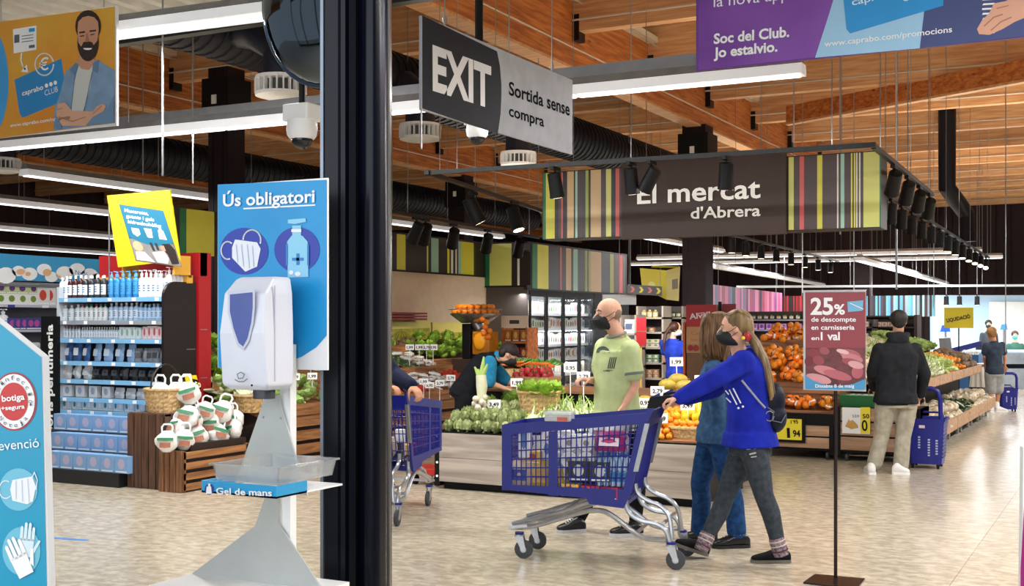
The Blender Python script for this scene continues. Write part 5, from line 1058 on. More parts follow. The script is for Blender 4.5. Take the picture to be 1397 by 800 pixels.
# ---------------------------------------------------------------- glass door fridges
XR=-9.46; ys=[onX(q,450,XR).y for q in (723,746,769,791,811)]; 
r=thing('glass_fridge','black framed four door glass fridge along the striped fascia','fridge',(XR-.4,ys[2],0)); LITW=M('fridge_interior','dfe3e6',.5)
part('cabinet_back',MB().box(XR-.75,XR-.72,18.6,23.2,0,2.15),LITW,r); part('cabinet_top',MB().box(XR-.75,XR-.01,18.6,23.2,2.1,2.15),BLACK,r); part('cabinet_base',MB().box(XR-.72,XR-.02,18.6,23.2,0,.17),BLACK,r)
part('front_panel',MB().box(-10.28,XR,18.52,18.56,0,2.2),C('4c433f',.5),r)
part('end_wall',MB().box(XR-.75,XR,ys[4]+.02,23.2,0,2.15),BLACK,r)
zs_=[.2,.6,.89,1.16,1.45,1.73]
for z in zs_: sh=part('shelf',MB().box(XR-.7,XR-.14,ys[0],ys[4],z-.02,z),WHITE,r); part('shelf_edge',MB().box(XR-.14,XR-.13,ys[0],ys[4],z-.03,z+.02),C('e8ecf2',.4),sh)
GL=M('door_glass','dfe8ea',.03,trans=1,alpha=.12,var=0)
for i in range(4):
    a,b_=ys[i]+.01,ys[i+1]-.01
    d=part('door',MB().box(XR-.03,XR,a,a+.05,.17,2.1).box(XR-.03,XR,b_-.05,b_,.17,2.1).box(XR-.03,XR,a+.05,b_-.05,.17,.23).box(XR-.03,XR,a+.05,b_-.05,2.04,2.1),BLACK,r)
    part('glass_pane',MB().box(XR-.02,XR-.015,a+.05,b_-.05,.23,2.04),GL,d); part('door_handle',MB().box(XR,XR+.03,b_-.11,b_-.07,.9,1.4),BLACK,d)
FPK=[carton('chilled_pack','pack',.15,.06,.21,c,p) for c,p in (('e9e6df','9a5f4a'),('d9dfe2','4a6fa8'),('e2d6c6','b03a3a'),('cfd9c6','4a7a3a'),('ece9e6','555555'),('c9b49a','e6e2d6'))]
random.seed(5)
for zi,z in enumerate(zs_):
    nn=28; zl=['bottom','second','third','fourth','fifth','top'][zi]
    for i in range(nn):
        K=FPK[(i//2+zi*3+int(rnd(0,1.6)))%6]; y=ys[0]+.08+(ys[4]-ys[0]-.16)*(i+.5)/nn
        K.put((XR-.22,y,z),'chilled pack on the %s fridge shelf, %s from left'%(zl,nth(i)),'chilled packs on the %s fridge shelf'%zl,rz=pi/2+rnd(-.15,.15),sc=(1,1,rnd(.75,1.1)))
area('fridge_light',(XR-.1,(ys[0]+ys[4])/2,2.08),(.1,3.6),60,(.95,.97,1))
for z in (.95,1.5): area('fridge_shelf_light',(XR-.16,(ys[0]+ys[4])/2,z-.08),(.03,3.4),60,(.95,.97,1),(0,radians(-25),0))
def COL_last(n):
    return [o for o in COL.objects if o.name.split('.')[0]==n][-1]
# ================================================================ CENTRE TABLE
random.seed(21)
r=thing('raised_bench','raised produce bench with lettuces left of the juice machine','bench',(-9.6,16,0))
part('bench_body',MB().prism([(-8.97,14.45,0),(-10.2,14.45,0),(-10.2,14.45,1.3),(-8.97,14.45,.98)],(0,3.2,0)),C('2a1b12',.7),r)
part('front_lip',MB().box(-8.99,-8.96,14.45,17.65,.9,1.05),CRY,r)
part('end_board',MB().prism([(-8.96,14.42,.75),(-10.2,14.42,.75),(-10.2,14.42,1.4),(-8.96,14.42,1.04)],(0,.03,0)),CRY,r)
sl2=lambda x,y:1.0+(-8.97-x)*.26
heap(LETT,(-9.5,-9.1,14.75,15.6),sl2,.19,'green lettuce beside the juice machine','lettuces on the raised bench',lift=.03,rot=lambda:(rnd(-.2,.2),rnd(0,.6),rnd(0,6)))
heap(CEL,(-9.9,-9.6,14.7,15.3),sl2,.15,'celeriac behind the raised lettuces','celeriacs on the raised bench',lift=.06)
heap(LETT,(-10.0,-9.2,15.9,17.4),sl2,.24,'lettuce at the far bench end','far lettuces on the raised bench',lift=.03,rot=lambda:(0,.3,rnd(0,6)))
# table body
TX0,TX1,TY=-5.86,-3.27,9.63
GWOOD=woodmat('grey_ash','b9ada2','8f847a','X',scale=1.1,knots=False)
r=thing('produce_table','low produce table with a pale grey wood plank front and black kick plate','table',((TX0+TX1)/2,10.3,0))
part('kick_plate',MB().box(TX0+.02,TX1-.05,TY+.06,11.0,0,.075),BLACK,r)
nx=3; wx=(TX1-TX0)/nx
for i in range(nx):
    for k,(z0,z1) in enumerate(((.075,.30),(.304,.535))): part('plank',MB().box(TX0+wx*i+.004,TX0+wx*(i+1)-.002,TY,TY+.02,z0,z1),GWOOD,r)
part('inner_box',MB().prism([(TX0,TY+.02,.08),(TX0,11.0,.08),(TX0,11.0,.72),(TX0,TY+.02,.53)],(TX1-TX0,0,0)),BLACK,r)
part('left_end',MB().box(TX0-.06,TX0,TY+.02,11.0,.03,.55),BLACK,r)
for z in (.12,.25,.38,.5): part('rivet',MB().cyl((TX0-.03,TY+.012,z),(TX0-.03,TY+.02,z),.012,n=8),WHITE,r)
part('top_lip',MB().box(TX0,TX1,TY,TY+.03,.535,.548),BLACK,r)
part('green_liner',MB().box(TX0-.05,TX0+.5,10.5,11.0,.6,.72),C('1c4a33',.6),r)
st=lambda x,y:.55+(y-TY)*.13
rr_=thing('rear_stand','black rear produce stand behind the low table','stand',(-4.4,11.6,0)); part('stand_body',MB().box(-6.35,-3.6,11.2,12.2,0,.84),BLACK,rr_); part('stand_top',MB().box(-6.35,-3.6,11.17,12.22,.84,.86),CR1,rr_)
heap(ART,(-5.8,-5.05,9.72,10.45),st,.105,'green artichoke at the left end of the low table','artichokes on the low table',layers=2,lift=.045,dz=.07)
heap(FENN,(-5.0,-4.2,9.75,10.3),st,.11,'fennel bulb in the middle of the low table','fennel bulbs on the low table',layers=2,lift=.04,dz=.07)
heap(ART,(-4.15,-3.95,9.75,10.4),st,.11,'artichoke beside the mandarins on the low table','artichokes by the mandarins',lift=.045)
heap(FENN,(-5.2,-4.75,10.4,10.7),st,.12,'fennel bulb before the lettuce basket','rear fennel bulbs',layers=1,lift=.05,dz=.08)
heap(BEAN,(-4.5,-4.0,10.35,10.9),st,.12,'pale green beans beside the lettuce basket','green beans on the low table',layers=1,lift=.03,rot=flat,dz=.06)
heap(ESC,(-5.75,-5.4,10.55,10.9),st,.17,'leafy chard at the table rear','chard on the low table',lift=.02)
p=P(742,561,11.35); weave_basket('lettuce_basket','big round wicker basket of green lettuces on the low table',(p.x,p.y-.1,st(0,p.y)+.06),.2,.2,.24,taper=.8,handle=None,col='c7a56f')
part('basket_block',MB().box(p.x-.15,p.x+.15,p.y-.15,p.y+.15,.6,st(0,p.y)+.06),BLACK,r)
for i in range(7):
    a=i*.9; LETT.put((p.x+(.12*cos(a) if i else 0),p.y-.1+(.12*sin(a) if i else 0),st(0,p.y)+.24),nth(i)+' green lettuce in the big wicker basket','lettuces in the big wicker basket',rot=(.3*sin(a),.3*cos(a),a),sc=1.15)
# pepper crate on the rear stand
p=P(690,545,12.15); c=V((p.x,11.4,.86)); rr=thing('pepper_box','low wicker box of red peppers behind the beans','crate',tuple(c))
part('box_body',MB().ring_loft([[V((c.x+sx*a,c.y+sy*b,z)) for sx,sy in ((-1,-1),(1,-1),(1,1),(-1,1))] for a,b,z in ((.2,.15,.86),(.23,.17,1.0),(.21,.15,1.0),(.18,.13,.88))]),M('wicker_c9a775','c9a775',.6,var=.18,scale=40,bump=.4),rr)
heap(PEPPER,(c.x-.17,c.x+.19,c.y-.12,c.y+.12),lambda x,y:1.0,.085,'dark red pepper in the wicker box','red peppers in the wicker box',layers=2,dz=.05)
p=P(672,520,12.9); c=V((p.x,12.0,.86)); rr=thing('carrot_crate','brown wicker crate with carrots and carrot tops behind the peppers','crate',(c.x,c.y,.86)); part('box_body',MB().bbox(c.x-.22,c.x+.22,c.y-.15,c.y+.15,.86,1.05,.01),M('wicker_c9a775','c9a775',.6,var=.18,scale=40,bump=.4),rr); 
for i in range(9): CARR.put((c.x-.22+i*.075,c.y-.02+rnd(-.04,.04),1.09+rnd(0,.03)),nth(i)+' bunch of carrots from the left on the rear stand','carrot bunches',rot=(0,rnd(-.3,.3),rnd(-.6,.6)))
# garlic and fennel bunch hanging on a stick with an orange can
p=P(655,580,11.4); x,y=p.x,p.y; w=11.4/F; Z=lambda py:EYE+(HY-py)/F*11.4
rr=thing('garlic_bunch','upright bunch of garlic and a green-topped bulb above the artichokes','vegetable',(x,y,Z(585)))
part('stick',MB().cyl((x,y,Z(590)),(x,y,Z(520)),.008,n=6),WOODX,rr)
for i in range(9): a=i*2.4; part('garlic_bulb',MB().ell((x+.05*cos(a),y+.04*sin(a)-.01,Z(560)+.016*i),(.032,.032,.03),10,7),M('garlic_skin','e6dccb',.5,var=.1,scale=30),rr,True)
part('stalk',MB().tube([(x+.01,y,Z(552)),(x+.02,y,Z(528)),(x+.01,y,Z(512))],[.03,.055,.05],10),C('dfe0bf',.5,var=.1),rr,True)
for q in ((-.07,.12),(.07,.15),(.03,.22),(-.03,.1)): part('leaf',MB().tube([(x+.01,y,Z(518)),(x+.01+q[0]*.5,y,Z(518)+q[1]*.5),(x+.01+q[0],y,Z(518)+q[1])],[.03,.024,.008],6),C('a9c46a',.5,var=.1),rr,True)
rr=solo('orange_can',MB().lathe((x-.01,y-.05,Z(577)),[(.035,0),(.037,.005),(.037,.125),(.034,.13)],16),C('d8672a',.35),'orange and white can standing among the artichokes','can',smooth=True); part('can_label',MB().lathe((x-.01,y-.05,Z(577)+.035),[(.038,0),(.038,.05)],16,caps=False),WHITE,rr)
solo('info_card',MB().box(P(668,0,11.3).x-.05,P(668,0,11.3).x+.05,10.75,10.757,P(668,568,11.3).z,P(668,542,11.3).z),C('9fb0c9',.4),'grey-blue information card behind the artichokes','card')
for i,(px,py,d,l) in enumerate([(630,578,11.3,'front left over the artichokes'),(674,558,11.4,'right of the grey-blue card'),(705,528,12.1,'in the red peppers'),(796,520,11.3,'in the lettuce basket'),(778,508,11.6,'rear right of the lettuce basket'),(901,578,10.3,'in the mandarins'),(897,540,10.9,'left one above the lemons'),(906,545,10.9,'middle one above the lemons'),(923,500,11.3,'above the melons'),(953,545,10.6,'right one in the lemons'),(957,525,11,'rear one over the lemons'),(938,560,10.5,'low one over the lemons'),(880,556,11,'left of the lemons')]):
    p=P(px,py,d); ptag(p,'white price tag '+l,sc=1.15)
# citrus side
sm=lambda x,y:.56+(y-9.7)*.26
part('citrus_riser',MB().prism([(-3.92,9.68,.53),(-3.92,10.95,.53),(-3.92,10.95,.87),(-3.92,9.68,.56)],(.64,0,0)),CR1,r)
heap(MAND,(-3.88,-3.56,9.70,10.22),sm,.06,'mandarin on the low table','mandarins on the low table',layers=3,lift=.03,dz=.045)
heap(LEMON,(-3.66,-3.32,9.98,10.66),sm,.078,'lemon behind the mandarins','lemons on the low table',layers=2,lift=.04,dz=.06)
heap(ORANGE,(-3.86,-3.34,10.72,10.9),sm,.085,'orange behind the lemons','oranges behind the lemons',layers=2,lift=.04)
bk=onY(938,600,9.86); weave_basket('mandarin_basket','oval wicker basket of mandarins at the front edge of the low table',(bk.x,9.86,.565),.17,.12,.1,col='d3b27c'); heap(MAND,(bk.x-.11,bk.x+.12,9.79,9.93),lambda x,y:.66,.06,'mandarin in the oval basket','mandarins in the oval basket',layers=2,lift=.0,dz=.04)
MEL=Kind('melon','fruit',MB().ell((0,0,0),(.13,.085,.08),14,9),M('melon_skin','c9a53a',.5,col2='8f8a3a',scale=10),True,[('stem',MB().cyl((.12,0,0),(.15,0,.01),.01,n=6),C('6a6a3a',.5))])
for i,(px,py,d) in enumerate(((925,515,11.2),(935,524,10.9),(880,545,11.2),(912,522,11.2))): MEL.put(tuple(P(px,py+3,d)),['yellow striped melon on top behind the lemons','melon to the right of the top melon','melon at the left behind the mandarins','melon left of the top melon'][i],'melons',rz=rnd(-.6,.6),sc=.72)
part('melon_shelf',MB().box(-3.92,-3.28,10.95,11.1,.5,.92),CR1,r)
# ================================================================ ORANGE NET UNIT AND BANANA UNIT
TANW=woodmat('tan_plank','c39f7f','9a7557','X',scale=1.2,knots=False)
def planked_unit(name,label,x0,x1,Y,n,ztop):
    r=thing(name,label,'produce unit',((x0+x1)/2,Y+.3,0)); h=(ztop-.12)/n
    part('frame_body',MB().box(x0,x1,Y+.02,Y+.6,.1,ztop),BLACK,r)
    for i in range(n): part('plank',MB().box(x0+.02,x1-.05,Y,Y+.02,.12+h*i+.01,.12+h*(i+1)-.01),TANW,r)
    for xx in (x0,x1-.04): part('post',MB().box(xx,xx+.04,Y-.01,Y+.02,.06,ztop),BLACK,r)
    for xx in (x0+.1,x1-.08): part('caster',MB().cyl((xx-.012,Y+.06,.045),(xx+.012,Y+.06,.045),.045,n=14),C('3a3a3c',.4),r,True)
    return r
UY=13.72; ux0,ux1=onY(1005,600,UY).x,onY(1137,600,UY).x
r=planked_unit('orange_unit','planked produce unit with tiers of netted oranges',ux0,ux1,UY,2,.40)
part('tray',MB().box(ux0,ux1,UY,UY+.5,.42,.56),CR1,r)
part('tray_front',MB().box(ux0,ux1,UY-.02,UY,.40,.53),BLACK,r)
part('slope_body',MB().prism([(ux0,UY+.35,.5),(ux0,UY+.35,.83),(ux0,UY+1.0,1.25),(ux0,UY+1.4,1.25),(ux0,UY+1.4,.1),(ux0,UY+.5,.1)],(ux1-ux0,0,0)),CR1,r)
part('tier_board',MB().box(ux0,ux1,UY+.32,UY+.35,.74,.86),CR1,r); part('tier_board',MB().box(ux0,ux1,UY+.98,UY+1.02,1.22,1.36),CR1,r)
heap(ONET,(ux0+.1,ux1-.08,UY+.1,UY+.28),lambda x,y:.6,.19,'orange net on the lowest orange tray','orange nets on the lowest tray',lift=.03,sc=(.85,1.0),layers=1)
heap(ONET,(ux0+.1,ux1-.08,UY+.42,UY+.92),lambda x,y:.86+(y-UY-.4)*.66,.19,'orange net on the middle tier','orange nets on the middle tier',lift=.05,layers=2,dz=.1)
heap(ONET,(ux0+.1,ux1-.08,UY+1.1,UY+1.35),lambda x,y:1.35,.19,'orange net on the top tier','orange nets on the top tier',lift=.03,layers=2,dz=.1)
heap(ORANGE,(ux0+.1,ux1-.1,UY+.45,UY+.9),lambda x,y:.95+(y-UY-.4)*.66,.24,'loose orange on the middle tier','loose oranges on the middle tier',lift=.1)
a,b_=onY(1060,571,UY-.03),onY(1094,601,UY-.03); rr=thing('price_board','yellow price board 1,94 in a black frame under the oranges','price board',((a.x+b_.x)/2,UY-.03,b_.z))
part('frame',MB().box(a.x-.04,b_.x+.04,UY-.035,UY-.02,b_.z-.03,a.z+.03),BLACK,rr); part('card',MB().box(a.x-.03,b_.x,UY-.04,UY-.035,b_.z,a.z),C('f0e03a',.4),rr); s=pan(rr,(a.x,UY-.041,a.z),(b_.x,UY-.041,a.z),(a.x,UY-.041,b_.z)); s.ptext('1',(1074,597),(1078,597),13,BLACK,bold=.04); s.ptext('94',(1082,596),(1092,596),9,BLACK,bold=.03); s.ptext("1'95",(1079,578),(1089,578),5,BLACK)
bx0,bx1=onY(1142,600,UY-.02).x,onY(1256,600,UY-.02).x; BY=UY-.02
r=planked_unit('banana_unit','planked produce unit with a green crate and a banana price sign',bx0,bx1,BY,3,.62)
part('side_frame',MB().box(bx1-.02,bx1,BY,BY+.6,.1,.62),BLACK,r)
a,b_=onY(1143,533,BY),onY(1180,548,BY); rr=thing('green_crate','dark green crate on the banana unit','crate',((a.x+b_.x)/2,BY+.1,.62)); part('crate_body',MB().ring_loft([[V((x,y,z)) for x,y in ((a.x+q,BY+.02+q),(b_.x+.1-q,BY+.02+q),(b_.x+.1-q,BY+.42-q),(a.x+q,BY+.42-q))] for q,z in ((.03,.62),(0,.75),(.02,.75),(.05,.66))]),C('1f6a3a',.4),rr)
for i in range(5): PACK.put((a.x+.1+i*.07,BY+.2,.70),nth(i)+' film packed tray from the left in the green crate','trays in the green crate',rz=rnd(-.5,.5))
a,b_=onY(1149,556,BY-.03),onY(1187,593,BY-.03); rr=thing('banana_sign','white and yellow banana price sign on the planked unit','price board',((a.x+b_.x)/2,BY-.03,b_.z))
part('card',MB().box(a.x,b_.x,BY-.03,BY-.02,b_.z,a.z),WHITE,rr); s=pan(rr,(a.x,BY-.031,a.z),(b_.x,BY-.031,a.z),(a.x,BY-.031,b_.z)); s.pp('yellow_field',C('f0e03a',.4),1,[(1174,556),(1187,556),(1187,592),(1174,592)])
s.pp('banana_print',C('d9a95a',.5,var=.2),2,[(1153,582),(1158,572),(1160,575),(1163,573),(1170,580),(1171,584),(1162,586)]); s.ptext('0',(1176,588),(1184,588),15,BLACK,k=3,bold=.02); s.ptext('50',(1177,571),(1186,571),6,BLACK,k=3); s.ptext('559',(1163,570),(1172,570),4,C('5a5a5a',.5),k=3,bold=0)
# long side of the unit receding along the aisle
XA=-2.38
r=thing('aisle_unit','long two-level vegetable unit receding along the right aisle','produce unit',(-3.0,17.5,0))
part('core',MB().box(-4.2,-2.75,15.2,21.8,.1,.78).box(-3.02,-2.75,14.5,15.2,.1,.76),BLACK,r); part('upper_deck',MB().prism([(XA,15.2,.78),(-4.2,15.2,1.25),(-4.2,15.2,1.2),(XA,15.2,.72)],(0,6.4,0)),CRY,r); part('upper_deck',MB().prism([(XA,14.4,.78),(-3.04,14.4,.95),(-3.04,14.4,.90),(XA,14.4,.72)],(0,.8,0)),CRY,r)
for i in range(6):
    ya=14.4+i*1.2; part('upper_front',MB().box(XA,XA+.03,ya,ya+1.18,.74,.86),TANW,r); part('tray_front',MB().box(XA+.22,XA+.25,ya,ya+1.18,.16,.32),TANW,r)
    part('lower_tray',MB().box(-2.75,XA+.22,ya,ya+1.18,.16,.2),C('3a332c',.5),r)
    for yy in (ya+.15,ya+1.0): part('caster',MB().cyl((XA+.1,yy,.05),(XA+.13,yy,.05),.05,n=12),METAL,r,True)
    part('leg',MB().box(XA+.09,XA+.14,ya+.12,ya+.18,.09,.17),METAL,r)
lv=['first','second','third','fourth','fifth','sixth']
for i in range(6):
    ya=14.45+i*1.2; ks=[(ONET,'netted oranges'),(NET,'netted potato bag'),(NET,'pale netted bag'),(ZUC,'dark courgette'),(NET,'white netted onion bag'),(NET,'netted bag')][i]
    heap(ks[0],(-2.68,XA+.16,ya,ya+1.1),lambda x,y:.2,.17 if ks[0]is not ZUC else .09,'%s in the low tray, aisle unit %s section'%(ks[1],lv[i]),'%s low tray %s'%(ks[1],lv[i]),layers=2,lift=.07,dz=.12)
    ks=[(NET,'white netted bag'),(PACK,'packed tray'),(FENN,'white bulb'),(BEAN,'green bean bunch'),(MAND,'mandarin'),(CEL,'root')][i]
    heap(ks[0],(-3.0,XA-.08,ya,ya+1.1),lambda x,y:.80+(XA-x)*.26,.19 if ks[0] in(NET,PACK) else .13,'%s on the upper level, aisle unit %s section'%(ks[1],lv[i]),'%s upper level %s'%(ks[1],lv[i]),lift=.05,layers=2,dz=.09)
    ks=[(FENN,'pale bulb'),(BEAN,'bean bunch'),(FENN,'pale bulb'),(NET,'netted bag'),(BEAN,'bean bunch'),(CABB,'cabbage')][i]
    heap(ks[0],(-3.12 if i==0 else -3.9,-3.1,ya,ya+1.1),lambda x,y:.86+(XA-x)*.26,.15,'%s at the upper back, aisle unit %s section'%(ks[1],lv[i]),'%s upper back %s'%(ks[1],lv[i]),lift=.06)
# tall dark rack with bread baskets behind the hooded man
d=23.2; c=P(1215,440,d); w=d/F; Z=lambda py:EYE+(HY-py)/F*d
r=thing('bread_rack','tall dark shelf rack with woven bread baskets behind the hooded man','rack',(c.x,c.y,0)); x0,x1=c.x-.72,c.x+.5
for xx in (x0,x1): part('upright',MB().box(xx-.03,xx+.03,c.y-.2,c.y+.3,0,Z(430)),C('3a251c',.5),r)
for py in (431,446,463,480): part('shelf',MB().box(x0,x1,c.y-.22,c.y+.3,Z(py)-.03,Z(py)),C('3a251c',.5),r)
part('back',MB().box(x0,x1,c.y+.28,c.y+.3,.1,Z(432)),C('55443a',.6),r)
K=carton('bread_pack','pack',.1,.1,.09,'e6d9cf','c98a6a')
for i in range(9): K.put((x0+.08+i*.11,c.y-.1,Z(446)),nth(i)+' white pack on the top of the bread rack','packs on the bread rack')
for i in range(2): weave_basket('bread_basket','woven bread basket on the bread rack, %s'%['left','right'][i],(x0+.28+i*.5,c.y-.05,Z(463)),.22,.14,.12,col='c79a5c')
# ================================================================ MID SHELVES, RED DISPLAY, HANGING PIECES
d=19.6; w=d/F; Z=lambda py:EYE+(HY-py)/F*d
def shelfunit(name,label,px0,px1,d,boards,top,mat,kinds,bk='4a4340'):
    c=P((px0+px1)/2,440,d); y=c.y; a,b_=onY(px0,440,y).x,onY(px1,440,y).x; Zd=lambda py:EYE+(HY-py)/F*d
    r=thing(name,label,'shelf unit',((a+b_)/2,y,0))
    part('back',MB().box(a,b_,y+.38,y+.4,0,Zd(top)),C(bk,.6),r)
    for xx in (a,b_-.03): part('side',MB().box(xx,xx+.03,y,y+.4,0,Zd(top)),mat,r)
    for i,py in enumerate(boards):
        sh=part('shelf',MB().box(a,b_,y,y+.38,Zd(py)-.03,Zd(py)),mat,r)
        K,wd,nm,rows=kinds[i%len(kinds)]; n=int((b_-a-.1)/wd)
        for j in range(n):
            for q in range(rows): K.put((a+.06+wd*(j+.5),y+.08,Zd(py)+.002+q*(.07)),addw('%s on the %s shelf of the %s'%(nm,['top','second','third','fourth','fifth','sixth'][i],name.replace('_',' ')),nth(j)+' from left'+(', upper' if q else '')),'%ss on %s shelf %d'%(nm,name,i),rz=rnd(-.1,.1))
    return r
J=B('jar','jar',.045,.12,'c9b46a','e3d9b0','e8e4d0'); J2=B('jar','jar',.04,.1,'5a6a3a','d9dcc0','2c3026')
EGG=carton('tofu_pack','pack',.11,.1,.06,'d8cdb8','7a9c5a'); EG2=carton('round_pack','pack',.1,.1,.06,'7f9c7a','e3e3d3'); EG3=carton('egg_pack','pack',.1,.1,.07,'a97b5a','d8c0a0'); MAG=pouch('magazine','magazine',.2,.22,'d9dbe0','4a5a7a')
shelfunit('jar_shelf','tall shelf of jars and packs behind the man in the green shirt',868,905,19.6,(433,453,474,495,516,540),418,C('b3aaa0',.5),[(J,.1,'pale jar',1),(EG3,.13,'beige box',1),(EGG,.11,'white and green pack',2),(EG2,.11,'green pack',2),(EG3,.11,'brown pack',2)])
shelfunit('pantry_shelf','long shelf of jars behind the woman in the blue T-shirt',900,932,20.0,(433,452,474,495,516),418,C('8a7f76',.5),[(J2,.1,'dark jar',1),(J,.1,'pale jar',1),(EGG,.12,'white pack',2)])
shelfunit('magazine_shelf','shelf of pale leaflets just right of the man in the green shirt',845,868,19.0,(455,475,500,530),430,C('8a7f76',.5),[(MAG,.16,'pale leaflet',1)])
shelfunit('wine_shelf','dim shelf in the background above the orange nets',1010,1100,24,(436,450,470),425,C('8d8a92',.5),[(J2,.13,'dark bottle',1),(carton('pink_pack','pack',.12,.1,.12,'b884b8','6a3f9a'),.15,'violet pack',1)])
hq=P(840,402,21.5); hs_=thing('bright_area_board','pale board added for the bright area above the middle shelves','header',tuple(hq)); part('board',MB().prism([P(822,402,21.5),P(868,402,21.5),P(868,416,21.5),P(822,416,21.5)],CF*.04),C('c9ccd0',.5),hs_); part('hanging_wire',MB().tube([P(845,402,21.5),V((P(845,402,21.5).x,P(845,402,21.5).y,6.16))],.005,4),METAL,hs_)  # pale board added to imitate the bright background above the shelves
area('shelf_fill',tuple(P(890,372,17.6)),(2.4,.3),110,(1,.96,.9),(radians(35),0,0))  # area without a fixture, added to brighten the dark middle shelves
area('violet_light',tuple(P(1060,428,23)),(1.6,.2),25,(.8,.6,1))
shelfunit('snack_shelf','far shelf of small packs above the green crate',1142,1192,22,(446,462,480),436,C('3a2d28',.5),[(K,.13,'pale snack pack',1)])
# red cold drinks display
d=16.3; c=P(962,450,d); y=c.y; Z=lambda py:EYE+(HY-py)/F*d; a,b_=onY(937,450,y).x,onY(978,450,y).x
r=thing('red_display','red promotional cardboard display with white lettering behind the women','display',((a+b_)/2,y,0))
part('header',MB().box(a,b_,y-.03,y,Z(446),Z(416)),C('b3212a',.4),r); s=pan(r,(a,y-.03,Z(416)),(b_,y-.03,Z(416)),(a,y-.03,Z(446))); s.ptext('Alvalle',(941,436),(976,432),8,WHITE,bold=.02); s.pp('swoosh',WHITE,3,*_stroke([(952,428),(960,427),(968,430)],1))
part('card_panel',MB().box(a,b_,y-.02,y,Z(470),Z(446)),C('c99a6a',.5),r); s.ptext('Carn',(943,457),(960,457),5,C('a5673f',.5),bold=-.01); s.ptext('barbacoa',(943,466),(972,466),5,C('a5673f',.5),bold=-.01)
part('tomato_panel',MB().box(a,b_,y-.02,y,Z(482),Z(470)),C('b08a5c',.5),r)
for i in range(5): s.pp('tomato_print',C('a52a24',.4),4,_ell(942+i*7.5,475,3.6,4.4,12))
part('body',MB().box(a,b_,y,y+.5,0,Z(416)),C('7a5a40',.6),r); 
for xx in (a-.05,b_+.02): part('striped_side',MB().box(xx,xx+.03,y-.02,y+.3,0,Z(440)),C('c9602a',.4),r)
part('red_wing',MB().box(b_+.06,b_+.25,y+.05,y+.07,Z(445),Z(415)),C('8c1a24',.4),r); part('black_edge',MB().box(b_+.02,b_+.06,y+.0,y+.03,Z(445),Z(412)),BLACK,r)
d=18.4; c=P(871,440,d); y=c.y; Z=lambda py:EYE+(HY-py)/F*d; a,b_=onY(868,450,y).x,onY(881,450,y).x
r=thing('red_shelf_sign','small red sign standing left of the jar shelf','sign',((a+b_)/2,y,Z(470))); part('upper_panel',MB().box(a,b_,y,y+.02,Z(452),Z(434)),C('a81a24',.4),r); part('lower_panel',MB().box(a,b_,y,y+.02,Z(472),Z(453)),C('8c1a20',.4),r)
part('gold_post',MB().box(a+.05,a+.08,y+.02,y+.04,0,Z(470)),C('c9a04a',.4),r)
# hanging yellow folded box sign, black arrow banner
d=22; q=[P(x,y_,d) for x,y_ in ((873,366),(909,369),(911,410),(889,405),(876,393))]
r=thing('yellow_hanging_sign','yellow folded hanging sign over the middle shelves','sign',tuple(q[0]))
n_=CF; part('front_face',MB().prism([P(873,366,d),P(909,369,d),P(909,409,d),P(876,393,d)],n_*.02),C('e3d321',.4),r); part('side_face',MB().prism([P(909,369,d),P(928,364,d+.6),P(926,411,d+.6),P(909,409,d)],n_*.02),C('e9db3a',.4),r); part('back_strip',MB().prism([P(889,362,d+.5),P(928,364,d+.6),P(928,366,d+.6),P(889,365,d+.5)],n_*.02),C('c9b81a',.4),r)
s=pan(r,P(911,366,d-.01),P(928,366,d-.01),P(911,411,d-.01)); s.pr(C('8a8a7a',.5),('p',[(35,35),(80,32),(80,62),(35,65)],1),name='printed_shape'); s=pan(r,P(873,366,d-.01),P(909,369,d-.01),P(873,409,d-.01)); s.pr(C('f1e98a',.4),('p',_ell(45,55,14,16,16),1),name='printed_shape')
for x in (889,926): p=P(x,366,d+.5); part('hanging_wire',MB().tube([p,V((p.x,p.y,6.16))],.004,4),METAL,r)
r=thing('arrow_banner','black hanging banner with yellow and red arrow marks','banner',tuple(P(880,396,21)))
d=21; part('banner',MB().prism([P(856,388,d),P(903,391,d),P(903,404,d),P(856,401,d)],n_*.02),C('2a2622',.4),r); s=pan(r,P(856,388,d-.01),P(903,391,d-.01),P(856,401,d-.01))
for i in range(4): s.pr(C(('d9606a','e3d321','d9606a','e3d321')[i],.4),('p',[(8+i*25,20),(16+i*25,20),(22+i*25,50),(16+i*25,80),(8+i*25,80),(14+i*25,50)],1),name='arrow_print')
for x in (858,901): p=P(x,390,d); part('hanging_wire',MB().tube([p,V((p.x,p.y,6.16))],.004,4),METAL,r)
# ================================================================ BACK OF THE HALL
def backfascia(label,px0,px1,yt0,yt1,yb0,yb1,d0,d1,cols,seed):
    random.seed(seed); A,B_=P(px0,yt0,d0),P(px1,yt1,d1); Cc,D=P(px0,yb0,d0),P(px1,yb1,d1)
    r=thing('back_fascia',label,'fascia',tuple(Cc)); part('board',MB().prism([A,B_,D,Cc],CF*.05),C('1c1416',.5),r)
    s=pan(r,A-CF*.01,B_-CF*.01,Cc-CF*.01); u=0; i=0
    while u<100:
        w_=random.uniform(1.5,7 if len(cols)<6 else 4.5); s.pr(C(cols[i%len(cols)],.4),('r',u,0,min(100,u+w_),100,1),name='stripe'); u+=w_; i+=1+int(random.random()*2)
    for a_ in (A.lerp(B_,.1),A.lerp(B_,.9)): part('hanging_wire',MB().tube([a_,V((a_.x,a_.y,6.16))],.006,4),METAL,r)
    return r
backfascia('pink and violet striped fascia above the orange nets',968,1067,388,400,424,426,26,32,['c96a94','8a4a86','d88aa8','57789f','b04f7c','3b2a3f','c78ab0','a9405f'],1)
backfascia('black and red striped fascia left of the promotion sign',1067,1097,404,404,428,428,32,32,['1c1517','b3222c','241a1d','8f1a24','1c1517'],2)
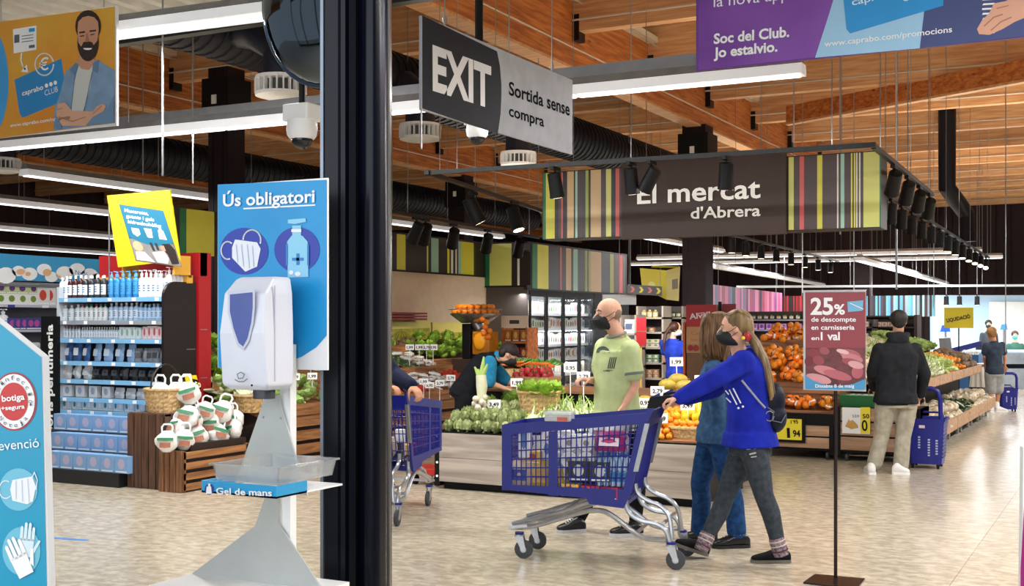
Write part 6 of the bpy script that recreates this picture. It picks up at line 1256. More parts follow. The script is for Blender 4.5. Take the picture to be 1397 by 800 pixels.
backfascia('blue and green striped fascia behind the hooded man',1180,1276,404,403,433,432,33,33,['1f2230','4f8aa8','9fc9b8','3b2f38','7f8f98','241a24','5f9aa0'],4)
r=thing('steel_beam','thin pale steel beam across the far back of the hall','beam',tuple(P(1000,391,31))); part('beam',MB().prism([P(1005,390,31),P(1420,388,31),P(1420,391,31),P(1005,393,31)],CF*.06),C('cfd6da',.4),r)
for x in (1060,1160,1250,1340): p=P(x,390,31); part('hanging_wire',MB().tube([p,V((p.x,p.y,6.16))],.006,4),METAL,r)
# lit fish hall
d=36; r0=P(1276,520,d); r1=P(1420,520,d)
bw=struct('wall_fish_hall',MB().prism([V((*P(1272,0,d).xy,0)),V((*P(1560,0,d).xy,0)),V((*P(1560,0,d).xy,0))+CF*.2,V((*P(1272,0,d).xy,0))+CF*.2],(0,0,P(0,403,d).z)),M('pale_blue_wall','a9cbe9',.5,var=.06,scale=.6))
part('white_wall_panel',MB().prism([P(1350,412,d-.05),P(1420,412,d-.05),P(1420,500,d-.05),P(1350,500,d-.05)],CF*.04),C('dfe6ea',.5),bw)
area('fish_hall_light',tuple(P(1330,405,33.5)),(5,2),330,(.85,.93,1)); area('fish_hall_light',tuple(P(1380,380,29)),(4,2),180,(.9,.96,1))
for i,x in enumerate((1291,1309,1333)): p=P(x,407,31); sp_=spotlamp(p+V((0,0,.1)),p-V((0,0,2)),'small black ceiling spotlight over the fish hall, %s'%['left','middle','right'][i],'fish hall spotlights'); part('drop_rod',MB().tube([p+V((0,0,.1)),V((p.x,p.y,6.16))],.008,5),METAL,COL_last('spotlight'))
def counter(name,label,pts,z0,z1,mat,top):
    r=thing(name,label,'counter',(pts[0][0],pts[0][1],0)); part('body',MB().prism([V((x,y,z0)) for x,y in pts],(0,0,z1-z0)),mat,r); part('top',MB().prism([V((x,y,z1)) for x,y in pts],(0,0,.04)),top,r); return r
STE=M('steel_counter','a9b4bf',.3,.5)
q=[P(x,0,dd).xy for x,dd in ((1352,29),(1440,27),(1440,29),(1352,31))]
ct=counter('fish_counter','long pale blue lit fish counter at the back','x' and [tuple(v) for v in q],0,.85,STE,C('bfd4e6',.3)) if False else counter('fish_counter','long pale blue lit counter at the back right',[tuple(v) for v in q],0,.85,STE,C('bfd4e6',.3))
part('black_band',MB().prism([P(1322,497,26.9),P(1440,497,24.4),P(1440,503,24.4),P(1322,503,26.9)],CF*.04),BLACK,ct)
q=[P(x,0,dd).xy for x,dd in ((1283,26),(1335,25.5),(1345,27.5),(1283,28))]
ct=counter('ice_cream_chest','blue ice cream chest with Gelats lettering','x' and [tuple(v) for v in q],0,.9,C('34679f',.4),C('9fc4e0',.2)); s=pan(ct,P(1283,470,25.4),P(1345,470,25.4),P(1283,500,25.4))
s.ptext('Gelats',(1312,484),(1336,484),7,WHITE,bold=.03); part('blue_rim',MB().prism([P(1300,475,25.5),P(1336,466,25.5),P(1340,472,25.5),P(1300,483,25.5)],CF*.05),C('1c2a8c',.4),ct)
c=P(1334,520,21.7); ct=thing('counter_end','black bin cabinet with a white towel at the end of the aisle unit','cabinet',(c.x,c.y,0)); part('body',MB().box(c.x-.14,c.x+.1,c.y-.1,c.y+.4,0,.78),C('1d1716',.5),ct); part('top',MB().box(c.x-.3,c.x+.12,c.y-.15,c.y+.45,.78,.82),STE,ct)
part('towel',MB().ring_loft([[V((c.x-.1-.02*k+.02*sin(j*1.3+k),c.y-.12-.02*(j%2)-.01*k,.78-.13*k)) if j<6 else V((0,0,0)) for j in range(0)] or [V((c.x-.1+.034*j+.01*k*(j-3)*.3,c.y-.12-.02*(j%2),.80-.1*k)) for j in range(7)]+[V((c.x+.12-.034*j,c.y-.10,.80-.1*k)) for j in range(7)] for k in range(5)]),C('e9e9e4',.7),ct,True)
p=P(1308,500,21.5); r=thing('clearance_sign','yellow clearance sign LIQUIDACIO on a thin pole','sign',(p.x,p.y,0)); a,b_=onY(1288,420,p.y),onY(1328,448,p.y); part('board',MB().box(a.x,b_.x,p.y,p.y+.02,b_.z,a.z),C('d9c81f',.4),r); s=pan(r,(a.x,p.y,a.z),(b_.x,p.y,a.z),(a.x,p.y,b_.z)); s.ptext('LIQUIDACIÓ',(1292,440),(1324,434),5,BLACK,bold=.03); part('pole',MB().cyl((p.x,p.y,0),(p.x,p.y,b_.z),.012,n=6),BLACK,r); part('base',MB().cyl((p.x,p.y,0),(p.x,p.y,.015),.2,n=16),BLACK,r)
p=P(1297,470,24); r=thing('grey_display','grey tilted screen stand beside the clearance sign','display',(p.x,p.y,0)); part('screen_body',MB().prism([P(1288,462,24),P(1297,461,24),P(1300,488,24),P(1290,489,24)],CF*.3),C('7d8590',.4),r); part('post',MB().box(p.x-.05,p.x+.05,p.y,p.y+.1,0,P(0,485,24).z),METAL,r)
for i,(px,py,w_,h_,cc,l) in enumerate(((1290,448,14,10,'2a5fc4','blue promotional hanger left of the clearance sign'),(1370,446,10,8,'3f7fd0','blue promotional hanger above the fish counter'),(1336,472,9,14,'1c1f26','black chair back at the fish hall entrance'))):
    p=P(px,py,29.5); k=29.5/F; r=thing('blue_hanger' if i<2 else 'black_chair',l,'sign' if i<2 else 'chair',tuple(p)); part('panel' if i<2 else 'backrest',MB().prism([p+CR*x*k+UP*z*k for x,z in ((-w_/2,-h_/2),(w_/2,-h_/2),(w_/2*.7,h_/2),(-w_/2*.6,h_/2*.8))],CF*.05),C(cc,.4),r)
    part('post',MB().cyl((p.x,p.y,0),(p.x,p.y,p.z-h_/2*k),.03,n=6),METAL,r)
for i in range(7):
    p=P(1296+i*7,489,27.0); solo('ice_tub',MB().lathe(tuple(p),[(.06,0),(.08,.1),(.05,.12)],10),C(('dfe9f4','8fb8e0','ffffff')[i%3],.4),nth(i)+' tub from the left on the counter below the clearance sign','tub',loc=tuple(p),group='tubs on the counter',smooth=True)
def smoothp(P,n=5):
    out=[]; m=len(P)
    for i in range(m-1):
        a,b,c,d=P[max(i-1,0)],P[i],P[i+1],P[min(i+2,m-1)]
        for k in range(n):
            t=k/n; out.append(.5*((2*b)+(c-a)*t+(2*a-5*b+4*c-d)*t*t+(3*b-a-3*c+d)*t**3))
    return out+[P[-1]]
# ================================================================ SHOPPING CARTS
PBL=M('cart_plastic','111c80',.35,var=.05,spec=.5); PBD=M('cart_plastic_dark','0d1660',.4)
def frameM(o,ang,flip=False): return Matrix.Translation(V(o))@Matrix.Rotation(ang,4,'Z')
def cart(label,group,Mt,loc):
    T=lambda u,w,z:(Mt@V((u,w,z)))
    r=thing('shopping_cart',label,'shopping cart',tuple(T(.5,.25,0)),group)
    def pl(poly,w0,th,name,mat,smooth=False,par=None): return part(name,MB().prism([T(u,w0,z) for u,z in poly],(T(0,th,0)-T(0,0,0))),mat,par or r,smooth)
    def bar(a,b,rad=.006): return (T(*a),T(*b),rad)
    Zt=lambda u:.897+(u+.097)*(.103/.972)      # top edge
    Zb=lambda u:.468-(u+.092)*.055             # bottom edge
    ur=lambda z:.77+(z-.484)*(.105/.466)       # right slanted edge
    for side,w in (('near',0.0),('far',.5)):
        pl([(-.097,.83),(-.097,.897),(.875,1.0),(.905,1.1),(.96,1.13),(.965,1.09),(.93,1.04),(.885,.935),(.885,.93)],w-.008,.016,'side_rim',PBL)
        pl([(-.097,Zb(0)),(-.097,.84),(-.03,.845),(-.03,Zb(0))],w-.006,.012,'front_upright',PBL)
        pl([(.225,.44),(.225,.86),(.285,.868),(.285,.44)],w-.006,.012,'middle_post',PBL)
        pl([(ur(.5)-.06,.46),(.83,.95),(.885,.955),(ur(.484)+.005,.484),(.727,.379),(.66,.385)],w-.009,.018,'rear_upright',PBL)
        pl([(-.097,.468),(-.08,.50),(.70,.50),(.76,.50),(.727,.379),(.499,.397),(.479,.434)],w-.007,.014,'bottom_band',PBL)
        mb=MB(); u=-.03
        while u<.80:
            lean=.2*max(0,(u-.3))/.5*.5
            a=T(u,w,.49); zt=Zt(u)-.055; mb.tube([a,T(u+lean*.45,w,zt)],.0042,5); u+=.0335
        for k in range(1,6):
            t=k/6; z0=.50+(.835-.50)*t; z1=.50+(.94-.50)*t
            mb.tube([T(-.05,w,z0),T(ur(z1)-.03,w,z1)],.0048,5)
        part('side_grid',mb,PBL,r,kind='stuff')
        pl([(.86,.62+.0),(.905,.93),(.918,.93),(.873,.62)] if False else [(ur(.60)-.005,.62),(ur(.93)-.005,.93),(ur(.93)+.025,.93),(ur(.60)+.025,.62)],w-.012,.024,'metal_strip',METAL)
        pl([(.88,1.03),(.9,1.1),(1.03,1.115),(1.05,1.08),(1.0,1.05),(.93,1.03)],w-.014,.028,'handle_bracket',BLACK)
    part('front_panel',MB().prism([T(-.097,0,.81),T(-.097,.5,.81),T(-.097,.5,.897),T(-.097,0,.897)],T(.012,0,0)-T(0,0,0)),PBL,r)
    mb=MB()
    for k in range(15): mb.tube([T(-.092,.02+.46*k/14,.46),T(-.092,.02+.46*k/14,.82)],.0045,5)
    for k in range(6): mb.tube([T(-.092,0,.48+.06*k),T(-.092,.5,.48+.06*k)],.0045,5)
    part('front_grid',mb,PBL,r,kind='stuff')
    mb=MB()
    for k in range(15): mb.tube([T(.77,.02+.46*k/14,.47),T(.87,.02+.46*k/14,.93)],.0045,5)
    for k in range(7): z=.48+.07*k; mb.tube([T(ur(z)-.01,0,z),T(ur(z)-.01,.5,z)],.0045,5)
    part('rear_gate',mb,PBL,r,kind='stuff')
    part('rear_gate_top',MB().prism([T(.86,0,.90),T(.86,.5,.90),T(.87,.5,1.0),T(.87,0,1.0)],T(.012,0,0)-T(0,0,0)),PBL,r)
    mb=MB()
    for k in range(12): mb.tube([T(-.09,.02+.46*k/11,.467),T(.74,.02+.46*k/11,.42)],.005,5)
    for k in range(12): u=-.06+.07*k; mb.tube([T(u,0,.467-(u+.09)*.056),T(u,.5,.467-(u+.09)*.056)],.005,5)
    part('basket_floor',mb,PBD,r,kind='stuff')
    part('under_panel',MB().prism([T(.48,.02,.40),T(.73,.02,.385),T(.73,.48,.385),T(.48,.48,.40)],(0,0,.03)),PBL,r)
    part('handle_bar',MB().cyl(T(1.0,-.02,1.085),T(1.0,.52,1.085),.017,n=12),BLACK,r,True)
    part('handle_grip',MB().cyl(T(1.0,.12,1.085),T(1.0,.38,1.085),.021,n=12),PBD,r,True)
    for w,s_ in ((.03,1),(.47,-1)):
        w2=w+.05*s_
        part('lower_tube',MB().tube(smoothp([T(-.06,w2,.205),T(.05,w2,.21),(T(.18,w,.25)),T(.44,w,.335),T(.52,w,.352),T(.60,w,.345),T(.68,w,.30),T(.80,w,.215),T(.88,w,.185),T(1.0,w,.185)],3),.017,8),CHROME,r,True)
        part('rear_tube',MB().tube(smoothp([T(.73,w,.46),T(.735,w,.40),T(.765,w,.34),T(.84,w,.30),T(.93,w,.285),T(.99,w,.25),T(1.015,w,.19),T(1.02,w,.13)]),.018,8),CHROME,r,True)
        part('upper_tube',MB().tube([T(-.05,w2,.232),T(.1,w2,.27),T(.30,w,.335),T(.49,w,.405)],.014,8),CHROME,r,True)
        part('rear_arch',MB().tube(smoothp([T(.785,w+.06*s_,.53),T(.80,w+.06*s_,.47),T(.86,w+.06*s_,.425),T(.95,w+.06*s_,.39),T(1.01,w+.05*s_,.32),T(1.03,w+.03*s_,.18)]),.016,8),CHROME,r,True)
    part('front_plate',MB().prism([T(-.07,.05,.195),T(.06,.05,.215),T(.06,.45,.215),T(-.07,.45,.195)],(0,0,.02)),CHROME,r)
    for u_,z_ in ((.3,.33),(.8,.215),(.98,.29)): part('cross_tube',MB().cyl(T(u_,.03,z_),T(u_,.47,z_),.012,n=8),CHROME,r,True)
    for (u,w) in ((.0,.08),(.0,.42),(1.03,.02),(1.03,.48)):
        q=thing('x','x','x'); bpy.data.objects.remove(q)
        fk=part('caster_fork',MB().prism([T(u-.03,w-.02,.15),T(u+.03,w-.02,.15),T(u+.05,w-.02,.05),T(u+.02,w-.02,.05)],T(0,.005,0)-T(0,0,0)).prism([T(u-.03,w+.015,.15),T(u+.03,w+.015,.15),T(u+.05,w+.015,.05),T(u+.02,w+.015,.05)],T(0,.005,0)-T(0,0,0)).cyl(T(u,w,.15),T(u,w,.16),.034,n=12),CHROME,r)
        part('collar',MB().cyl(T(u,w,.155),T(u,w,.175),.03,n=14),PBL,fk,True)
        part('wheel',MB().tube([T(u+.03,w-.014,.062),T(u+.03,w-.012,.062),T(u+.03,w+.012,.062),T(u+.03,w+.014,.062)],[.052,.062,.062,.052],20),C('3f4248',.6),fk,True)
        part('hub',MB().cyl(T(u+.03,w-.017,.062),T(u+.03,w+.017,.062),.022,n=12),METAL,fk,True)
    return r,T
ex=atan2(.19,1.01)
M1=frameM((-3.65,6.98,0),ex); cart1,T1=cart('blue plastic shopping cart full of groceries pushed by the woman in the blue sweater','shopping carts',M1,None)
rr_=V((-5.34,8.76,0)); a2=atan2(-.96,.26); M2=Matrix.Translation(V((-5.34,8.76,0)))@Matrix.Rotation(a2,4,'Z')@Matrix.Diagonal((1,-1,1,1))
cart2,T2=cart('blue plastic shopping cart half hidden behind the black post','shopping carts',M2,None)
# loads
def load(T,kind,name,cat,u,w,z,label,grp=None,ang=0,sc=1,rot=None):
    p=T(u,w,z); kind.put(tuple(p),label,grp,rz=ex+ang,sc=sc,rot=rot)
ROLL=Kind('toilet_roll_pack','pack',(lambda m:[m.cyl((x,0,z),(x,.1,z),.055,n=16) for x in (-.056,.056) for z in (.056,.167)] and m)(MB()),C('eceef2',.5,var=.04),True,[('roll_core',(lambda m:[m.cyl((x,-.002,z),(x,.0,z),.02,n=12) for x in (-.056,.056) for z in (.056,.167)] and m)(MB()),C('9a8f86',.6)),('wrap',MB().bbox(-.115,.115,.004,.098,0,.225,.02),M('film_wrap','e9edf4',.1,alpha=.35,var=0))])
WB=B('water_bottle','bottle',.04,.26,'b9d6ea','4f93cf','2f6fc0',lw=.3)
PASTA=pouch('pasta_bag','bag',.17,.2,'d2b45a','b98f3a',t=.05); SNK=pouch('snack_bag','bag',.18,.18,'c9b7a4','3a4a9a',t=.05); MGB=pouch('magenta_bag','bag',.22,.13,'a8286f','e0d0dc',t=.05)
CARTN=carton('milk_carton','carton',.075,.075,.22,'e9ebee','5a86c0'); RED=carton('red_pack','pack',.13,.1,.08,'a81f3a','e9b0b8'); MIX=carton('yellow_pack','pack',.12,.1,.08,'d9b04a','b03a2a'); BLK=carton('black_box','box',.14,.12,.13,'22252c','c9ccd2'); GREYB=pouch('grey_sack','bag',.2,.3,'c3c6cc','8a8f98',t=.06)
zb_=.45
for i,(u,w,z,K,l,kw) in enumerate([
 (.02,.06,.475,SNK,'patterned snack bag at the front of the cart',{}),(.03,.22,.475,SNK,'snack bag behind the front snack bag in the cart',{}),
 (.16,.06,.46,PASTA,'yellow pasta bag in the cart, left',{}),(.25,.07,.46,PASTA,'yellow pasta bag in the cart, right',{}),(.10,.1,.64,MIX,'yellow and red pack on the snack bags in the cart',{}),(.19,.12,.665,CARTN,'white carton lying on the pasta bags',dict(sc=(1,1,.6))),
 (.37,.05,.44,MIX,'yellow and red pack at the bottom of the cart',{}),(.50,.05,.435,RED,'dark red pack at the bottom middle of the cart',{}),(.63,.05,.43,RED,'dark red pack under the water bottles',{}),(.42,.07,.54,BLK,'black box under the toilet rolls in the cart',{}),(.56,.07,.54,BLK,'black box right of the other black box in the cart',{}),
 (.41,.04,.62,ROLL,'white toilet roll pack in the middle of the cart',{}),(.35,.2,.60,ROLL,'toilet roll pack at the far side of the cart',{}),(.60,.2,.60,ROLL,'toilet roll pack behind the magenta bag',{}),
 (.33,.08,.64,CARTN,'tall white carton left of the toilet rolls',{}),(.29,.1,.5,CARTN,'white carton low in the cart beside the post',{}),(.53,.18,.74,GREYB,'pale grey sack sticking up in the middle of the cart',dict(sc=(.8,1,.6))),(.66,.1,.77,GREYB,'white bag at the upper right of the cart',dict(sc=(.8,1,.5))),
 (.63,.04,.74,MGB,'magenta bag in the upper right of the cart',{}),(.12,.3,.5,GREYB,'grey bag at the far front of the cart',{}),(.04,.08,.68,CARTN,'black and white carton in the upper front of the cart',{}),(.2,.3,.62,ROLL,'toilet roll pack at the far front of the cart',{})]):
    load(T1,K,None,None,u,w,z,l,None,ang=rnd(-.15,.15),**kw)
for i in range(10): load(T1,WB,None,None,.56+.042*(i%5),.05+.085*(i//5),.515,nth(i%5)+' blue capped water bottle from the left in the cart, '+('front row' if i<5 else 'rear row'),'water bottles in the cart',sc=(.5,.9,.82))
# plastic tray on the cart rim
p=T1(.29,.03,.93); r=thing('plastic_tray','clear plastic food tray lying on the front rim of the cart','tray',tuple(p)); part('tray_body',MB().bbox(-.09,.09,-.06,.06,0,.04,.01,Matrix.Translation(p)@Matrix.Rotation(ex,4,'Z')),M('clear_plastic2','dfe4e6',.12,alpha=.6,var=.05),r); part('food_label',MB().box(.0,.07,-.062,-.058,.005,.03,Matrix.Translation(p)@Matrix.Rotation(ex,4,'Z')),C('c9604a',.5),r)
part('lid',MB().bbox(-.095,.095,-.065,.065,.04,.065,.01,Matrix.Translation(p)@Matrix.Rotation(ex,4,'Z')),M('clear_plastic2','dfe4e6',.12,alpha=.6,var=.05),r)
for i in range(5): load(T2,[RED,MIX,CARTN,BLK,SNK][i],None,None,.15+.14*i,.2,.47,'grocery pack lying in the half hidden cart, %s'%['red one at the front','yellow one','white carton','black box','patterned bag at the rear'][i],None,ang=a2)
# red base beyond the second cart
p=P(592,630,11.6); solo('red_dolly',MB().bbox(p.x-.2,p.x+.15,p.y-.15,p.y+.2,.1,.17,.01),C('b3281f',.4),'low red wheeled dolly seen past the half hidden cart','dolly',loc=(p.x,p.y,0)); dl=COL.objects[-1] if False else bpy.data.objects['red_dolly']
for a_,b2 in ((-.15,-.1),(.1,-.1),(-.15,.15),(.1,.15)): part('wheel',MB().cyl((p.x+a_-.015,p.y+b2,.05),(p.x+a_+.015,p.y+b2,.05),.05,n=14),BLACK,dl,True)
# ================================================================ WHEELED BASKETS
def trolley(label,px,py,yaw,sc=1.0,grp='blue wheeled baskets'):
    o=onZ(px,py,0); Mt=Matrix.Translation(o)@Matrix.Rotation(yaw,4,'Z')@Matrix.Scale(sc,4)
    T=lambda x,y,z:Mt@V((x,y,z)); r=thing('wheeled_basket',label,'shopping basket',tuple(o),grp)
    R=lambda a,b0,b1,z,c=.03:[T(*q) for q in ((-a+c,b0,z),(a-c,b0,z),(a,b0+c,z),(a,b1-c,z),(a-c,b1,z),(-a+c,b1,z),(-a,b1-c,z),(-a,b0+c,z))]
    part('body',MB().ring_loft([R(.165,.0,.33,.05),R(.18,-.01,.37,.28),R(.19,-.02,.43,.5),R(.205,-.02,.46,.52),R(.20,-.02,.45,.54),R(.18,.0,.42,.53),R(.15,.02,.31,.08)]),PBL,r)
    for i in range(10): part('side_rib',MB().prism([T(.168+.0012*i,.03,.12+i*.04),T(.17+.0012*i,.27+.008*i,.12+i*.04),T(.17+.0012*i,.27+.008*i,.135+i*.04),T(.168+.0012*i,.03,.135+i*.04)],T(.012,0,0)-T(0,0,0)),PBD,r)
    for x0,z0,n in ((.03,.14,7),(-.07,.22,5),(.11,.16,6)):
        for i in range(n): part('vent',MB().prism([T(x0,-.0125-.0*i,z0+i*.028),T(x0+.022,-.0125,z0+i*.028),T(x0+.022,-.0125,z0+.016+i*.028),T(x0,-.0125,z0+.016+i*.028)],T(0,-.006,0)-T(0,0,0)),C('b9c0e0',.4),r)
    part('label_sticker',MB().prism([T(-.06,-.021,.44),T(.0,-.021,.44),T(.0,-.021,.47),T(-.06,-.021,.47)],T(0,-.003,0)-T(0,0,0)),C('e6d5d8',.4),r)
    part('handle',MB().tube([T(-.16,.02,.5),T(-.155,.0,.76),T(-.13,-.01,.84),T(-.07,-.01,.87),T(.07,-.01,.87),T(.13,-.01,.84),T(.155,.0,.76),T(.16,.02,.5)],.024,10),PBL,r,True)
    part('rear_handle',MB().tube([T(-.15,.42,.52),T(-.12,.46,.58),T(.12,.46,.58),T(.15,.42,.52)],.012,8),PBL,r,True)
    for x,y in ((-.13,.03),(.13,.03),(-.13,.31),(.13,.31)):
        part('wheel',MB().cyl(T(x-.012,y,.028),T(x+.012,y,.028),.028,n=12),BLACK,r,True); part('wheel_fork',MB().prism([T(x-.018,y-.015,.03),T(x+.018,y-.015,.03),T(x+.018,y+.015,.03),T(x-.018,y+.015,.03)],(0,0,.035)),BLACK,r)
    return r
trolley('blue wheeled shopping basket standing beside the hooded man',1262,640,.02)
trolley('blue wheeled shopping basket beside the boy at the far right',1377,562,.3,.78)
# ================================================================ PEOPLE
def remesh(mb,voxel,smooth=6,fac=.5,sub=0):
    me=bpy.data.meshes.new('r'); me.from_pydata([tuple(v) for v in mb.v],[],mb.f); 
    bm=bmesh.new(); bm.from_mesh(me); bmesh.ops.recalc_face_normals(bm,faces=bm.faces); bm.to_mesh(me); bm.free()
    o=bpy.data.objects.new('r',me); COL.objects.link(o)
    m=o.modifiers.new('r','REMESH'); m.mode='VOXEL'; m.voxel_size=voxel; m.use_smooth_shade=True
    if smooth: m=o.modifiers.new('s','SMOOTH'); m.iterations=smooth; m.factor=fac
    bpy.context.view_layer.update(); ev=bpy.data.meshes.new_from_object(o.evaluated_get(bpy.context.evaluated_depsgraph_get()))
    bpy.data.objects.remove(o); bpy.data.meshes.remove(me); return ev
def rpart(name,mb,mat,parent,voxel,smooth=5,label=None,mats=None,fn=None,kind=None):
    me=remesh(mb,voxel,smooth); me.name=name; me.transform(WM[parent.name].inverted()); me.materials.clear(); me.materials.append(mat); me.shade_smooth()
    o=bpy.data.objects.new(name,me); COL.objects.link(o); reg(o,parent)
    if label: o['label']=label
    return o
def er(c,lat,dep,a,b,n=18,p=2.3):
    out=[]
    for i in range(n):
        t=2*pi*i/n; x=abs(cos(t))**(2/p)*(1 if cos(t)>=0 else -1); y=abs(sin(t))**(2/p)*(1 if sin(t)>=0 else -1); out.append(c+lat*(a*x)+dep*(b*y))
    return out
def loftp(mb,pts):         # pts: (center, lateral vector, a, b); ring depth axis from tangent
    m=len(pts); R=[]
    for i,(c,lat,a,b) in enumerate(pts):
        t=(pts[min(i+1,m-1)][0]-pts[max(i-1,0)][0]).normalized(); l=(lat-t*lat.dot(t)).normalized(); d=t.cross(l); R.append(er(c,l,d,a,b))
    return mb.ring_loft(R)
def limb(mb,pts,rs,n=12):
    # densify with round joints
    P2=[];R2=[]
    for i in range(len(pts)-1):
        for k in range(4): t=k/4; P2.append(pts[i].lerp(pts[i+1],t)); R2.append(rs[i]+(rs[i+1]-rs[i])*t)
    P2.append(pts[-1]);R2.append(rs[-1]); mb.tube(P2,R2,n); 
    for p,r in zip(pts,rs): mb.ell(p,r*.98,10,7)
    return mb
def hand(mb,w,d,pn,side,s=1.0,curl=.5,thumb=1):
    """w wrist, d direction of the palm, pn palm normal (fingers curl toward it), side +1/-1 thumb side"""
    d=d.normalized(); pn=(pn-d*pn.dot(d)).normalized(); l=d.cross(pn)*side
    loftp(mb,[(w-d*.01*s,l,.026*s,.02*s),(w+d*.025*s,l,.033*s,.017*s),(w+d*.06*s,l,.040*s,.015*s),(w+d*.088*s,l,.038*s,.012*s)])
    for i,(o,L_) in enumerate(((.029,.072),(.010,.080),(-.010,.075),(-.028,.060))):
        p=w+d*.082*s+l*o*s; q=[p-d*.015*s,p]; a=curl*.6
        for k in range(3): a+=curl*(.5 if k==0 else 1.0)*.9 if k else 0; dd=d*cos(a)+pn*sin(a); p=p+dd*L_*s*(.45,.32,.25)[k]; q.append(p)
        mb.tube(q,[.0085*s,.0088*s,.0085*s,.0078*s,.0068*s],8); mb.ell(q[-1],.0068*s,6,5)
    if thumb:
        p=w+d*.02*s+l*.024*s; q=[p,p+(l*.9+d*.55+pn*.2)*.030*s,p+(l*1.0+d*1.1+pn*.6)*.042*s,p+(l*.8+d*1.5+pn*1.1)*.05*s]; mb.tube(q,[.013*s,.012*s,.010*s,.0078*s],8); mb.ell(q[-1],.0078*s,6,5)
def head(mb,c,f,u,s=1.0,female=False):
    """c centre of head, f face direction, u up"""
    f=f.normalized(); u=(u-f*u.dot(f)).normalized(); l=u.cross(f)
    R=Matrix((l,f,u)).transposed()
    mb.ell(c+u*.022*s-f*.012*s,(.074*s,.092*s,.092*s),18,14,R)
    mb.ell(c-u*.035*s+f*.022*s,(.058*s,.066*s,.075*s),14,10,R)
    mb.ell(c-u*.088*s+f*.058*s,(.024*s,.022*s,.02*s),10,7,R)      # chin
    mb.ell(c+u*.022*s+f*.062*s,(.05*s,.02*s,.014*s),12,7,R)      # brow
    mb.tube([c+u*.012*s+f*.076*s,c-u*.01*s+f*.092*s,c-u*.026*s+f*.102*s,c-u*.034*s+f*.084*s],[.008*s,.010*s,.0135*s,.009*s],8)
    for k in (1,-1):
        mb.ell(c+l*k*.032*s-u*.022*s+f*.06*s,(.022*s,.02*s,.024*s),10,7,R)   # cheek
        e=c+l*k*.073*s-u*.004*s-f*.008*s; mb.ell(e,(.008*s,.017*s,.03*s),10,8,R@Matrix.Rotation(.25*k,3,'Z'))
    mb.tube([c-u*.056*s+f*.074*s-l*.022*s,c-u*.056*s+f*.086*s,c-u*.056*s+f*.074*s+l*.022*s],[.006*s,.0095*s,.006*s],8)
    return l,f,u
def facebits(r,c,f,u,s,mask=None,brow='3a2a20'):
    f=f.normalized(); u=(u-f*u.dot(f)).normalized(); l=u.cross(f); R=Matrix((l,f,u)).transposed()
    for k in (1,-1):
        part('eye',MB().ell(c+l*k*.031*s+u*.006*s+f*.072*s,(.0115*s,.008*s,.0058*s),10,7,R),C('b9a89c',.4),r,True)
        part('iris',MB().ell(c+l*k*.031*s+u*.006*s+f*.0785*s,(.0062*s,.003*s,.0052*s),8,6,R),C('2b1d16',.2),r,True)
        part('eyebrow',MB().tube([c+l*k*.014*s+u*.024*s+f*.084*s,c+l*k*.032*s+u*.030*s+f*.080*s,c+l*k*.050*s+u*.022*s+f*.066*s],[.003*s,.0042*s,.002*s],6),C(brow,.7),r,True)
    if mask:
        mb=MB(); R_=[]
        for j,(z,fo,w_,dp) in enumerate(((.0,.078,.03,.02),(-.015,.090,.045,.035),(-.04,.104,.056,.05),(-.065,.098,.055,.055),(-.09,.080,.046,.05),(-.108,.052,.03,.03))):
            cc=c+u*z*s+f*(fo-.05)*s; R_.append(er(cc,l,f,w_*1.16*s,(.055+dp*.25)*s*.95,16,2.2))
        mb.ring_loft(R_); part('face_mask',mb,mask,r,True)
        for k in (1,-1): part('mask_loop',MB().tube([c+l*k*.05*s-u*.03*s+f*.06*s,c+l*k*.074*s-u*.012*s+f*.02*s,c+l*k*.080*s+u*.018*s-f*.02*s],[.0022*s]*3,5).tube([c+l*k*.05*s-u*.07*s+f*.05*s,c+l*k*.074*s-u*.045*s+f*.015*s,c+l*k*.080*s-u*.02*s-f*.02*s],[.0022*s]*3,5),mask,r,True)
def shoe(ank,toe,s,mat,sole,parent,kind='shoe',heelr=.036):
    """ank ankle point, toe toe tip on the ground"""
    d=(toe-ank); d.z*=.0 if abs(toe.z)<.03 else 1; g=V((ank.x,ank.y,0)); d=(toe-V((ank.x,ank.y,toe.z))) ; L_=d.length; 
    return d.normalized(),L_
def foot(parent,heel,toe,mat,sole,w=.043,h=.10,name='shoe',label=None,lace=None):
    """heel and toe: ends of the sole on/near the ground"""
    d=(toe-heel); L_=d.length; d.normalize(); u=V((0,0,1)); u=(u-d*u.dot(d)).normalized(); l=u.cross(d)
    pts=[]; mb=MB(); R_=[]
    for t,wd,hh in ((0.0,.62,.55),(.06,.80,.75),(.2,.86,.98),(.34,.86,1.0),(.5,.92,.78),(.68,1.05,.58),(.84,1.0,.46),(.95,.72,.36),(1.0,.40,.24)):
        c=heel+d*L_*t; ht=h*hh; R_.append([c+l*(w*wd*cos(a))+u*(.016+ht*.5+ht*.5*sin(a)) if sin(a)>0 else c+l*(w*wd*cos(a)*1.0)+u*(.016+ht*.5*(1+max(sin(a)*1.6,-1))) for a in [2*pi*i/16 for i in range(16)]])
    mb.ring_loft(R_); o=part(name,mb,mat,parent,2,label)
    sb=MB(); out=[]
    for t,wd in ((-.01,.5),(.05,.84),(.2,.92),(.35,.88),(.55,.98),(.72,1.1),(.88,1.02),(.97,.72),(1.02,.3)): out.append((t,wd))
    poly=[heel+d*L_*t+l*w*wd for t,wd in out]+[heel+d*L_*t-l*w*wd for t,wd in out[::-1]]
    part('sole',MB().prism(poly,u*.022),sole,o)
    if lace:
        for k in range(4): c=heel+d*L_*(.46+.08*k)+u*(.016+h*(.80-.09*k)); part('lace',MB().tube([c-l*w*.5,c+u*.006,c+l*w*.5],.0035,5),lace,o,True)
    return o
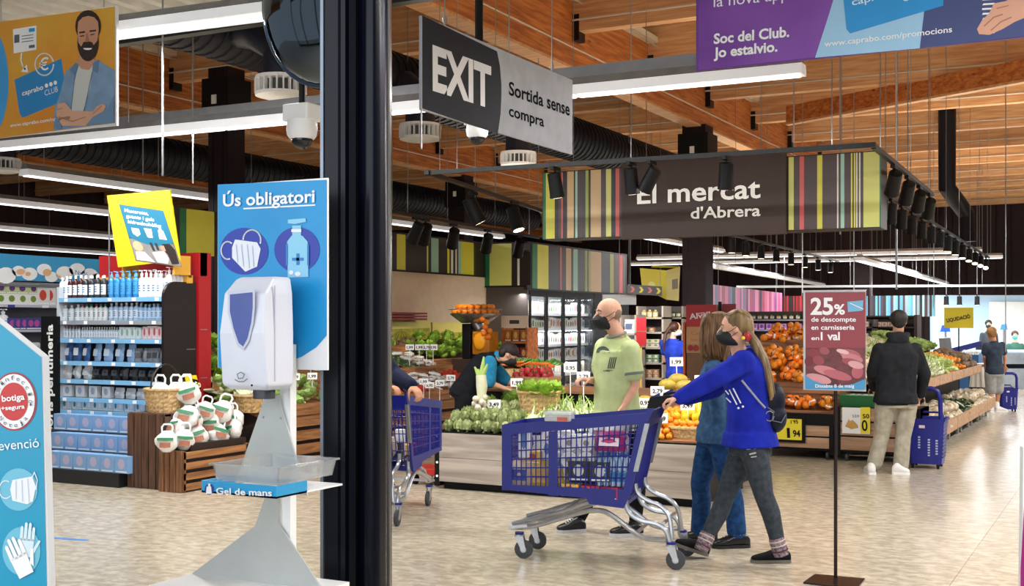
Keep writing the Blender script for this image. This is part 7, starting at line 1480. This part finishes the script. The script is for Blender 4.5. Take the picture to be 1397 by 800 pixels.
SKIN=M('skin','d9a488',.55,var=.05,scale=12); SKIN2=M('skin_tan','c98d6c',.55,var=.05,scale=12)
def person(label,J,f,look,cfg,group=None):
    """J joints (world). f body facing. look head facing. cfg sizes, clothes"""
    s=cfg.get('s',1.0); fem=cfg.get('fem',False); vox=cfg.get('vox',.009); f=f.normalized(); look=look.normalized()
    r=thing('person',label,'person',(J['pel'].x,J['pel'].y,0),group)
    k=lambda n,d:cfg.get(n,d)*s
    shl=(J['shL']-J['shR']); shw=shl.length/2; latS=shl.normalized(); latH=(J['hiL']-J['hiR']).normalized(); 
    pel,neck=J['pel'],J['neck']; chest=(J['shL']+J['shR'])/2
    bend=J.get('spine',pel.lerp(chest,.5))
    hw=k('hip',.16); ww=k('waist',.135); cw=k('chest',.155); bd=cfg.get('depth',1.0)*s
    def spine(t): 
        a=pel.lerp(bend,t*2) if t<.5 else bend.lerp(chest,(t-.5)*2); return a
    def torso(mb,g,z0=0.0,top=True):
        L=[(-.06,hw*.93,.105),(0.0,hw,.115),(.22,(hw+ww)/2,.105),(.45,ww,.098),(.72,cw,.112),(.9,cw*1.03,.108)]
        pts=[(spine(max(t,0)) if t>=0 else pel+(pel-bend).normalized()*(-t),latH.lerp(latS,max(t,0)),a+g,b*bd+g) for t,a,b in L if t>=z0]
        pts+= [(chest+(neck-chest)*.05,latS,max(shw*.94,cw*.9)+g*.5,.085*bd+g)]
        if top: pts+=[(chest.lerp(neck,.55),latS,shw*.55+g*.5,.066*bd+g),(chest.lerp(neck,.85),latS,.062*s+g,.056*s+g)]
        loftp(mb,pts)
        for q in ('L','R'): mb.ell(J['sh'+q],(.056*s+g)*1.0,12,8)
    # ---- one continuous body
    b=MB(); torso(b,-.012)
    hd=J['head']; l,lf,u=None,None,None
    up=cfg.get('headup',V((0,0,1))); head(b,hd,look,up,s*cfg.get('hs',1.0))
    lf=look; uu=(up-lf*up.dot(lf)).normalized()
    limb(b,[neck-(neck-chest)*.4,neck,hd-uu*.05*s-lf*.02*s],[.062*s,.055*s*(.9 if fem else 1.08),.052*s*(.9 if fem else 1.05)])
    ar=.85 if fem else 1.0; ar*=s
    for q in ('L','R'):
        limb(b,[J['sh'+q],J['el'+q],J['wr'+q]],[.046*ar,.037*ar,.025*ar])
        mid=J['el'+q].lerp(J['wr'+q],.3); b.ell(mid,.038*ar,10,7)
        hdv=J['ha'+q]-J['wr'+q]; hand(b,J['wr'+q],hdv,cfg.get('pn'+q,V((0,0,-1))),(1 if q=='L' else -1)*cfg.get('th'+q,1),s*(.92 if fem else 1.0),cfg.get('curl'+q,.5))
        limb(b,[J['hi'+q],J['kn'+q],J['an'+q]],[.07*s,.05*s,.036*s]); b.ell(J['an'+q]-V((0,0,.02)),.034*s,8,6)
    rpart('body',b,cfg.get('skin',SKIN),r,vox,3)
    if not cfg.get('noface'): facebits(r,hd,look,up,s*cfg.get('hs',1.0),cfg.get('mask'),cfg.get('browc','3a2a20'))
    # ---- trousers
    t=MB(); g=cfg.get('leg_g',.008); hl=cfg.get('leglen',1.0)
    gg=min(g,.006); loftp(t,[(spine(.12),latH,hw*.97+gg,.108*bd+gg),(pel,latH,hw+gg,.116*bd+gg),(pel+(pel-bend).normalized()*.09,latH,hw*.95+g,.11*bd+g)])
    for q in ('L','R'):
        hi,kn,an=J['hi'+q],J['kn'+q],J['an'+q]
        if hl<1: an2=kn.lerp(an,max(0,(hl-.5)*2)) if hl>.5 else hi.lerp(kn,hl*2); P_=[hi,hi.lerp(kn,.5),an2 if hl<=.5 else kn]; R_=[.088*s+g,.08*s+g,.07*s+g*1.4]; 
        else: P_=[hi,hi.lerp(kn,.5),kn,kn.lerp(an,.35)-f*.012*s,an]; R_=[.086*s+g,.075*s+g,.056*s+g,.055*s+g,(.038*s+g*1.3)*cfg.get('cuff',1)]
        limb(t,P_,R_)
    rpart('trousers',t,cfg['pants'],r,vox*1.1,4)
    # ---- top
    tp=MB(); g=cfg.get('top_g',.012); torso(tp,g,top=True)
    hem=cfg.get('hem',.06); loftp(tp,[(pel+(bend-pel).normalized()*.06,latH,hw+g*1.3,.122*bd+g),(pel-(bend-pel).normalized()*hem,latH,hw+g*2.0,.124*bd+g*1.6)])
    sl=cfg.get('sleeve',1.0)
    for q in ('L','R'):
        sh,el,wr=J['sh'+q],J['el'+q],J['wr'+q]
        if sl<1: e2=sh.lerp(el,sl); limb(tp,[sh,e2],[.056*ar+g,.050*ar+g*1.7]); 
        else: limb(tp,[sh,el,wr-(wr-el)*.06],[.054*ar+g,.044*ar+g*1.1,.033*ar+g*.8])
    top=rpart(cfg.get('topname','shirt'),tp,cfg['top'],r,vox*1.1,4)
    return r,top
def jt(d,**k):
    out={}
    for n,v in k.items(): out[n]=P(v[0],v[1],d+(v[2] if len(v)>2 else 0))
    return out
def cloth(name,c,c2=None,sc=14,b=.35,rough=.85,**k): return M(name,c,rough,var=.1,scale=sc,bump=b,col2=c2,spec=.2,**k)
def hairmat(name,c,c2): return M(name,c,.5,col2=c2,scale=30,bump=.5,stretch=(1,1,.12),spec=.35)
L_=-CR
# ---------------------------------------------------------------- woman in the blue sweater (pushes the cart)
d=7.72; J=jt(d,head=(1001,449,.0),neck=(1007,478,.02),shL=(1014,495,-.15),shR=(1016,493,.20),elL=(966,522,-.22),wrL=(926,544,-.235),haL=(903,548,-.215),elR=(975,530,.3),wrR=(935,545,.34),haR=(908,545,.3),
  spine=(1021,543,.02),pel=(1023,602,.02),hiL=(1028,612,-.08),hiR=(1016,612,.10),knL=(1042,676,-.08),anL=(1062,744,-.08),knR=(990,676,.12),anR=(962,738,.06))
sw=cloth('blue_sweater','1829a6','101c86',9,.4); jn=cloth('grey_jeans','3f464e','2e343b',30,.3)
r,top=person('woman in a bright blue sweater and grey jeans pushing the full cart, facing left',J,L_-CF*.15,L_*1+CF*.12,dict(fem=True,skin=SKIN,mask=C('17181b',.7),pants=jn,top=sw,hip=.158,waist=.14,chest=.15,depth=1.12,pnL=V((0,0,-1)),pnR=V((0,0,-1)),curlL=1.0,curlR=1.0,thL=1,hem=.03,top_g=.027,topname='sweater',vox=.008,headup=V((0,0,1))-L_*.1,browc='6a4f35',cuff=.95))
h=J['head']; HB=hairmat('ash_blonde_hair','9a8058','54402a'); fl=(L_+CF*.12).normalized(); ll=V((0,0,1)).cross(fl)
hm=MB(); Rm=Matrix((ll,fl,V((0,0,1)))).transposed()
hm.ell(h+V((0,0,.04))-fl*.03,(.083,.098,.092),16,12,Rm).ell(h-fl*.075+V((0,0,.005)),(.065,.06,.075),14,10,Rm)
pn=[P(1018,452,d-.03),P(1030,468,d-.05),P(1040,490,d-.08),P(1046,515,d-.1),P(1050,540,d-.1)]
limb(hm,pn,[.032,.034,.030,.024,.008])
hair=rpart('hair',hm,HB,r,.008,3)
for i in range(9):
    o=V((rnd(-.02,.02),rnd(-.02,.02),0)); part('hair_strand',MB().tube([p+o*(1.1+.1*j)+V((0,-.0,0)) for j,p in enumerate(pn)]+[pn[-1]+o-V((0,0,.03))],[.006,.012,.012,.01,.007,.002],6),HB,hair,True)
for i in range(7):
    a=-.9+i*.3; part('hair_strand',MB().tube([h+fl*(.062-.01*abs(i-3))+V((0,0,.075+.02*cos(a)))+ll*(.07*sin(a)),h+V((0,0,.125))*.98+ll*(.075*sin(a))-fl*.02,h-fl*.09+V((0,0,.08))+ll*(.06*sin(a)),h-fl*.125+V((0,0,.02))+ll*.02*sin(a)],[.004,.010,.010,.006],6),HB,hair,True)
q=P(1019,459,d-.10); cl=part('hair_clip',MB().ell(q,(.022,.018,.028),10,7),C('b3262c',.4),r,True); part('clip_flower',MB().ell(q-CF*.03-CR*.03+UP*-.012,(.013,.01,.013),10,7),C('e6c522',.4),cl,True); part('clip_band',MB().tube([q+UP*.03,q+CR*.02,q-UP*.035],[.012,.016,.010],8),C('8c1c24',.4),cl,True)
foot(r,V((*onZ(1078,768,0).xy,0)),V((*onZ(1025,768,0).xy,0)),cloth('black_suede','141416',None,30,.2),C('6b665f',.7),w=.042,h=.085,name='boot')
hl=onZ(969,767,0)+CF*.12; tl=P(920,744,hl.dot(CF)); hl2=V((hl.x,hl.y,.012)); foot(r,hl2,V((tl.x,tl.y,max(.06,tl.z))),cloth('black_suede','141416',None,30,.2),C('6b665f',.7),w=.042,h=.085,name='boot')
KN=M('fair_isle_sock','3b3942',.9,col2='a58f96',scale=60,bump=.5)
for q,(x0,y0,x1,y1) in (('L',(1060,733,1064,757)),('R',(964,727,958,748))):
    a=J['an'+q]; dd=(a-J['kn'+q]).normalized(); so=part('knit_sock',MB().tube([a-dd*.05,a-dd*.02,a+dd*.03,a+dd*.07],[.050,.052,.050,.046],16),KN,r,True)
    for k in (-.03,0.0,.035): part('sock_band',MB().tube([a+dd*(k-.004),a+dd*(k+.004)],[.0535,.0535],16),C(('c9b7b0','5a2a33','b9bcc6')[int(k*30)%3],.9),so,True)
# print on the sweater, rips on the jeans
def decal(name,polys,dd,mat,parent,th=.002): 
    mb=MB()
    for p in polys: mb.prism([P(x,y,dd) for x,y in p],-CF*th)
    return part(name,mb,mat,parent)
cdd=d-.155
s=Panel(P(985,525,cdd),P(1015,525,cdd)-P(985,525,cdd),P(985,560,cdd)-P(985,525,cdd),100,100,top,.001)
bpy.context.view_layer.update(); bpy.context.evaluated_depsgraph_get()
def onto(o,px,py,off=.004):     # hit the surface of a mesh along a line of sight from where the photograph was taken
    Mi=WM[o.name].inverted(); a=Mi@CAMP; b_=(Mi.to_3x3()@ray(px,py)).normalized(); ok,loc,nor,_=o.ray_cast(a,b_)
    if not ok: return None
    return WM[o.name]@(loc+nor*off)
def print_on(o,name,polys,mat,off=.004,sub=3):
    mb=MB()
    for p in polys:
        q=[onto(o,x,y,off) for x,y in p]
        if all(v is not None for v in q): mb.add(q,[tuple(range(len(q)))])
    if mb.f: return part(name,mb,mat,o)
WP2=C('e9edf6',.6)
print_on(top,'printed_letters',_stroke([(996,532),(1006,552)],1.8)+_stroke([(1001,530),(1011,550)],1.8)+[_ell(1008,557,1.6,1.6,8),_ell(1014,555,1.6,1.6,8)]+_stroke([(986,540),(991,533),(995,538)],1.6)+_stroke([(988,552),(992,543),(998,549)],1.6)+_stroke([(990,546),(998,543)],1.4)+_stroke([(990,556),(1000,553)],1.4),WP2,.006)
tr=[c for c in r.children if c.name.startswith('trousers')][0]
print_on(tr,'torn_patch',_stroke([(1017,607),(1025,605),(1032,607)],2.4)+_stroke([(1019,613),(1031,612)],2.0)+_stroke([(1023,620),(1031,618)],2)+_stroke([(1025,624),(1032,623)],1.4),C('b9b4b0',.8),.004)
print_on(tr,'pocket_stitch',_stroke([(1048,604),(1050,612),(1055,616)],1.2),C('8f9aa6',.8),.004)
# backpack
bp=MB(); bp.ell(P(1050,552,d-.02),(.10,.085,.15),14,10,Matrix.Rotation(.2,3,'Y')).ell(P(1058,570,d-.04),(.075,.08,.10),12,9)
b2=solo('backpack',MB().box(0,.001,0,.001,0,.001),cloth('navy_nylon','10172c','0a0e1c',20,.3,.5),'small navy backpack on the back of the woman in the blue sweater','backpack',loc=tuple(P(1050,590,d)))
me=remesh(bp,.01,4); me.transform(WM[b2.name].inverted()); me.materials.clear(); me.materials.append(b2.data.materials[0]); me.shade_smooth(); b2.data=me
sp=[onto(top,x,y,.006) for x,y in ((1012,519),(1020,529),(1028,539),(1036,549),(1043,557))]; sp=[v for v in sp if v is not None]
if len(sp)>1: part('strap',MB().tube(sp,.007,6),C('8f95a6',.5),b2,True)
part('zip_ring',MB().tube([P(1050+6*cos(a),568+7*sin(a),d-.125) for a in [i*.7 for i in range(9)]],.0035,5),METAL,b2,True); part('cord',MB().tube([P(1047,556,d-.12),P(1056,562,d-.13),P(1053,574,d-.13),P(1066,577,d-.12),P(1072,566,d-.1)],.004,5),C('5a6378',.5),b2,True)
# ---------------------------------------------------------------- woman in denim behind her
d=8.4; J=jt(d,head=(977,450),neck=(980,484),shL=(974,505,-.12),shR=(982,503,.20),elL=(978,548,-.14),wrL=(982,585,-.12),haL=(982,603,-.12),elR=(970,545,.25),wrR=(960,575,.2),haR=(955,590,.2),spine=(980,545,.0),pel=(980,592),hiL=(984,602,-.07),hiR=(970,602,.10),knL=(996,662,-.06),anL=(1005,726,-.06),knR=(955,660,.14),anR=(955,727,.2))
dn=cloth('denim_jacket','3f6488','2c4a6b',24,.4); dj=cloth('blue_jeans','204a7c','132f56',26,.3)
r,top=person('woman with long brown hair and denim jacket half hidden behind the blue sweater',J,L_+CF*.1,L_*.8+CF*.5,dict(fem=True,mask=C('17181b',.7),pants=dj,top=dn,hip=.15,waist=.13,chest=.145,top_g=.018,topname='denim_jacket',curlL=.5,leg_g=.014,cuff=1.25,vox=.009))
h=J['head']; HB2=hairmat('long_brown_hair','7d5c38','3f2a18'); hm=MB(); fl=(L_*.8+CF*.5).normalized(); ll=UP.cross(fl); Rm=Matrix((ll,fl,UP)).transposed()
hm.ell(h+UP*.035-fl*.02,(.092,.105,.097),16,12,Rm)
for q in ([(972,445,-.06),(968,462,-.08),(968,478,-.08),(972,492,-.08)],[(985,445,-.05),(986,465,-.08),(988,482,-.08),(988,494,-.07)],[(965,440,.0),(963,460,-.03),(963,478,-.03),(966,490,-.03)]): limb(hm,[P(a,b,d+c) for a,b,c in q],[.05,.052,.045,.018])
hair=rpart('hair',hm,HB2,r,.009,3)
for i in range(12):
    x=958+i*3; part('hair_strand',MB().tube([P(x*.6+977*.4,428,d-.07),P(x,445,d-.11),P(x-1+rnd(-2,2),465,d-.13),P(x+rnd(-3,3),482,d-.12),P(x+2,494+rnd(-4,3),d-.09)],[.006,.012,.013,.010,.003],6),HB2,hair,True)
tr=[c for c in r.children if c.name.startswith('trousers')][0]
print_on(tr,'torn_patch',[_ell(950,629,4,4,10)],C('b98a70',.8),.004)
for q in ('L','R'): 
    a=J['an'+q]; part('turned_cuff',MB().tube([a+V((0,0,-.015)),a+V((0,0,.03))],[.064,.064],16),C('8fa3b8',.8),r,True)
BLKL=M('black_leather','121318',.3,var=.05,scale=30)
def ft(px,py,d_): p=P(px,py,d_); return V((p.x,p.y,0))
foot(r,ft(1022,745,8.34),ft(972,745,8.3),BLKL,C('1a1a1c',.6),w=.044,h=.10,name='shoe',lace=C('2a2c33',.5)); foot(r,ft(978,742,8.6),ft(930,742,8.58),BLKL,C('1a1a1c',.6),w=.044,h=.10,name='shoe')
# ---------------------------------------------------------------- man in the green T-shirt
d=8.85; J=jt(d,head=(829,429),neck=(841,455),shL=(860,477,-.12),shR=(824,474,.2),elL=(866,528,-.14),wrL=(852,553,-.2),haL=(842,567,-.26),elR=(818,520,.22),wrR=(805,519,.02),haR=(789,517,-.02),spine=(840,515),pel=(842,572),hiL=(852,582,-.07),hiR=(834,582,.1),knL=(868,648,-.1),anL=(867,712,.02),knR=(815,650,.1),anR=(788,712,.16))
gt=cloth('lime_tshirt','c6d29c','adbb82',8,.4); 
r,top=person('bald man in a pale green T-shirt with a black face mask behind the cart',J,L_-CF*.35,L_-CF*.30,dict(mask=C('121316',.75),pants=cloth('black_trousers','15161a',None,20,.3),top=gt,sleeve=.62,hip=.165,waist=.165,chest=.175,depth=1.3,pnL=L_,pnR=V((0,0,-1)),curlR=1.1,curlL=.4,hem=.08,top_g=.018,topname='t_shirt',vox=.008,hs=1.06,thR=-1))
h=J['head']; fl=(L_-CF*.30).normalized(); ll=UP.cross(fl); Rm=Matrix((ll,fl,UP)).transposed()
part('shaved_hair',MB().ell(h+UP*.012-fl*.026,(.0775,.083,.078),18,12,Rm),M('stubble','8f7262',.7,var=.15,scale=60),r,True)
part('collar',MB().tube([J['neck']+V((0,0,-.012))+ll*(.07*cos(a))+fl*(.068*sin(a))+UP*(-.02*sin(a)) for a in [2*pi*i/20 for i in range(20)]],.010,8,closed=True),C('7d8578',.8),r,True)
e=J['shL'].lerp(J['elL'],.64); dd=(J['elL']-J['shL']).normalized(); part('sleeve_hem',MB().tube([e-dd*.008,e+dd*.012],[.079,.080],18),C('6f786c',.8),r,True)
DK=C('2d3a34',.7)
print_on(top,'printed_motif',[_ell(823,482,9,9,14,pi,2*pi)],DK,.006); print_on(top,'printed_motif_centre',[_ell(823,482,2.6,2.6,10,pi,2*pi)],gt,.009)
print_on(top,'printed_bars',[_ for k in range(4) for _ in _stroke([(833+k*2.6,488),(830+k*2.6,503)],1.3)],DK,.006); print_on(top,'printed_lines',_stroke([(808,500),(828,505),(836,506)],.8)+_stroke([(824,506),(832,507)],1),DK,.006)
foot(r,ft(798,727,8.98),ft(760,727,8.92),BLKL,C('d9dbe0',.6),w=.048,h=.10,name='shoe',lace=WHITE); foot(r,ft(877,731,8.8),ft(832,731,8.78),BLKL,C('d9dbe0',.6),w=.048,h=.10,name='shoe',lace=WHITE)
# ---------------------------------------------------------------- hooded man from behind
d=12.5; f=CF+CR*.25; J=jt(d,head=(1226,439),neck=(1225,456,.03),shL=(1200,478,.0),shR=(1248,478,.0),elL=(1191,508,.06),wrL=(1192,530,.3),haL=(1195,533,.42),elR=(1261,510,.04),wrR=(1256,540,.14),haR=(1250,549,.24),spine=(1223,508),pel=(1222,545),hiL=(1208,553),hiR=(1237,553),knL=(1203,594,.04),anL=(1193,633,.0),knR=(1232,596,.0),anR=(1229,636,-.04))
hd_=cloth('charcoal_hoodie','24262c','191a1f',14,.3); kh=cloth('light_trousers','b0aa9b','98927f',16,.35)
r,top=person('man in a dark hooded sweatshirt and light trousers seen from behind at the banana unit',J,f,f,dict(mask=None,pants=kh,top=hd_,hip=.185,waist=.185,chest=.195,depth=1.2,hem=.04,top_g=.025,topname='hooded_sweatshirt',vox=.011,leg_g=.026,cuff=1.15,hs=1.04))
h=J['head']; HB3=M('black_hair','17120f',.6,var=.2,scale=50,bump=.5); rpart('hair',MB().ell(h+UP*.035-f.normalized()*.02,(.095,.095,.092),14,10).ell(h-f.normalized()*.05-UP*.0,(.075,.05,.075),12,8),HB3,r,.01,2)
fn=f.normalized(); hb=MB(); hb.ell(J['neck']-fn*.09-UP*.05,(.115,.06,.08),14,9,Matrix((CR,CF,UP)).transposed()).tube([J['neck']+CR*.10*cos(a)+fn*(.08*sin(a)-.02)+UP*(-.01) for a in [2*pi*i/16 for i in range(16)]],.034,8,closed=True); rpart('hood',hb,hd_,r,.012,4)
part('waist_band',MB().ring_loft([er(J['pel']+UP*(-.015),(J['hiR']-J['hiL']).normalized(),f.normalized(),.213,.171),er(J['pel']+UP*(-.055),(J['hiR']-J['hiL']).normalized(),f.normalized(),.208,.166)]),cloth('charcoal_rib','1d1f24',None,60,.4),r,True)
WS=C('e6e4e2',.5); 
foot(r,ft(1190,646,12.30),ft(1184,640,12.62),WS,WHITE,w=.05,h=.10,name='sneaker'); foot(r,ft(1217,648,12.38),ft(1241,648,12.32),WS,WHITE,w=.05,h=.10,name='sneaker')
for q in ('L','R'): a=J['an'+q]; part('red_sock',MB().tube([a-UP*.045,a-UP*.005],[.052,.05],12),C('8f3a36',.8),r,True)
# ---------------------------------------------------------------- shop worker bending over the table
d=12.3; fw=CR+CF*.1; J=jt(d,head=(694,484,-.05),neck=(681,487,-.02),shL=(668,492,.2),shR=(668,495,-.18),elL=(690,520,.2),wrL=(708,528,.15),haL=(718,532,.1),elR=(667,523,-.22),wrR=(690,531,-.15),haR=(701,533,-.12),spine=(650,503),pel=(633,535),hiL=(636,543,.1),hiR=(634,543,-.1),knL=(640,585,.08),anL=(634,637,.1),knR=(630,588,-.1),anR=(628,638,-.08))
vs_=cloth('black_workwear','14161c','0d0e12',16,.3)
r,top=person('shop worker in a black vest and turquoise sleeves bending over the peppers',J,fw,fw-UP*.55,dict(mask=C('131417',.7),pants=vs_,top=vs_,hip=.17,waist=.15,chest=.165,sleeve=.12,depth=1.05,pnL=-UP,pnR=-UP,curlL=.5,curlR=.5,topname='work_vest',vox=.011,headup=UP+fw*.6,leg_g=.02))
tq=cloth('turquoise_sleeve','2a86b0','1f6c93',14,.3)
for q in ('L','R'): rpart('sleeve',limb(MB(),[J['sh'+q],J['sh'+q].lerp(J['el'+q],.95)],[.078,.070]),tq,r,.012,3)
part('collar',MB().tube([J['neck']+CR*-.01-UP*.01,J['neck']+CR*.02+UP*.03],[.07,.062],14),tq,r,True)
h=J['head']; fl=(fw-UP*.55).normalized(); uu=(UP+fw*.6); uu=(uu-fl*uu.dot(fl)).normalized(); ll=uu.cross(fl); Rm=Matrix((ll,fl,uu)).transposed()
rpart('cap',MB().ell(h+uu*.045-fl*.015,(.088,.10,.08),14,10,Rm).ell(h+uu*.04+fl*.09,(.06,.06,.012),12,7,Rm),M('dark_brown_cap','22171a',.7,var=.1),r,.009,2); part('hair',MB().ell(h-fl*.06+uu*.0,(.075,.05,.075),12,8,Rm),M('dark_brown_hair','241813',.6,var=.2,scale=40),r,True)
for q,x in (('L',.1),('R',-.1)): a=J['an'+q]; foot(r,V((a.x,a.y,0))-CR*.06,V((a.x,a.y,0))+CR*.2,BLKL,C('1a1a1c',.6),w=.047,h=.09)
# ---------------------------------------------------------------- woman in the blue T-shirt with a ponytail
d=19; fw=CR*.9+CF*.3; J=jt(d,head=(922,449),neck=(918,461),shL=(905,469,.12),shR=(931,470,-.12),elL=(907,492,.2),wrL=(925,493,.2),haL=(934,492,.1),elR=(934,493,-.12),wrR=(943,488,-.05),haR=(948,484,0),spine=(920,492),pel=(921,512),hiL=(918,518,.1),hiR=(925,518,-.1),knL=(918,546,.06),anL=(918,572,.1),knR=(926,546,-.05),anR=(925,572,-.05))
r,top=person('woman in a blue T-shirt and white mask with a brown ponytail by the jar shelves',J,fw,fw-CF*.4-UP*.15,dict(fem=True,s=.98,mask=C('dfe6ea',.7),pants=cloth('grey_trousers','5d6370',None,16,.3),top=cloth('royal_tshirt','2440b4','1b3196',12,.3),sleeve=.5,hip=.165,waist=.15,chest=.16,depth=1.05,curlL=.8,curlR=.8,topname='t_shirt',vox=.013,hem=.05,leg_g=.012))
h=J['head']; HB4=hairmat('auburn_hair','4a2816','26130b'); hm=MB().ell(h+UP*.03-fw.normalized()*.03,(.088,.088,.09),14,10); limb(hm,[P(913,448,d-.04),P(908,456,d-.08),P(906,468,d-.13),P(906,481,d-.14)],[.03,.03,.026,.010]); rpart('hair',hm,HB4,r,.012,3)
for q in ('L','R'): a=J['an'+q]; foot(r,V((a.x,a.y,0))-CR*.05,V((a.x,a.y,0))+CR*.2,BLKL,C('1a1a1c',.6),w=.042,h=.08)
ph=thing('mobile_phone','white phone held by the woman in the blue T-shirt','phone',tuple(P(948,482,d-.03))); part('phone_body',MB().prism([P(945,479,d-.08),P(954,480,d-.08),P(954,482,d-.05),P(945,481,d-.05)],UP*.012),C('d9dde2',.3),ph)
sb=thing('shoulder_bag','pale violet carrier bag held by the woman in the blue T-shirt','bag',tuple(P(943,512,d-.2))); part('bag_body',MB().ring_loft([er(P(942,513,d-.16),CR,CF,.06,.03),er(P(942,503,d-.16),CR,CF,.07,.04),er(P(942,495,d-.14),CR,CF,.03,.02)]),C('a89ad0',.5,var=.1),sb,True)
# dark haired person behind her
d=20.2; fw=CF*.5-CR*.8; J=jt(d,head=(932,442),neck=(931,455),shL=(917,463,-.05),shR=(938,463,.1),elL=(910,485),wrL=(908,502),haL=(908,510),elR=(940,485,.1),wrR=(938,500,.1),haR=(938,508,.1),spine=(926,485),pel=(925,506),hiL=(921,511),hiR=(929,511,.1),knL=(921,540),anL=(920,566),knR=(929,540,.1),anR=(928,566,.1))
r,top=person('person with black hair in a dark jacket standing behind the woman in the blue T-shirt',J,fw,fw,dict(s=1.02,mask=None,pants=vs_,top=vs_,hip=.17,waist=.16,chest=.17,vox=.015,topname='jacket')); h=J['head']; rpart('hair',MB().ell(h+UP*.03,(.095,.095,.095),14,10),HB3,r,.013,2)
for q in ('L','R'): a=J['an'+q]; foot(r,V((a.x,a.y,0))+CR*.05,V((a.x,a.y,0))-CR*.2,BLKL,C('1a1a1c',.6),w=.045,h=.09)
# ---------------------------------------------------------------- boy at the fish hall
d=20.9; f=CF-CR*.15; J=jt(d,head=(1353,455),neck=(1355,465,.02),shL=(1345,472),shR=(1367,471),elL=(1343,487,.05),wrL=(1344,498,.2),haL=(1345,502,.28),elR=(1371,487,.03),wrR=(1371,500,.1),haR=(1371,507,.12),spine=(1356,488),pel=(1357,507),hiL=(1351,512),hiR=(1363,512),knL=(1352,534),anL=(1352,555),knR=(1362,534),anR=(1360,555,.02))
r,top=person('fair-haired boy in a slate T-shirt and pale shorts seen from behind near the fish hall',J,f,f-CR*.4,dict(s=.92,mask=None,skin=SKIN2,pants=cloth('grey_shorts','a3a7a6','8a8e8d',14,.3),top=cloth('slate_tshirt','3a4658','2c3645',12,.3),sleeve=.6,leglen=.46,hip=.15,waist=.135,chest=.15,vox=.013,topname='t_shirt',hem=.05,leg_g=.02))
h=J['head']; rpart('hair',MB().ell(h+UP*.03,(.092,.1,.09),14,10,None,.05).ell(h-CF*.04-UP*.01,(.075,.05,.07),12,8),hairmat('sandy_hair','b08550','6f4c28'),r,.012,2)
for q in ('L','R'): 
    a=J['an'+q]; part('white_sock',MB().tube([a-UP*.03,a+UP*.09],[.045,.042],12),WHITE,r,True)
foot(r,V((*J['anL'].xy,0))-CF*.05,V((*J['anL'].xy,0))+CF*.18-CR*.04,WS,WHITE,w=.046,h=.09,name='sneaker'); foot(r,V((*J['anR'].xy,0))-CR*.03,V((*J['anR'].xy,0))+CR*.19,WS,WHITE,w=.046,h=.09,name='sneaker')
# far staff member in green, second far person
for (px,py,lb,tc,hc,dd_,skn) in ((1385,458,'worker in a dark green top and turquoise mask behind the counter at the far right','2a5a48','3a2a22',30,'m'),(1349,443,'dark haired person far behind the boy','33363f','15120f',31,None)):
    k=30/dd_*1.0; J=jt(dd_,head=(px,py),neck=(px,py+8),shL=(px-9,py+14),shR=(px+9,py+14),elL=(px-11,py+28),wrL=(px-6,py+38),haL=(px-4,py+42,-.1),elR=(px+11,py+28),wrR=(px+6,py+38),haR=(px+4,py+42,-.1),spine=(px,py+26),pel=(px,py+42),hiL=(px-5,py+46),hiR=(px+5,py+46),knL=(px-5,py+66),anL=(px-5,py+86),knR=(px+5,py+66),anR=(px+5,py+86))
    r,top=person(lb,J,-CF-CR*.5,-CF-CR*.8,dict(s=.96,mask=C('3f9f9a',.6) if skn else C('22252b',.6),pants=vs_,top=C(tc,.8),hip=.15,waist=.14,chest=.15,vox=.017)); h=J['head']; rpart('hair',MB().ell(h+UP*.04+CF*.02,(.095,.09,.09),12,9),M('far_hair_'+hc,hc,.6),r,.015,2)
    for q in ('L','R'): a=J['an'+q]; foot(r,V((a.x,a.y,0)),V((a.x,a.y,0))-CF*.22,BLKL,C('1a1a1c',.6),w=.045,h=.09)
# ---------------------------------------------------------------- person in navy behind the post, pushing the second cart
d=8.9; fw=CF*.85+CR*.5; J=jt(d,head=(478,425),neck=(484,462),shL=(470,482,.1),shR=(514,482,-.12),elL=(500,520,.3),wrL=(528,528,.3),haL=(545,530,.22),elR=(538,512,-.15),wrR=(563,527,-.35),haR=(574,540,-.42),spine=(485,520),pel=(484,572),hiL=(475,584,.08),hiR=(494,584,-.06),knL=(480,650,.1),anL=(478,712,.0),knR=(505,650,.0),anR=(500,715,-.1))
r,top=person('person in a navy top behind the black post holding the half hidden cart',J,fw,fw,dict(mask=C('17181b',.7),skin=SKIN2,pants=vs_,top=cloth('navy_top','151c3a','10152c',14,.3),sleeve=1.0,hip=.165,waist=.16,chest=.17,vox=.009,curlL=.9,curlR=.9,pnR=-UP,pnL=-UP,topname='sweater',top_g=.02)); h=J['head']; rpart('hair',MB().ell(h+UP*.035-fw.normalized()*.02,(.095,.095,.092),14,10),HB3,r,.01,2)
e=J['elR'].lerp(J['wrR'],.82); part('wrist_band',MB().tube([e,J['wrR']],[.036,.034],14),C('8f8560',.6),r,True)
for q in ('L','R'): a=J['an'+q]; foot(r,V((a.x,a.y,0))-fw.normalized()*.06,V((a.x,a.y,0))+fw.normalized()*.2,BLKL,C('1a1a1c',.6),w=.047,h=.09)
